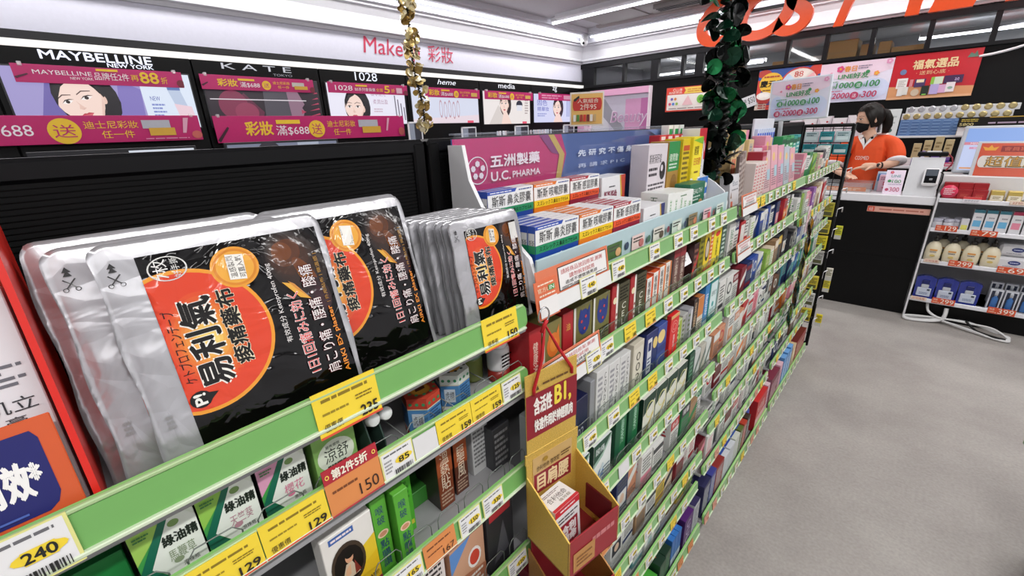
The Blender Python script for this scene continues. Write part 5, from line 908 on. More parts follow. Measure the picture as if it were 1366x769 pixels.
# third shelf of the second unit
z = Z2[2]+A
goods(x, .455, z, .060, .03, .13, 'b8bcc0', [('e', .25, .62, .2, .2, '16161a'), ('r', .52, .1, .98, .95, '6a86b8'), ('r', .56, .45, .78, .65, '4a3a8a'), ('r', .58, .2, .8, .4, '4a3a8a'), ('r', .8, .5, .95, .7, 'a83a5a'), ('l', .05, .04, .45, .4, 4, '3a3a3e')], 'pale condom pack with a black oval on the third shelf of the second unit', name='condom_pack')
goods(x-.01, .522, z, .036, .04, .12, '4a4a50', [('t', '0\n0\n1', .3, .2, .7, .7, 'c8c8cc')], 'dark grey condom pack between the pale and the navy ones', name='condom_pack')
goods(x, .562, z, .062, .06, .098, '15183e', [('t', '0.02', .2, .1, .8, .3, 'c8ccd8', 0, bl), ('r', .1, .4, .4, .6, '3a3c60')], 'navy condom pack with a number on its top, third shelf', top=[('t', '0.02', .2, .35, .8, .65, 'dfe2ee', 0, bl)], name='condom_pack')
goods(x, .632, z, .016, .06, .118, '8a8c90', [], 'slim grey condom pack right of the navy one', name='condom_pack')
for k in range(3): goods(x, .655+.047*k, z, .045, .03, .128-.003*k, 'd2d2d0', [('t', 'C\nO\nN\nD\nO\nM', .66, .1, .84, .9, '2a2a2e', -0, {}), ('l', .12, .1, .5, .9, 8, '9a9aa0'), ('p', [(.1, .2), (.5, .6), (.54, .58), (.14, .16)], '8a8a90')], 'white upright condom pack with dark stacked letters, %s from the left' % ORD[k], name='condom_pack')
goods(x, .808, z, .05, .03, .126, 'c9c2b0', [('r', .1, .1, .9, .9, 'd8d2c2'), ('t', '0\n0\n2', .3, .2, .7, .8, '4a4436')], 'cream condom pack right of the white ones on the third shelf', name='condom_pack')
goods(x, .868, z, .062, .05, .128, '1d2b66', [('r', .16, .15, .52, .88, 'd4d6dc'), ('r', .22, .62, .46, .8, '1d2b66'), ('l', .2, .2, .48, .5, 4, '3a4a7a'), ('e', .8, .72, .2, .12, 'e2c87a')], 'navy carton with a white panel on the third shelf', fm={'Z': '131a3a'})
goods(x, .933, z, .05, .05, .126, '3a4f94', [('e', .4, .75, .4, .14, 'e4cc86'), ('r', 0, .4, 1, .55, '2a3a7a'), ('e', .2, .08, .2, .06, 'd8a83a')], 'blue carton with a cream cloud shape on the third shelf')
goods(x+.006, .99, z+.02, .05, .012, .115, 'd42424', [('o', .5, .7, .36, .14, .03, 'eab0a8'), ('o', .5, .7, .2, .08, .03, 'eab0a8'), ('t', '薄\n型', .4, .2, .6, .5, 'f4e4e0'), ('r', 0, .92, 1, 1, 'd8a868')], 'bright red hanging tag card on the third shelf of the second unit', name='tag_card')
for k, (cc, f) in enumerate((('b9c48a', '9ab03a'), ('a8a8a4', '8a8a8a'), ('9a9aa0', 'c8c8cc'))): goods(x, 1.046+.037*k, z, .035, .06, .10+.004*k, cc, [('r', .55, .05, .9, .95, f), ('l', .1, .1, .5, .9, 6, '5a6a3a')], ['lime striped', 'grey', 'pale grey'][k]+' carton right of the red tag card on the third shelf')
goods(x, 1.158, z, .03, .09, .125, '2c1a16', [('t', '黑\n糖', .2, .3, .8, .9, 'c8a888', 0, bl), ('r', 0, 0, 1, .15, 'd8d4d0')], 'black brown carton on the third shelf of the second unit', fm={'Z': '3a2420'})
goods(x, 1.192, z, .044, .09, .12, 'd8cfc2', [('r', 0, .5, 1, 1, 'c87a3e'), ('l', .1, .1, .9, .4, 5, '6a4a3a')], 'copper topped carton on the third shelf of the second unit', fm={'Z': 'b8703a', 'y': '3a2018'})
goods(x, 1.24, z, .034, .06, .145, '2e7ab8', [('t', '藍\n海', .2, .3, .8, .8, 'e0e8f0', 0, bl), ('r', .0, .0, 1, .2, 'c8d8e4')], 'blue upright carton near the right end of the third shelf')
goods(x, 1.278, z, .07, .05, .15, '1e8a84', [('r', .12, .2, .9, .92, 'd4e4e4'), ('t', '維骨力', .25, .62, .8, .74, '1e5a5a'), ('e', .5, .44, .12, .06, '2a9a9a'), ('l', .2, .24, .8, .36, 3, '5a8a8a')], 'teal carton with a white panel at the right end of the third shelf')
# fourth shelf of the second unit
z = Z2[3]+A
goods(x, .50, z, .03, .02, .11, 'd8d4d0', [('t', '貼\n布', .3, .3, .7, .7, 'c05a6a'), ('r', 0, .85, 1, 1, 'd8a8b0')], 'pale pink printed pack beside the hanging bins on the fourth shelf')
def white_green(y, z_, lab, spot='3a6ab0'): goods(x, y, z_, .072, .03, .125, 'dfe4e2', [('p', [(0, 1), (1, 1), (.5, .72), (0, .6)], '1d4a38'), ('t', '酸痛', .1, .76, .6, .9, 'dfe8e4', 0, bl), ('p', [(0, .6), (.5, .72), (1, 1), (1, .93), (.5, .64), (0, .52)], '9ab8a8'), ('e', .42, .3, .16, .10, spot), ('l', .5, .1, .95, .4, 4, '6a7a8a'), ('p', [(.1, .1), (.5, .5), (.6, .44), (.2, .04)], 'c2d0d8')], lab, fm={'y': '163a2c'})
white_green(.565, z, 'white and dark green patch carton with a blue spot, left of the two'); white_green(.655, z, 'white and dark green patch carton with a blue spot, right of the two')
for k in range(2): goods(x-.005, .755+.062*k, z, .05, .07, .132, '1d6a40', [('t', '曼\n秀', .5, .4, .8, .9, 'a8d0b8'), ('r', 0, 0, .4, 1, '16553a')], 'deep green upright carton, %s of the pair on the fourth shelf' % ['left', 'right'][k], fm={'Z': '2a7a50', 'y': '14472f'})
for k in range(4): goods(x, .885+.07*k, z, .065, .03, .122-.002*k, 'dcdcd0', [('p', [(0, 1), (1, 1), (1, .8), (0, .58)], '15382a'), ('o', .6, .62, .36, .2, .05, 'd8d890'), ('p', [(.1, .1), (.9, .5), (.9, .44), (.16, .04)], 'c8a83a'), ('l', .1, .1, .5, .3, 3, '7a7a5a')], 'white eye mask carton with a dark green corner, %s from left, fourth shelf' % ORD[k], fm={'y': '123024'})
goods(x, 1.175, z, .04, .05, .125, '164632', [('l', .2, .1, .8, .9, 7, '6a9a7e')], 'dark green upright carton right of the eye mask cartons', fm={'y': '123826'})
for k in range(3): goods(x, 1.22+.046*k, z, .042, .04, .115, ['c8ccca', 'b8b4a8', 'd0d4d0'][k], [('p', [(0, .2), (1, .7), (1, .9), (0, .4)], '5a6a62'), ('l', .1, .1, .9, .3, 3, '4a4a4a')], '%s carton with a slanted band at the right end of the fourth shelf' % ['pale', 'tan', 'silvery'][k])
# generated rows: every facing has its own colours, size and print
rr = random.Random(11)
NAMES = {'c': 'medicine_carton', 'p': 'patch_pack', 's': 'slim_carton'}
CN = {'d8d8d4': 'white', 'c8ccd4': 'pale grey', '2a4a9a': 'blue', '1d2b5a': 'navy', 'b02a30': 'red', '7a1c2a': 'maroon', '2a7a48': 'green', '14402e': 'dark green', 'd8b83a': 'yellow', 'd8782e': 'orange', 'd88a9a': 'pink', '8a5aa0': 'purple', '3a3a40': 'charcoal', '9a7a5a': 'tan', '5aa0a8': 'teal', 'c88a6a': 'salmon', '6a4a3a': 'brown', 'd8c8b0': 'cream', '8ab04a': 'lime'}
KEY = {v: k for k, v in CN.items()}
PRT = ['stacked print', 'slanted band', 'round badge', 'heading', 'lower stripe', 'picture', 'bands', 'print on a panel']
def design(base, sec, p):
    if p == 0: return [('t', rr.choice(['藥\n膏', '貼\n布', '維\n他', '健\n康', '痛\n寧', '護\n膚']), .25, .3, .75, .85, sec, 0, bl), ('l', .1, .05, .9, .25, 3, '6a6a6a')]
    if p == 1: return [('p', [(0, .3), (1, .65), (1, .88), (0, .55)], sec), ('l', .1, .06, .9, .26, 3, '5a5a5a')]
    if p == 2: return [('c', .5, .6, .36, sec), ('c', .5, .6, .24, base), ('l', .12, .08, .88, .3, 3, '5a5a5a')]
    if p == 3: return [('r', 0, .7, 1, 1, sec), ('t', rr.choice(['OK', '安心', '精華', '新品', '舒緩']), .15, .76, .85, .93, 'f0f0ec', 0, bl), ('l', .1, .1, .9, .6, 6, '6a6a6a')]
    if p == 4: return [('r', 0, .0, 1, .38, sec), ('l', .1, .45, .9, .92, 5, '6a6a6a')]
    if p == 5: return [('r', .12, .18, .88, .6, sec), ('e', .5, .4, .2, .13, 'd8b8a0'), ('l', .12, .66, .9, .94, 3, '5a5a5a')]
    if p == 6: return [('r', 0, .75, 1, .9, sec), ('r', 0, .2, 1, .32, sec), ('l', .1, .38, .9, .7, 4, '6a6a6a')]
    return [('r', .1, .1, .9, .9, 'dedcd8'), ('l', .16, .3, .84, .84, 6, sec), ('r', .1, .1, .9, .24, sec)]
def row(bay, i, z, y0, y1, cols, hmax, wr=(.05, .075), x=-.394, d=.13, gap=.004, hv=.25, low=False):
    """one shelf of different packs; cols: list of 'base/second' colour words in order from the left"""
    y = y0; k = 0; n = len(cols); W_ = (y1-y0)/n
    for k, cc in enumerate(cols):
        if cc == '-': continue
        a, c2 = cc.split('/'); base, sec = KEY[a], KEY[c2]; w = W_-gap*rr.uniform(.4, 1.2); p = rr.randrange(8); h = hmax*rr.uniform(1-hv, 1); dd = d*rr.uniform(.7, 1.1)
        lab = '%s pack, %s %s, %s from left, %s shelf, %s unit' % (a, c2, PRT[p], ORD[k], ORD[i], bay)
        c = goods(x-rr.uniform(0, .014), y0+W_*k, z, w, dd, h, base, design(base, sec, p), lab, side=[('l', .1, .2, .9, .8, 5, sec)], top=[('l', .1, .3, .9, .7, 2, sec)], name=NAMES['s' if w < .035 else 'c' if k % 3 else 'p'], rz=rr.uniform(-.03, .03))
def cl(s): return s.split()
row('second', 4, Z2[4]+A, .46, 1.36, cl('maroon/navy maroon/white white/maroon maroon/white - navy/white salmon/white white/pink white/charcoal - white/red green/charcoal tan/green white/green'), .135)
row('second', 5, Z2[5]+A, .46, 1.36, cl('red/navy white/charcoal charcoal/white white/charcoal - white/charcoal white/navy tan/white white/charcoal yellow/tan cream/charcoal maroon/white white/maroon white/red'), .125)
row('second', 6, Z2[6]+A, .46, 1.36, cl('charcoal/white white/green - salmon/red white/red red/white white/charcoal teal/white white/teal charcoal/green - tan/yellow yellow/green lime/yellow'), .11)
row('third', 1, Z3_[1]+A, 1.40, 2.30, cl('white/green white/navy red/white white/red pale/grey pale/navy'.replace('pale/grey', 'white/lime').replace('pale/navy', 'navy/white')) + cl('blue/white white/blue blue/charcoal white/navy navy/pink purple/white red/orange white/orange charcoal/lime white/charcoal'), .125)
row('third', 2, Z3_[2]+A, 1.40, 2.30, cl('white/charcoal white/charcoal white/maroon maroon/white navy/maroon blue/navy blue/white white/blue lime/cream cream/lime tan/cream charcoal/yellow brown/tan charcoal/white'), .125)
row('third', 3, Z3_[3]+A, 1.40, 2.30, cl('salmon/white salmon/red white/salmon white/salmon salmon/white red/white white/red pink/red white/charcoal white/navy charcoal/white white/charcoal brown/white charcoal/tan'), .118)
row('third', 4, Z3_[4]+A, 1.40, 2.30, cl('white/red maroon/white white/red white/salmon white/orange salmon/white white/charcoal cream/charcoal white/green white/charcoal white/green maroon/charcoal'), .115)
row('third', 5, Z3_[5]+A, 1.40, 2.30, cl('white/charcoal white/green charcoal/white white/navy navy/white white/charcoal white/navy charcoal/white orange/white white/orange lime/white charcoal/white'), .11)
row('third', 6, Z3_[6]+A, 1.40, 2.30, cl('maroon/pink white/pink charcoal/green white/green maroon/white white/red pink/white white/charcoal green/white white/charcoal red/white white/green'), .14)
row('end', 1, Z4[1]+A, 2.34, 3.22, cl('white/green charcoal/lime lime/charcoal white/pink pink/white purple/white cream/tan tan/cream cream/white red/white white/red white/charcoal'), .14)
row('end', 2, Z4[2]+A, 2.34, 3.22, cl('charcoal/white white/navy navy/white blue/white white/blue teal/white purple/white white/charcoal white/purple charcoal/white white/navy white/charcoal'), .11)
row('end', 3, Z4[3]+A, 2.34, 3.22, cl('teal/navy navy/teal teal/white blue/teal green/white teal/charcoal lime/white white/lime green/charcoal teal/white white/teal'), .125)
row('end', 4, Z4[4]+A, 2.34, 3.22, cl('orange/white orange/tan white/orange pink/white white/pink orange/yellow yellow/orange white/pink salmon/white white/charcoal'), .115)
row('end', 5, Z4[5]+A, 2.34, 3.22, cl('green/red white/green green/white white/charcoal white/green white/navy white/charcoal lime/white yellow/white'), .115)
row('end', 6, Z4[6]+A, 2.34, 3.22, cl('white/charcoal navy/white white/navy charcoal/white white/charcoal brown/white tan/white white/tan brown/tan'), .13)
# bottom shelves: deep packs seen from above
z = Z2[7]+.0105; xb = -.356
for k in range(2):
    goods(xb-.004*k, 1.02+.048*k, z, .045, .12, 0.124, '173a26', [('l', .2, .1, .8, .9, 8, '4a7a5a')], 'dark green carton with a white top edge, %s of two on the bottom shelf' % ['left', 'right'][k], top=[('r', 0, .78, 1, 1, 'd8dcd4'), ('p', [(.3, .3), (.5, .2), (.6, .45)], 'd85a3a'), ('t', '藥', .3, .5, .7, .7, 'c8d8c8')], fm={'Z': '143222'})
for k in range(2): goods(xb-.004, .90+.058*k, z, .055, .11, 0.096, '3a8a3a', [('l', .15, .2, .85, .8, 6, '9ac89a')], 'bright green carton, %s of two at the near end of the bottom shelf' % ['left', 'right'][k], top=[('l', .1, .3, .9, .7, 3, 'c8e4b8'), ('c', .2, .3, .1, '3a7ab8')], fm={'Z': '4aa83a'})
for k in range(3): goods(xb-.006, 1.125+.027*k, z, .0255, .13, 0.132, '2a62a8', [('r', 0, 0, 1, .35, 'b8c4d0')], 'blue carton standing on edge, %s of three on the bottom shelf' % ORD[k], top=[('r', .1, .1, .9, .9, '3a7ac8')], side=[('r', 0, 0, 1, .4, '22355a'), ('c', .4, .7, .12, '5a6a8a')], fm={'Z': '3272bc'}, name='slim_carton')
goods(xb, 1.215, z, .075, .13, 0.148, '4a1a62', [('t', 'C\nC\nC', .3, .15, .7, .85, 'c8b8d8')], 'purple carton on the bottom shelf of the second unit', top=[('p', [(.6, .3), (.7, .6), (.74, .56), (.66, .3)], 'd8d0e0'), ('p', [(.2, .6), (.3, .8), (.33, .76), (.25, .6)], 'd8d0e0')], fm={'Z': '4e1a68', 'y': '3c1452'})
goods(xb, 1.297, z, .055, .13, 0.152, 'b4b8bc', [('l', .1, .1, .9, .9, 10, '5a5e6a')], 'grey and indigo carton at the right end of the bottom shelf', top=[('r', 0, .0, 1, .6, '2a2350'), ('t', 'K', .3, .2, .6, .4, 'd0d0e0')])
for k in range(3): goods(xb, .50+.118*k, z, .11, .11, 0.104, ['b8b4a8', '6a4a3a', '8a9a5a'][k], [('r', .1, .2, .9, .8, 'd8d4c8'), ('l', .15, .25, .85, .75, 4, '5a5a5a')], '%s carton low at the near end of the bottom shelf' % ['beige', 'brown', 'olive'][k])
z = Z3_[7]+.0105; y = 1.405
for k, (bs, tp, lab, w, h) in enumerate((('26264e', ('r', 0, .1, 1, .7, '1c1c44'), 'indigo and white carton, first on the bottom shelf of the third unit', .075, 0.152), ('3a3e8a', ('r', 0, .2, 1, .8, '22225a'), 'dark blue carton, second on the bottom shelf of the third unit', .06, 0.156), ('8a2a26', ('r', .5, .2, .9, .6, 'd8a8a0'), 'red flat carton, third on the bottom shelf of the third unit', .095, 0.148), ('c8ccd0', ('r', 0, .3, 1, .7, '2a8a5a'), 'white carton with a green and blue band, left of three', .07, 0.135), ('c8ccd0', ('r', 0, .3, 1, .7, '2a9a5a'), 'white carton with a green and blue band, middle of three', .07, 0.139), ('c8ccc0', ('r', 0, .3, 1, .7, 'd8c83a'), 'white carton with a yellow and green band, right of three', .07, 0.143), ('5a6a2a', ('r', .2, .2, .8, .8, '6a7a2a'), 'olive and red carton beyond the banded ones on the bottom shelf', .05, 0.148), ('b03a26', ('r', .1, .2, .9, .8, 'd8452a'), 'red orange carton beyond the olive one on the bottom shelf', .05, 0.152), ('3a2a20', ('r', .1, .4, .9, .55, 'd8d0c8'), 'dark brown carton with a pale top line on the bottom shelf', .05, 0.156))):
    goods(xb-.005, y, z, w-.004, .13, h, bs, [('l', .1, .1, .9, .9, 8, 'b8bcc0')], lab, top=[tp, ('l', .2, .4, .8, .55, 1, 'e0e0e0')] + ([('r', 0, .15, 1, .3, '2a4a9a'), ('e', .5, .5, .12, .2, 'e8f0e8')] if 'band' in lab else [])); y += w
o = empty('diaper_pack', (xb-.14, y+.015, z), 0, 'soft blue and grey rounded pack with a red and white badge on the bottom shelf', 'pack'); o.scale = (1, 1, .85)
b = B(); b.lathe([(.001, 0), (.04, .0), (.048, .02), (.048, .16), (.04, .195), (.02, .205), (.001, .207)], M('3a4a9a', .4), (.06, .03, 0), 20, 1.2, .9); b.build('body', o)
b = B(); b.lathe([(.0485, .02), (.0488, .10), (.0485, .12)], M('8a8e98', .4), (.06, .03, 0), 20, 1.2, .9); b.build('band', o)
b = B(); b.lathe([(.001, .0), (.022, .0), (.022, .002), (.001, .003)], M('d83a40', .4), (.075, .03, .205), 16); b.lathe([(.001, .0), (.012, .0), (.012, .002), (.001, .003)], M('e8e8ec', .4), (.075, .03, .2075), 12); b.build('badge', o)
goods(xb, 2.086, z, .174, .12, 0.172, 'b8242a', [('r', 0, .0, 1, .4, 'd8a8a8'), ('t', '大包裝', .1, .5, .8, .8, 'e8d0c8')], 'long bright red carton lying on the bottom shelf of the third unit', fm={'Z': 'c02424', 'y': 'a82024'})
goods(xb, 2.265, z, .04, .12, 0.176, 'd0a8b4', [('l', .1, .2, .9, .8, 5, '8a5a6a')], 'pale pink carton after the long red one on the bottom shelf', fm={'Z': 'd8b8c0'})
z = Z4[7]+.0105
goods(xb, 2.34, z, .17, .12, 0.172, '6e2438', [('l', .1, .2, .9, .8, 5, 'c8a8b0')], 'maroon carton lying on the bottom shelf of the end unit', fm={'Z': '7a2a40', 'y': '8a5a6a'})
goods(xb, 2.515, z, .06, .12, 0.180, 'd8a8b8', [('l', .1, .2, .9, .8, 5, '8a5a6a')], 'pink carton after the maroon one on the bottom shelf of the end unit', fm={'Z': 'd8b0bc'})
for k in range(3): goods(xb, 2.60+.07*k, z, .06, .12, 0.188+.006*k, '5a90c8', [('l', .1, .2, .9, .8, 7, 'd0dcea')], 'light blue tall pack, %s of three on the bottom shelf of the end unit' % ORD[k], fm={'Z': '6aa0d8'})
goods(xb, 2.83, z, .09, .12, 0.160, 'c8b08a', [('c', .5, .7, .3, 'e4d0b0'), ('l', .1, .1, .9, .4, 3, '4a4a4a')], 'tan pack with a round badge on the bottom shelf of the end unit')
goods(xb, 2.94, z, .28, .12, 0.152, '8a2a24', [('l', .1, .2, .9, .8, 4, 'c8a08a')], 'dark red pack at the far end of the bottom shelf of the end unit', fm={'Z': '6a201c'})
# top of the third unit: two tiers
z = Z3_[0]+.0105
b = B(); b.box((-.585, 0, 0), (-.478, .90, .056), GD, .003); o = b.build('tier_riser'); o.location = (0, 1.395, z); tag(o, 'low black riser step on the top shelf of the third unit', 'riser')
zt = z+.0565
for k in range(2): goods(-.482, 1.60+.066*k, zt, .064, .08, .168, 'd9c08c', [('o', .4, .72, .28, .14, .05, '8ab0c8'), ('o', .55, .74, .24, .12, .05, 'b8a0c8'), ('t', 'BHKC', .2, .50, .8, .57, '5a4a2a'), ('r', .22, .05, .44, .46, 'd86a5a'), ('r', .54, .05, .76, .46, 'd86a5a'), ('r', .0, 0, .08, 1, 'e4d4a8')], 'kraft coloured carton with a rainbow ring and red bars, %s of two' % ['left', 'right'][k], side=[('r', .2, .66, .9, .67, 'c05a2a'), ('t', 'BHK', .5, .72, .85, .77, '3a2a1a'), ('l', .1, .2, .8, .6, 5, '9a7a4a')], fm={'y': 'd2b47e', 'Z': 'd8bc84'})
goods(-.470, 1.735, zt-.0, .058, .05, .135, 'd4bc8c', [('r', .2, .5, .8, .9, 'b8b0a0'), ('l', .25, .55, .75, .85, 4, '7a8a9a'), ('r', .1, .05, .5, .4, 'c8402e')], 'small kraft carton right of the two tall kraft ones')
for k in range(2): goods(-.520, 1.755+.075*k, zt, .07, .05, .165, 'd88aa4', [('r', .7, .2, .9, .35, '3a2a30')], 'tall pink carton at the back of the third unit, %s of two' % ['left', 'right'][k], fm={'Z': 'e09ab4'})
for k in range(2): goods(-.466, 1.80+.052*k, zt, .05, .05, .10, 'e6d2da', [('r', .15, .4, .85, .85, 'e8e4e8'), ('bar', .2, .45, .8, .8), ('r', 0, 0, 1, .3, 'd87a9a')], 'pink and white carton with a barcode panel, %s of two' % ['left', 'right'][k])
for k in range(3): goods(-.470-.01*k, 1.91+.075*k, zt, .075, .05, [.105, .14, .13][k], ['d87a98', 'e0a0b4', 'e4c49a'][k], [('e', .5, .7, .25, .15, 'e8c86a'), ('l', .1, .1, .9, .5, 5, 'a85a74')], '%s upright pack on the rear step of the third unit' % ['rose', 'pale pink', 'peach'][k])
BLU = [('r', .1, .1, .9, .9, '2a5ad0'), ('e', .5, .25, .4, .2, '8ac0f0'), ('r', .3, .55, .7, .85, '1c2f8a')]
b = B(); b.box((0, 0, 0), (.008, .30, .205), M('d8dae2', .35), .002); b.art((.0081, 0, 0), Y3, Z3, .30, .205, [('r', .06, .55, .98, .72, '2a3f9a')], eps=.0005); o = b.build('blister_board'); o.location = (-.545, 2.02, zt); tag(o, 'pale backing board behind the blue slim tubes on the third unit', 'display board')
for k in range(8): goods(-.525, 2.035+.034*k, zt, .027, .012, .165, 'c8d4ec', BLU, 'slim blue and white tube pack on the pale board, %s from the left' % ORD[k], name='tube_pack')
# front tier
goods(-.400, 1.415, z, .085, .03, .098, 'd2d2d6', [('t', 'B!act', .3, .66, .85, .82, '5a6a78', 0, bl), ('p', [(.05, .3), (.16, .5), (.2, .3)], '8a6a4a'), ('l', .2, .5, .9, .58, 1, '8a8a90'), ('r', .1, .0, .3, .2, 'd86a4a')], 'pale grey upright pack beside the foot of the green garland', fm={'y': 'b8b8bc'}, ry=.1)
for k in range(4): goods(-.408-.003*k, 1.503+.024*k, z, .028, .010, .15+.004*k, ['6a5a56', '8a7a74', '7a6660', '9a8c86'][k], [('l', .1, .1, .9, .9, 8, 'c0b4ae')], 'thin grey brown sachet standing on edge, %s of four on the third unit' % ORD[k], name='sachet_pack', cat='pack', ry=.05)
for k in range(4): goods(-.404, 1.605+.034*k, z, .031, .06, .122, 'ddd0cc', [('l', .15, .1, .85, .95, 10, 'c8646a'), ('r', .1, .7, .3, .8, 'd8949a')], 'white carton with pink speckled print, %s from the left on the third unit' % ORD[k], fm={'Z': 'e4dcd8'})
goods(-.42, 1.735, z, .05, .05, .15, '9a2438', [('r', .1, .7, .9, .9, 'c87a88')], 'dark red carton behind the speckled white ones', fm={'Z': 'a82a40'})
for k in range(5): goods(-.402, 1.79+.10*k, z, .088, .012, [.15, .165, .16, .15, .14][k], ['d8b4b8', 'e0a8b4', 'd8a0b4', 'b8c0c8', 'dca8b0'][k], [('e', .4, .75, .2, .10, 'e4c07a'), ('l', .1, .1, .9, .5, 8, '8a6a74'), ('r', .5, .3, .95, .55, 'a8c4d0')], 'pink mask sachet with a gold spot, %s from the left on the third unit' % ORD[k], name='mask_sachet', cat='pack', ry=.12)
# top of the end unit
z = Z4[0]+.0105
row('end', 0, z, 2.35, 3.10, cl('pink/white white/green green/white dark/green'.replace('dark/green', 'lime/green')) + cl('green/white cream/pink charcoal/white white/charcoal white/orange lime/white'), .125, x=-.400, d=.05)
b = B(); b.box((-.585, 0, 0), (-.478, .80, .056), M('c8d4d2', .4), .003); b.box((-.478, 0, .0), (-.474, .80, .080), GLASS('cfe0dc', .35), .001); o = b.build('tier_riser'); o.location = (0, 2.34, z); tag(o, 'pale riser step with a clear lip on the top shelf of the end unit', 'riser')
for k in range(5): goods(-.50, 2.36+.075*k, z+.0565, .07, .04, .13-.006*(k % 2), ['3a9a5a', '2f8a4e', '4aa866', '2a9a8a', '2f9aa0'][k], [('l', .1, .1, .9, .9, 6, 'd8e8dc'), ('r', 0, .75, 1, .9, '1c5a3a')], '%s pack on the rear step of the end unit, %s from the left' % ('green' if k < 3 else 'teal', ORD[k]))
# teal goods hung on the end frame
for k in range(8):
    i, j = k % 4, k//4
    goods(-.40-.0, 0, 0, .05, .02, .055, '2f8e98', [], 'teal', name='hung_pack') if False else None
for k in range(6):
    i, j = k % 3, k//3
    c = carton('hung_pack', .07, .02, .060, ['2f8e98', '37a0a6', '2a808c', 'c9d8dc', '2f8e98', 'b8ccd0'][k], [('r', .1, .2, .9, .5, 'd8e8ea'), ('l', .15, .55, .85, .9, 2, '1c5a62')]); c.location = (-.585+.078*i, 3.302, 1.30+.072*j); c.rotation_euler = (0, 0, RD(-90)); tag(c, '%s pack hung on the end frame, %s from the left in the %s row' % (['teal', 'bright teal', 'deep teal', 'pale', 'teal', 'grey'][k], ORD[i], ['lower', 'upper'][j]), 'pack')
for k in range(7):
    c = carton('hung_pack', .055, .03, .085, ['d8c83a', 'c8c8c4', 'd0c040', 'b8b8b4', 'e0d02e', 'c8b83a', 'b0a838'][k], [('r', .1, .1, .9, .35, '5a5a3a'), ('l', .1, .45, .9, .9, 4, '4a4a2e')]); c.location = (-.415, 3.291, [.22, .33, .45, .62, .72, .82, .93][k]); c.rotation_euler = (0, 0, RD(-90)); tag(c, '%s card pack on the end frame, %s from the floor' % (['yellow', 'grey', 'yellow', 'grey', 'yellow', 'ochre', 'olive'][k], ORD[k]), 'pack')
for k, zz in enumerate((.17, .42, .50, .78)):
    b = B(); b.box((0, 0, 0), (.035, .012, .085), M(['e4d02e', 'e8d83a', 'dcd8cc', 'd8d83a'][k], .35), .001); b.art((0, 0, 0), X3, Z3, .035, .085, [('r', 0, 0, 1, .3, 'd0d0cc'), ('l', .1, .4, .9, .9, 4, '6a6a3a')], eps=.0004); o = b.build('hook_tag'); o.location = (-.335, 3.37, zz); tag(o, '%s tag on the outer white hooks of the end frame, %s from the floor' % (['yellow', 'bright yellow', 'pale', 'lime yellow'][k], ORD[k]), 'tag')
# sachets hanging in a strip between the third and the end unit
def sachet(y, z, w, h, c1, c2, lab, x=-.338):
    b = B(); n = 8; vs_ = []; fs = []
    for s in (1, -1):
        for j in range(7):
            for i in range(n+1):
                u, v = i/n, j/6; t = .010*sin(pi*u)*sin(pi*v)**.5+.003*sin(u*20+j); vs_.append((s*t, (u-.5)*w*(.85+.3*abs(v-.5)), v*h))
    q = 7*(n+1)
    for j in range(6):
        for i in range(n):
            a = j*(n+1)+i; fs.append((a, a+1, a+n+2, a+n+1)); fs.append((q+a, q+a+n+1, q+a+n+2, q+a+1))
    b.v = []; ma, mb = FOIL(c1, .25, .1, .3), FOIL(c2, .25, .1, .3)
    b.add(vs_, [f for k, f in enumerate(fs) if (k//2) % 2], ma, True); b.add(vs_, [f for k, f in enumerate(fs) if not (k//2) % 2], mb, True)
    o = b.build('snack_sachet'); o.location = (x, y, z); o.rotation_euler = (0, 0, .25); tag(o, lab, 'sachet'); return o
sachet(2.42, .98, .085, .09, '2a2a1a', 'c8982e', 'black and gold sachet, topmost of the strip between the last two units')
sachet(2.44, .88, .09, .10, 'c8922a', '2a2414', 'gold striped sachet below the topmost one of the strip')
sachet(2.41, .77, .085, .11, 'c0b060', '4a3a1a', 'khaki sachet in the middle of the strip')
sachet(2.39, .63, .11, .14, '0f4a44', '16605a', 'dark teal striped sachet with green edges, lowest of the strip')
sachet(2.34, .55, .09, .10, '1a5a52', '7a9a3a', 'dark green sachet peeping out under the teal one')
b = B(); b.box((-.001, -.001, 0), (.001, .001, .50), M('d8d8d8', .3)); o = b.build('hanging_strip'); o.location = (-.348, 2.41, .58); tag(o, 'thin white strip carrying the hanging sachets', 'strip')
c = carton('pamphlet', .055, .004, .12, 'ddc8cc', [('e', .4, .6, .16, .12, 'b0303a'), ('e', .7, .75, .14, .1, 'c8404a'), ('l', .1, .1, .9, .4, 4, '8a6a6e')]); c.location = (-.345, 2.345, 1.01); tag(c, 'pink paper pamphlet hanging above the strip of sachets', 'pamphlet')
# pastel message sign on a stand above the third unit
o = empty('sign_stand', (-.50, 2.60, 1.312), 0, 'white framed pastel message sign standing on the shelf above the slim blue tubes', 'sign')
b = B(); b.box((-.082, -.03, .0), (-.046, .03, .006), M('e8e8ec', .3), .002); b.box((-.075, -.004, .0), (-.055, .004, .20), M('e2e2e8', .3), .002); b.build('foot', o)
b = B(); w, h = .252, .188; b.box((-.126, -.006, .19), (.126, .006, .19+h), M('e4e8f2', .25), .004); b.art((-.116, -.0062, .198), X3, Z3, w-.02, h-.016, [('r', 0, 0, 1, 1, 'e2e2f2')] + line_art(1.36), eps=.00025); b.build('sign_plate', o); o.rotation_euler = (0, RD(-2.5), 0)
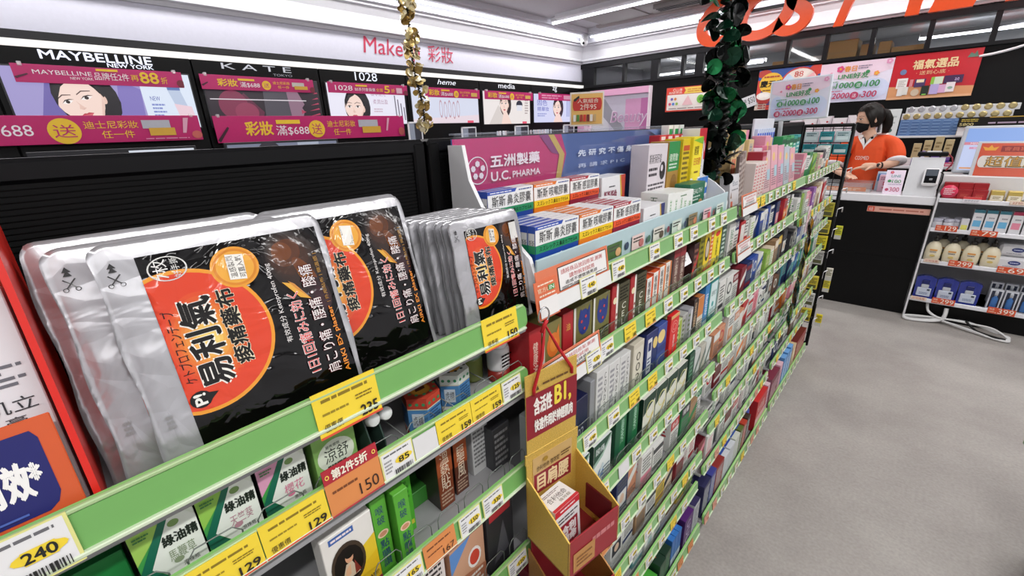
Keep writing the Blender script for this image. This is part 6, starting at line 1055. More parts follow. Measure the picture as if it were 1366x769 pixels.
# ------------------------------------------------------------------ checkout counter, customer shelf, back shelves
CW, CBK = M('e2e2e6', .3), M('060607', .45, nz=.2)
o = empty('checkout_counter', (-1.7, 4.44, 0), 0, 'black checkout counter with a thick white top and a red notice strip', 'counter')
b = B(); b.box((0, .03, .0), (1.805, .27, .875), CBK, .003); b.box((.0, .028, .45), (1.80, .032, .454), M('050506', .5)); b.build('body', o)
b = B(); b.box((0, 0, .875), (1.81, .29, .935), CW, .004); b.build('top', o)
b = B(); b.box((1.43, .024, .798), (1.80, .030, .842), M('d8a090', .3)); b.art((1.43, .0238, .798), X3, Z3, .37, .044, [('r', .01, .08, .12, .92, 'd84a30'), ('r', .13, .1, .99, .9, 'e0a898'), ('l', .2, .3, .9, .75, 1, 'b86a5a'), ('t', '結', .03, .2, .1, .8, 'f2e0d8')], eps=.0006); b.build('notice_strip', o)
o = empty('glass_case', (-.62, 4.50, .935), 0, 'low clear case with an orange card on the counter before the cashier', 'case')
b = B(); w = .34
for p, q in (((0, 0, 0), (w, .003, .075)), ((0, .22, 0), (w, .223, .075)), ((0, 0, .072), (w, .223, .075)), ((w-.003, 0, 0), (w, .223, .075)), ((0, 0, 0), (.003, .223, .075))): b.box(p, q, GLASS('eef2f4', .12), .0005)
b.build('glass', o); b = B(); b.box((.01, .01, .001), (w-.01, .21, .004), M('c9c4c2', .4)); b.art((.03, .004, .004), X3, Z3, .28, .05, [('r', 0, .1, 1, .75, 'd8783a'), ('l', .1, .2, .9, .6, 2, 'e8c8a8')], eps=.001); b.build('card', o)
o = tag(empty('message_card', (-.206, 4.49, .936), RD(4)), 'slanted pastel message card on the counter left of the card terminal', 'sign')
b = B(); Q = Matrix.Rotation(RD(-18), 4, 'X'); UU, VV = Q @ X3, Q @ Z3
b.box((0, -.001, 0), (.112, .001, .185), M('e8dce8', .3), .0005, T=Q); b.art(Q @ Vector((0, -.0011, 0)), UU, VV, .112, .185, [('r', 0, 0, 1, 1, 'ecdcec')] + flower(.3, .9, .1, .6, 'd84f88', 'f2b23c') + [('t', 'LINE', .3, .70, .8, .80, '4a9a9a', 0, bl), ('e', .25, .54, .1, .06, GREEN), ('t', '100', .40, .46, .86, .60, GREEN, 0, bl), ('l', .2, .38, .9, .42, 1, '9a8aa8'), ('e', .2, .18, .1, .06, ROSE), ('t', '300', .34, .1, .86, .28, ROSE, 0, bl)], eps=.0006); b.build('card', o)
b = B(); b.box((.02, .03, 0), (.09, .10, .004), GLASS('ffffff', .2)); b.build('foot', o)
def small(name, loc, w, d, h, col, art, lab, cat='pack', fm=None, rz=0, rx=0):
    """a carton-like pack that faces -Y"""
    b = B(); b.box((0, 0, 0), (w, d, h), M(col, .35), .0015, fm={k: M(v, .35) for k, v in (fm or {}).items()}); b.art((0, 0, 0), X3, Z3, w, h, art, eps=.0004)
    o = b.build(name); o.location = loc; o.rotation_euler = (rx, 0, rz); return tag(o, lab, cat)
small('leaflet_stack', (-.25, 4.62, .936), .09, .06, .13, 'e0b8c8', [('t', '50', .3, .2, .8, .6, 'c83a5a', 0, bl), ('l', .1, .7, .9, .9, 2, 'a85a7a')], 'pink leaflet pack marked 50 on the counter between the cashier and the message card')
small('leaflet_stack', (-.272, 4.69, .936), .07, .03, .15, 'c8dcec', [('r', .1, .5, .9, .9, '4a8ac8')], 'pale blue leaflet standing by the cashier on the counter')
o = empty('payment_stand', (-.085, 4.47, .936), 0, 'white slanted checkout housing carrying the card terminal', 'stand')
b = B(); b.prism([(0, .0, 0), (0, .245, 0), (0, .245, .262), (0, .13, .27)], (.185, 0, 0), M('c9cacd', .35)); b.build('housing', o)
o = tag(empty('card_terminal', (.005, 4.476, 1.012)), 'white framed card terminal with a dark screen on the checkout housing', 'card terminal')
Q = Matrix.Rotation(RD(-25.7), 4, 'X')
b = B(); b.box((0, -.02, 0), (.088, .02, .13), M('e8e8ea', .25), .012, T=Q); b.build('frame', o)
b = B(); b.box((.010, -.0215, .014), (.078, -.0195, .118), M('141518', .12), .003, T=Q); b.art(Q @ Vector((.010, -.0217, .014)), Q @ X3, Q @ Z3, .068, .104, [('r', .04, .52, .96, .97, '3c4450'), ('l', .4, .2, .66, .34, 2, 'c8c8cc')], eps=.0006); b.build('screen', o)
b = B(); b.tube([(.088, -.012, .10), (.104, -.015, .09), (.106, -.02, .04), (.095, -.012, -.03)], .004, CBK, 8); b.build('cable', o)
o = tag(empty('receipt_printer', (-.06, 4.60, 1.212)), 'flat black device on top of the white checkout housing', 'printer')
b = B(); b.box((0, 0, 0), (.17, .11, .03), CBK, .006); b.build('body', o); b = B(); b.box((.05, .01, .03), (.13, .08, .036), M('dcdcdc', .4), .001); b.build('paper', o)
b = B(); b.tube([(.17, .05, .015), (.195, .04, -.01), (.205, .03, -.05), (.18, .02, -.10)], .005, M('8a1c2a', .4), 8); b.build('cable', o)
# customer shelf
SX = .112; SY = 4.41
o = empty('customer_shelf', (SX, SY, 0), 0, 'white customer shelf unit set into the black counter front at the right edge', 'shelf unit')
b = B(); b.box((0, .0, .0), (.012, .42, .965), M('d8d8da', .35), .003); b.box((.012, .06, 0), (1.3, .42, .165), CBK, .003); b.box((.012, .40, .165), (1.3, .42, .93), M('c4c4c8', .5)); b.box((0, .14, .93), (1.3, .42, 1.085), M('d4d2d2', .4), .006); b.build('body', o)
for z in (.155, .455, .70, .915):
    b = B(); b.box((.012, .01, z), (1.3, .40, z+.010), M('dadade', .35), .002); b.box((.012, -.004, z-.008), (1.3, .012, z+.022), M('e0e0e6', .25), .003); b.build('shelf', o)
def orange_tag(x, z, w, h, price, lab):
    b = B(); b.box((0, -.002, 0), (w, .0, h), M('d4512c', .3), .0005); b.art((0, -.002, 0), X3, Z3, w, h, [('t', '特惠', .06, .5, .24, .85, 'f0dcc8'), ('l', .05, .15, .26, .4, 1, 'f0c8a8'), ('t', '.'+price, .28, .12, .94, .90, 'f4ece0', 0, {'bold': .01})], eps=.0006)
    o = b.build('price_card'); o.location = (x, SY-.006, z); tag(o, lab, 'price tag')
orange_tag(.150, .705, .115, .040, '129', 'orange price card marked 129 before the white cream jars'); orange_tag(.335, .690, .130, .042, '79', 'orange price card marked 79 before the tonic cartons')
orange_tag(.275, .455, .125, .044, '299', 'orange price card marked 299 below the pump bottles'); orange_tag(.52, .452, .13, .044, '69', 'orange price card marked 69 below the white tissue packs')
orange_tag(.250, .155, .125, .044, '299', 'orange price card marked 299 below the blue pouches'); orange_tag(.545, .150, .135, .046, '399', 'orange price card marked 399 below the boxed blue bottles')
def words_tag(x, z, w, lab): small('word_tag', (x, SY-.010, z), w, .002, .026, 'd8b89a', [('r', .02, .1, .98, .9, 'e8d8c8'), ('t', '好物推薦', .1, .2, .9, .8, 'b8563a')], lab, 'tag')
words_tag(.14, .462, .085, 'cream word tag on the shelf lip below the pump bottles'); words_tag(.13, .16, .09, 'cream word tag on the shelf lip below the blue pouches'); words_tag(.47, .918, .12, 'cream word tag on the top shelf lip before the gold jars')
k = 0
for r_ in range(2):
    for i in range(3):
        small('gift_box', (SX+.02+.076*i, SY+.0135+.062*(1-r_), .9265), .074, .056, .075 if r_ else .115, '9a1820', [('r', .15, .2, .85, .75, 'a8242a'), ('l', .25, .35, .75, .6, 2, 'c85a4a')], 'dark red gift box on the top customer shelf, %s from left, %s row' % (ORD[i], 'rear' if r_ == 0 else 'front'), fm={'Z': '7e1418'})
for i in range(2):
    o = empty('gold_jar_box', (.405+.082*i, SY+.06, .926), 0, 'gold wrapped jar carton on the top customer shelf, %s of two' % ['left', 'right'][i], 'carton')
    b = B(); b.box((-.034, -.03, 0), (.034, .03, .075), M('c9b060', .3, .4), .004); b.build('box', o); b = B(); b.box((-.030, -.032, .012), (.030, -.0295, .045), M('e4dcc8', .4)); b.art((-.030, -.032, .012), X3, Z3, .06, .033, [('l', .2, .2, .8, .8, 2, '8a7a4a')], eps=.0005); b.build('label', o)
o = empty('round_sign', (.165, SY+.008, .942), 0, 'round pink and red sign before the dark red gift boxes', 'sign'); b = B(); b.lathe([(.001, -.001), (.045, -.001), (.045, .001), (.001, .001)], M('d83a5a', .35), n=24, T=Matrix.Rotation(RD(90), 4, 'X')); b.build('disc', o); b = B(); b.art((-.04, -.0015, -.03), X3, Z3, .08, .06, [('l', .15, .1, .85, .9, 4, 'f0c8d0')], eps=.0006); b.build('print', o); o.location.z = .985
small('white_tag', (.245, SY-.012, .917), .09, .002, .04, 'e8e4ea', [('r', 0, .6, 1, 1, 'd84a4a'), ('l', .1, .15, .9, .5, 2, '9a9aa4')], 'white tag with a red heading on the top customer shelf', 'tag')
def creamjar(x, y, z, lab):
    o = empty('cream_jar', (x, y, z), 0, lab, 'jar'); b = B(); b.lathe([(.026, 0), (.03, .004), (.03, .04), (.026, .046)], M('d8d8de', .25)); b.build('body', o); b = B(); b.lathe([(.028, .046), (.029, .05), (.029, .066), (.024, .07)], M('c4c4d2', .3)); b.build('lid', o)
for i, (x, y, z) in enumerate(((.155, 4.50, .711), (.215, 4.50, .711), (.185, 4.57, .711), (.265, 4.52, .711), (.27, 4.58, .711))): creamjar(x, y, z, 'white and lilac cream jar on the second customer shelf, %s of five from the left' % ORD[i])
small('cream_carton', (.275, SY+.03, .711), .04, .05, .085, 'd0d0d4', [('r', .1, .1, .9, .5, 'd8d46a')], 'small pale carton with a yellow patch beside the cream jars', 'carton')
for i in range(7):
    t_ = i < 3
    small('tonic_carton', (.325+.062*i, SY+.035, .711), .054, .05, .155, 'd9d9dc', [('r', 0, .86, 1, 1, '2e6a7a' if t_ else '9a2848'), ('r', .14, .24, .86, .52, '6ab0d8' if t_ else 'e08aa0'), ('l', .3, .6, .8, .72, 1, '9a9aa0')], '%s topped white tonic carton on the second customer shelf, %s from the left' % ('teal' if t_ else 'wine red', ORD[i if t_ else i-3]), 'carton', fm={'Z': '24505e' if t_ else '7a2038'})
def pump(x, y, z, lab, s=1.):
    o = empty('pump_bottle', (x, y, z), 0, lab, 'bottle'); b = B(); b.lathe([(.036*s, 0), (.044*s, .006), (.047*s, .05), (.044*s, .105), (.030*s, .135), (.016*s, .142), (.015*s, .150)], M('e2d8bc', .3), sy=.7, n=24)
    for k in range(3): b.art((-.026*s, -.0338*s, .03), X3, Z3, .052*s, .07, [('r', .1, .72, .9, .88, 'd8984a'), ('l', .15, .5, .85, .64, 1, '3a3a6a'), ('e', .5, .2, .3, .12, 'd0b86a')], eps=.0008) if k == 0 else None
    b.build('body', o); b = B(); b.lathe([(.017*s, .150), (.017*s, .172), (.008*s, .176), (.006*s, .19)], M('201c1a', .3), n=16); b.tube([(0, .004, .192), (0, -.03*s, .196), (0, -.045*s, .188)], [.010*s, .009*s, .006*s], M('201c1a', .3), 10); b.build('pump', o)
for i in range(4): pump(.178+.100*i, SY+.055, .466, 'cream lotion bottle with a dark pump on the third customer shelf, %s from the left' % ORD[i])
for i in range(3): pump(.225+.105*i, SY+.17, .466, 'cream lotion bottle in the rear row of the third customer shelf, %s from the left' % ORD[i])
for i in range(2):
    for j in range(2):
        o = empty('tissue_pack', (.585+.17*i, SY+.10+.02*j, .467+.088*j), 0, 'white tissue pack with a blue oval, %s of the %s pile' % (['lower', 'upper'][j], ['left', 'right'][i]), 'pack'); b = B(); b.box((-.08, -.05, 0), (.08, .05, .084), M('dcdce0', .4), .016); b.build('wrap', o); b = B(); b.art((-.05, -.0503, .012), X3, Z3, .1, .06, [('e', .6, .6, .3, .26, '2c3a7a'), ('l', .4, .5, .8, .7, 1, 'c8d0e8'), ('l', .1, .1, .8, .25, 1, '9a9aa4')], eps=.0006); b.build('print', o)
def bluebag(x, y, z, lab):
    o = empty('serum_pouch', (x, y, z), 0, lab, 'pouch')
    b = B(); b.prism([(-.055, 0, 0), (.055, 0, 0), (.058, .012, .16), (.02, .016, .175), (-.02, .016, .175), (-.058, .012, .16)], (0, .05, .0), FOIL('1c2e8e', .2, .1, .3)); b.build('bag', o)
    b = B(); b.box((-.040, -.006, .018), (.040, .001, .085), M('c4ccdc', .3), .004); b.art((-.04, -.0061, .018), X3, Z3, .08, .067, [('l', .2, .2, .8, .5, 2, '6a7a9a'), ('r', .7, .7, .9, .9, '2a3a4a')], eps=.0006); b.build('label', o)
    b = B(); b.box((-.022, -.004, .085), (.022, .006, .112), M('b8bcc4', .25), .004); b.box((-.02, -.003, .112), (.02, .004, .145), M('16205e', .3), .003); b.build('cap', o)
for i in range(3): bluebag(.192+.120*i, SY+.036, .166, 'deep blue serum pouch with a pale label, %s of three on the lowest customer shelf' % ORD[i])
def boxedbottle(x, y, z, lab):
    o = empty('bottle_box', (x, y, z), 0, lab, 'carton'); b = B(); b.box((-.032, 0, 0), (.032, .04, .15), M('c9ccd4', .35), .002); b.art((-.032, 0, 0), X3, Z3, .064, .15, [('r', .12, .08, .88, .94, '232a3e')], eps=.0005); b.build('box', o)
    b = B(); b.lathe([(.013, 0), (.016, .004), (.016, .07), (.008, .082), (.008, .09)], M('3a6aa8', .15), (0, -.004, .018), 14, 1, .4); b.lathe([(.009, .09), (.009, .118), (.006, .124)], M('c4c8d0', .3), (0, -.004, .018), 12, 1, .5); b.build('bottle', o)
for j in range(2):
    for i in range(5): boxedbottle(.565+.073*i, SY+(.03 if j == 0 else .12), .166+.03*j, 'windowed carton with a blue dropper bottle, %s from the left in the %s row' % (ORD[i], ['front', 'rear'][j]))
# customer screen and the orange sign before it
o = empty('customer_screen', (.15, 4.66, 1.099), RD(-4), 'large grey framed customer screen showing a pale blue page', 'screen')
Q = Matrix.Rotation(RD(-14), 4, 'X'); b = B(); b.box((0, 0, -.0), (.58, .04, .33), M('b9bcc2', .35), .008, T=Q); b.build('frame', o)
b = B(); b.box((.025, -.002, .018), (.56, .002, .312), E('aebdf0', .85), T=Q); b.art(Q @ Vector((.025, -.0022, .018)), Q @ X3, Q @ Z3, .535, .294, [('r', 0, .0, 1, .62, '*c9d4f6'), ('r', 0, .66, 1, .99, '*8fb0ee'), ('r', 0, .60, 1, .67, '*d88a9a'), ('t', 'MEMBER', .06, .61, .22, .66, '*f0e0e8'), ('r', .06, .50, 1, .55, '*d894b4'), ('l', .1, .51, .4, .54, 1, '*f0d8e4'), ('r', .02, .02, .2, .06, '*e0a070')], eps=.0008, mg=lambda h: E(h.strip('*'), .85)); b.build('display', o)
b = B(); b.box((.06, .05, -.0125), (.5, .12, .05), M('9a9ca2', .4), .006); b.build('base', o)
o = tag(empty('promotion_board', (.262, 4.565, 1.086), RD(-2)), 'orange promotion board with gold letters in front of the customer screen', 'sign')
Q = Matrix.Rotation(RD(-12), 4, 'X'); b = B(); b.box((-.02, 0, 0), (.42, .006, .235), M('c0c2c6', .35), .003, T=Q); b.box((0, -.002, .0), (.42, .0, .222), M('c8451e', .3), T=Q)
b.art(Q @ Vector((0, -.0022, 0)), Q @ X3, Q @ Z3, .42, .222, [('p', [(.06, .78), (.02, .9), (.09, .86), (.12, .95), (.15, .86), (.21, .9), (.18, .78)], 'e0a030'), ('r', .24, .74, .74, .92, '8a1c1c'), ('t', '會員獨享價', .27, .77, .72, .89, 'd86a4a', 0, bl), ('r', .06, .26, 1, .62, 'd8d2cc'), ('e', .06, .44, .05, .18, 'd8d2cc'), ('t', '超值加購', .10, .28, .95, .60, '3a2a10', 0, {'bold': .025}), ('t', '超值加購', .105, .295, .945, .59, 'c8963a', 0, {'bold': .01}), ('l', .6, .06, .95, .16, 1, 'f0d8b8')], eps=.0008); b.build('board', o)
# dark back counter, its white shelf, cosmetics and the jar board
o = empty('back_counter', (-1.6, 5.40, 0), 0, 'black back counter with a white shelf edge behind the cashier', 'counter'); b = B(); b.box((0, .03, 0), (3.6, .58, 1.055), CBK, .003); b.build('body', o); b = B(); b.box((0, 0, 1.055), (3.6, .58, 1.078), M('d0d0d4', .35), .003); b.build('top', o)
for i in range(4):
    w = .055; x = -.115+.068*i; z = 1.079; h = [.19, .215, .245, .22][i]
    o = empty('cosmetic_box', (x, 5.46+.01*i, z), 0, 'gold and purple cosmetic box behind the card terminal, %s from the left' % ORD[i], 'carton'); b = B(); b.box((0, 0, 0), (w, .04, h), M('c9b68c', .3, .3), .002); b.art((0, 0, 0), X3, Z3, w, h, [('r', 0, 0, 1, .22, '46208a'), ('r', 0, .22, 1, .34, '7a58a8'), ('l', .2, .6, .8, .85, 2, '8a744a')], eps=.0005); b.build('box', o)
o = empty('serum_bottle', (-.035, 5.435, 1.079), 0, 'clear serum bottle before the gold and purple boxes', 'bottle'); b = B(); b.lathe([(.024, 0), (.026, .004), (.026, .06), (.01, .08), (.01, .095)], M('d4cce4', .1)); b.build('body', o); b = B(); b.lathe([(.012, .095), (.012, .125), (.008, .13)], M('8a7ab0', .2)); b.build('cap', o)
for i in range(9): small('sample_pack', (-.32+.055*i, 5.42+.03*(i % 2), 1.079), .05, .05, .03+.012*(i*5 % 4), ['8a8c94', 'd8c84a', 'd8503c', 'e0d8dc', '6a6a72', 'd86a5a', 'c8c4c8', 'd8a03a', 'c8406a'][i], [('l', .1, .2, .9, .8, 2, 'e8e4e0')], 'small %s sample pack on the white back shelf, %s from the left' % (['grey', 'yellow', 'red', 'white', 'charcoal', 'salmon', 'silver', 'amber', 'rose'][i], ORD[i]))
for i in range(3): small('pink_box', (.20+.012*i, 5.44, 1.079+.065*i), .10, .06, .06, ['d8a8b8', 'c85a7a', 'e0b8c4'][i], [('l', .1, .2, .9, .8, 2, '8a3a5a')], '%s cosmetic box stacked behind the customer screen' % ['lower pale pink', 'middle deep pink', 'upper pale pink'][i])
o = empty('jar_board', (-.255, 5.62, 1.325), 0, 'stepped board with rows of blue and gold jar lids on the dark back wall', 'display board')
w = .70; b = B(); b.box((-.01, -.03, -.012), (w+.02, .10, .006), M('d4d4d8', .35), .002); b.build('ledge', o)
b = B(); b.box((0, .0, .006), (w, .02, .20), M('c8c8cc', .4), .002); b.box((.02, .03, .20), (w+.03, .05, .25), M('d0d0d2', .4), .002)
it = [('r', 0, 0, .56, .72, '5f7fae'), ('r', .56, 0, 1, .72, 'b09a62')]
for i in range(10):
    for j in range(5): it.append(('r', .02+.1*i, .04+.135*j, .09+.1*i, .06+.135*j, '3a5a8e' if i < 6 else '8a7440')); it.append(('r', .02+.1*i, .09+.135*j, .09+.1*i, .12+.135*j, '7f9cc4' if i < 6 else 'c9b680'))
b.art((0, 0, .006), X3, Z3, w, .194, it, eps=.0006); b.build('panel', o)
for i in range(10):
    for j in range(2):
        b = B(); b.lathe([(.024, 0), (.026, .003), (.022, .007), (.012, .006), (.001, .006)], M('b8a878' if j == 0 or i > 4 else 'c0c0c4', .25, .6), (.035+.07*i+(.02 if j else 0), .0+(.03 if j else 0), .172 if j == 0 else .232), 18, T=None)
        lid = b.build('jar_lid', o)
        for v in lid.data.vertices:
            cx, cz, cy = .035+.07*i+(.02 if j else 0), (.172 if j == 0 else .232), (.0 if j == 0 else .03); x_, y_, z_ = v.co; v.co = (x_, cy-(z_-cz), cz+(y_-cy))
small('sample_carton', (.14, 5.52, 1.325), .10, .04, .09, 'e0dcdc', [('r', .4, .5, 1, .95, 'd84a4a'), ('l', .45, .15, .95, .45, 1, '5a5a5a')], 'white and red tag carton at the foot of the jar board')
small('gold_sign', (.13, 5.50, 1.40), .60, .01, .075, '1c1a18', [('r', .3, .9, 1, .98, 'c8a23a'), ('t', '5800', .02, .1, .16, .4, 'd8c88a', 0, bl), ('l', .03, .5, .2, .85, 2, 'c8b04a'), ('l', .3, .2, .9, .5, 1, 'b09ab0')], 'black sign strip with gold print below the jar board', 'sign')
for i in range(2): small('leaf_carton', (-.385-.02*i, 5.60+.10*i, 1.30), .12, .03, .27, 'd4d8d8', [('e', .55, .3, .16, .07, '3a5a52'), ('l', .2, .5, .8, .8, 3, 'a8b0b0')], 'pale carton with a grey leaf behind the cashier, %s one' % ['front', 'rear'][i], 'carton', rx=RD(-6))
for i in range(6): small('gift_pack', (-1.16+.125*i, 5.64, 1.26), .12, .10, .27-.02*(i % 2), ['d8ccd2', 'e0d4d8', 'cfc4cc', 'ddd2d6', 'd4c8d0', 'c9bcc4'][i], [('p', [(0, 0), (.5, .45), (1, 0)], '9a828c'), ('p', [(0, 1), (.5, .5), (1, 1)], 'e6dee2'), ('c', .7, .8, .08, 'b8303a')], 'pale mauve gift pack on the far wall ledge, %s from the left' % ORD[i])
b = B(); b.box((-1.2, 5.58, 1.22), (-.36, 5.98, 1.256), CBK, .003); o = b.build('wall_ledge'); tag(o, 'black ledge on the far wall carrying the mauve gift packs', 'shelf')
for i in range(4): small('leaflet_card', (-2.55+.30*i, 5.60, 1.34), .22, .02, .13, ['e8dcc0', 'd8e0e8', 'e4c8b0', '9ac0e0'][i], [('r', .1, .1, .9, .5, ['c8b08a', '8ab0d0', 'c87a5a', '3a7ac0'][i])], '%s leaflet card on the dark far shelf behind the green garland' % ['cream', 'pale', 'peach', 'sky blue'][i])
b = B(); b.box((-2.7, 5.50, 1.30), (-1.3, 5.98, 1.339), CBK, .003); o = b.build('wall_ledge'); tag(o, 'black ledge on the far wall carrying the leaflet cards', 'shelf')
# white cables lying by the foot of the customer shelf
b = B(); CC = M('d0d0d0', .4)
def loopc(pts, r=.007): b.tube([Vector(p) for p in pts], r, CC, 8)
def spline(P, n=8):
    out = []
    for i in range(len(P)-1):
        p0, p1, p2, p3 = [Vector(P[max(0, min(len(P)-1, i+k))]) for k in (-1, 0, 1, 2)]
        for j in range(n):
            t = j/n; out.append(.5*((2*p1)+(-p0+p2)*t+(2*p0-5*p1+4*p2-p3)*t*t+(-p0+3*p1-3*p2+p3)*t**3))
    return out+[Vector(P[-1])]
for k in range(3): loopc(spline([(.34, 4.40, .03+.008*k), (.26, 4.37+.01*k, .012+.004*k), (.15, 4.34+.015*k, .010), (.12, 4.38, .012+.006*k), (.20, 4.41, .02+.005*k), (.34, 4.40, .045), (.48, 4.38+.01*k, .05), (.60, 4.34, .055-.01*k), (.68, 4.27+.012*k, .015+.006*k), (.62, 4.26, .010), (.48, 4.33, .014+.004*k), (.34, 4.39, .03)]))
loopc(spline([(.235, 4.46, .13), (.25, 4.42, .08), (.30, 4.40, .05), (.34, 4.40, .045)]), .009); loopc(spline([(.345, 4.43, .12), (.345, 4.41, .07), (.335, 4.40, .03)]), .013)
b.tube(spline([(.46, 4.385, .062), (.52, 4.34, .02), (.60, 4.27, .022), (.66, 4.265, .02)]), .0075, M('1a1a1a', .4), 8)
tag(b.build('cable_coil'), 'coil of white cable tied in a loop on the floor below the customer shelf', 'cable')
# corner of another shelf at the right edge of the view
o = empty('side_display', (.330, 1.50, 0), RD(8), 'pale green rail end of another display at the right edge of the view', 'display')
b = B(); b.box((0, 0, .70), (.8, .03, .80), M('9ab89a', .4), .012); b.box((.30, .12, 0), (.8, .5, .78), M('d0d0d0', .4), .004); b.build('body', o); b = B(); b.box((.006, .0, .80), (.06, .02, .835), M('c8a88a', .4), .008); b.build('clip', o)
# ------------------------------------------------------------------ garlands
def garland(loc, z0, z1, r, n, core, cols, lab, rd, seed, wob=.02, amp=None):
    rr = random.Random(seed); o = empty('garland', (*loc, z0), 0, lab, 'garland'); b = B(); H = z1-z0
    path = lambda t: Vector((wob*sin(5*t+1)+.6*wob*sin(13*t), wob*cos(6*t), H*t))
    N = int(H/.006); pts = []
    for i in range(N): t = i/(N-1); a = t*H/.018*2*pi; pts.append(path(t)+Vector((core*.6*cos(a), core*.6*sin(a), 0)))
    b.tube(pts, core*.5, M('0c0d0c', .35), 6); b.build('cord', o)
    b = B(); mats = [M(c, .22, m_, .1) for c, m_ in cols]
    for i in range(n):
        t = rr.random()**(1.0 if amp is None else amp); p = path(t); a = rr.uniform(0, 2*pi); el = rr.uniform(-.5, .6); d = Vector((cos(a)*cos(el), sin(a)*cos(el), sin(el))); q = p+d*rr.uniform(core, core+r*.8)
        nrm = Vector((rr.gauss(0, 1), rr.gauss(0, 1), rr.gauss(0, .8))).normalized(); u = nrm.orthogonal().normalized(); w = nrm.cross(u); s = r*rr.uniform(.75, 1.1); m = rr.choice(mats); k = 14
        rim = [q+d*s*.8+s*(cos(2*pi*j/k)*u+sin(2*pi*j/k)*w)+nrm*(.18*s*sin(4*pi*j/k)) for j in range(k)]
        b.add([q+d*s*.8+nrm*.10*s]+rim+[x-nrm*.0008 for x in rim], [(0, j+1, (j+1) % k+1) for j in range(k)]+[tuple(range(2*k, k, -1))]+[(j+1, k+1+j, k+1+(j+1) % k, (j+1) % k+1) for j in range(k)], m)
        b.tube([p, q, q+d*s*.2], .0009, mats[-1], 4, cap=False)
    b.build('foil_disc', o)['kind'] = 'stuff'; return o
garland((-.475, 1.385), 1.345, 2.70, .0245, 200, .017, [('1c6a40', .7), ('0f3a28', .6), ('0b1c15', .5), ('070b09', .4), ('080c0a', .4), ('060807', .35), ('2f9a5a', .7)], 'dark green garland of round foil discs hanging above the joint of the shelf units', .02, 3, .012, 1.25)
garland((-2.9, 2.13), 1.53, 2.70, .027, 210, .012, [('e0d09a', .5), ('c8ac68', .55), ('ece4c4', .45), ('a88c50', .6)], 'gold garland of round foil discs hanging before the make-up wall', .04, 5, .018)
# ------------------------------------------------------------------ cashier
P = empty('person', (-.37, 4.86, 0), 0, 'cashier in an orange v-neck shirt and black mask behind the counter, one hand raised', 'person')
def skin_mesh(name, J, edges, root=0, sub=2, vox=0.006, extra=None, mat=None):
    me = bpy.data.meshes.new(name); me.from_pydata([j[0] for j in J], edges, []); o = bpy.data.objects.new(name, me); C.objects.link(o)
    md = o.modifiers.new('s', 'SKIN'); md.use_smooth_shade = True; md.branch_smoothing = .6
    sv = me.skin_vertices[0].data
    for i, j in enumerate(J): r = j[1]; sv[i].radius = r if isinstance(r, tuple) else (r, r); sv[i].use_root = (i == root)
    s = o.modifiers.new('u', 'SUBSURF'); s.levels = s.render_levels = sub
    dg = bpy.context.evaluated_depsgraph_get(); m2 = bpy.data.meshes.new_from_object(o.evaluated_get(dg)); m2.name = name
    bpy.data.objects.remove(o); o = bpy.data.objects.new(name, m2); C.objects.link(o)
    bm = bmesh.new(); bm.from_mesh(m2)
    for em in extra or (): bm.from_mesh(em)
    bmesh.ops.remove_doubles(bm, verts=bm.verts, dist=.0003); bmesh.ops.holes_fill(bm, edges=[e for e in bm.edges if e.is_boundary], sides=0); bmesh.ops.recalc_face_normals(bm, faces=bm.faces); bm.to_mesh(m2); bm.free()
    if vox:
        r = o.modifiers.new('r', 'REMESH'); r.mode = 'VOXEL'; r.voxel_size = vox; r.use_smooth_shade = True
        sm = o.modifiers.new('m', 'SMOOTH'); sm.iterations = 2; sm.factor = .4
        dg = bpy.context.evaluated_depsgraph_get(); m3 = bpy.data.meshes.new_from_object(o.evaluated_get(dg)); m3.name = name; bpy.data.objects.remove(o); o = bpy.data.objects.new(name, m3); C.objects.link(o)
    m3 = o.data; m3.materials.clear(); m3.materials.append(mat)
    for p in m3.polygons: p.use_smooth = True
    return o
def mesh_of(b): o = b.build('tmp'); m = o.data; bpy.data.objects.remove(o); return m
SKIN = M('d2a68c', .5, nz=.05)
# head in its own frame: +X face, +Z up; origin at the head centre
HQ = Matrix.Translation((-.05, -.02, 1.495)) @ Matrix.Rotation(RD(212), 4, 'Z') @ Matrix.Rotation(RD(8), 4, 'Y')
def head_pt(th, ph):   # th azimuth 0 = face, ph elevation
    x, y, z = cos(ph)*cos(th), cos(ph)*sin(th), sin(ph)
    X, Y, Z = .096*x, .074*y, .112*z
    if z < 0: k = -z; Y *= 1-.30*k*k; X = X*(1-.12*k) + (.012*k if x > 0 else .02*k)
    if x > .6: X -= .010*(x-.6)/.4
    return Vector((X, Y, Z))
hb = B(); vs_ = []; n, k_ = 40, 24
for j in range(k_+1):
    for i in range(n): vs_.append(HQ @ head_pt(2*pi*i/n, -pi/2+pi*j/k_))
hb.add(vs_, [(j*n+i, j*n+(i+1) % n, (j+1)*n+(i+1) % n, (j+1)*n+i) for j in range(k_) for i in range(n)], SKIN, True)
nose = B(); nose.lathe([(.001, .0), (.013, .004), (.010, .02), (.006, .036), (.001, .042)], SKIN, n=12, T=HQ @ Matrix.Translation((.088, 0, -.022)) @ Matrix.Rotation(RD(-16), 4, 'Y'))
ears = B()
for s in (-1, 1): ears.lathe([(.001, -.006), (.016, -.004), (.018, .004), (.001, .006)], SKIN, n=14, sx=.8, sy=1.7, T=HQ @ Matrix.Translation((-.008, s*.074, -.008)) @ Matrix.Rotation(RD(90), 4, 'X') @ Matrix.Rotation(RD(s*12), 4, 'Y'))
hand = []
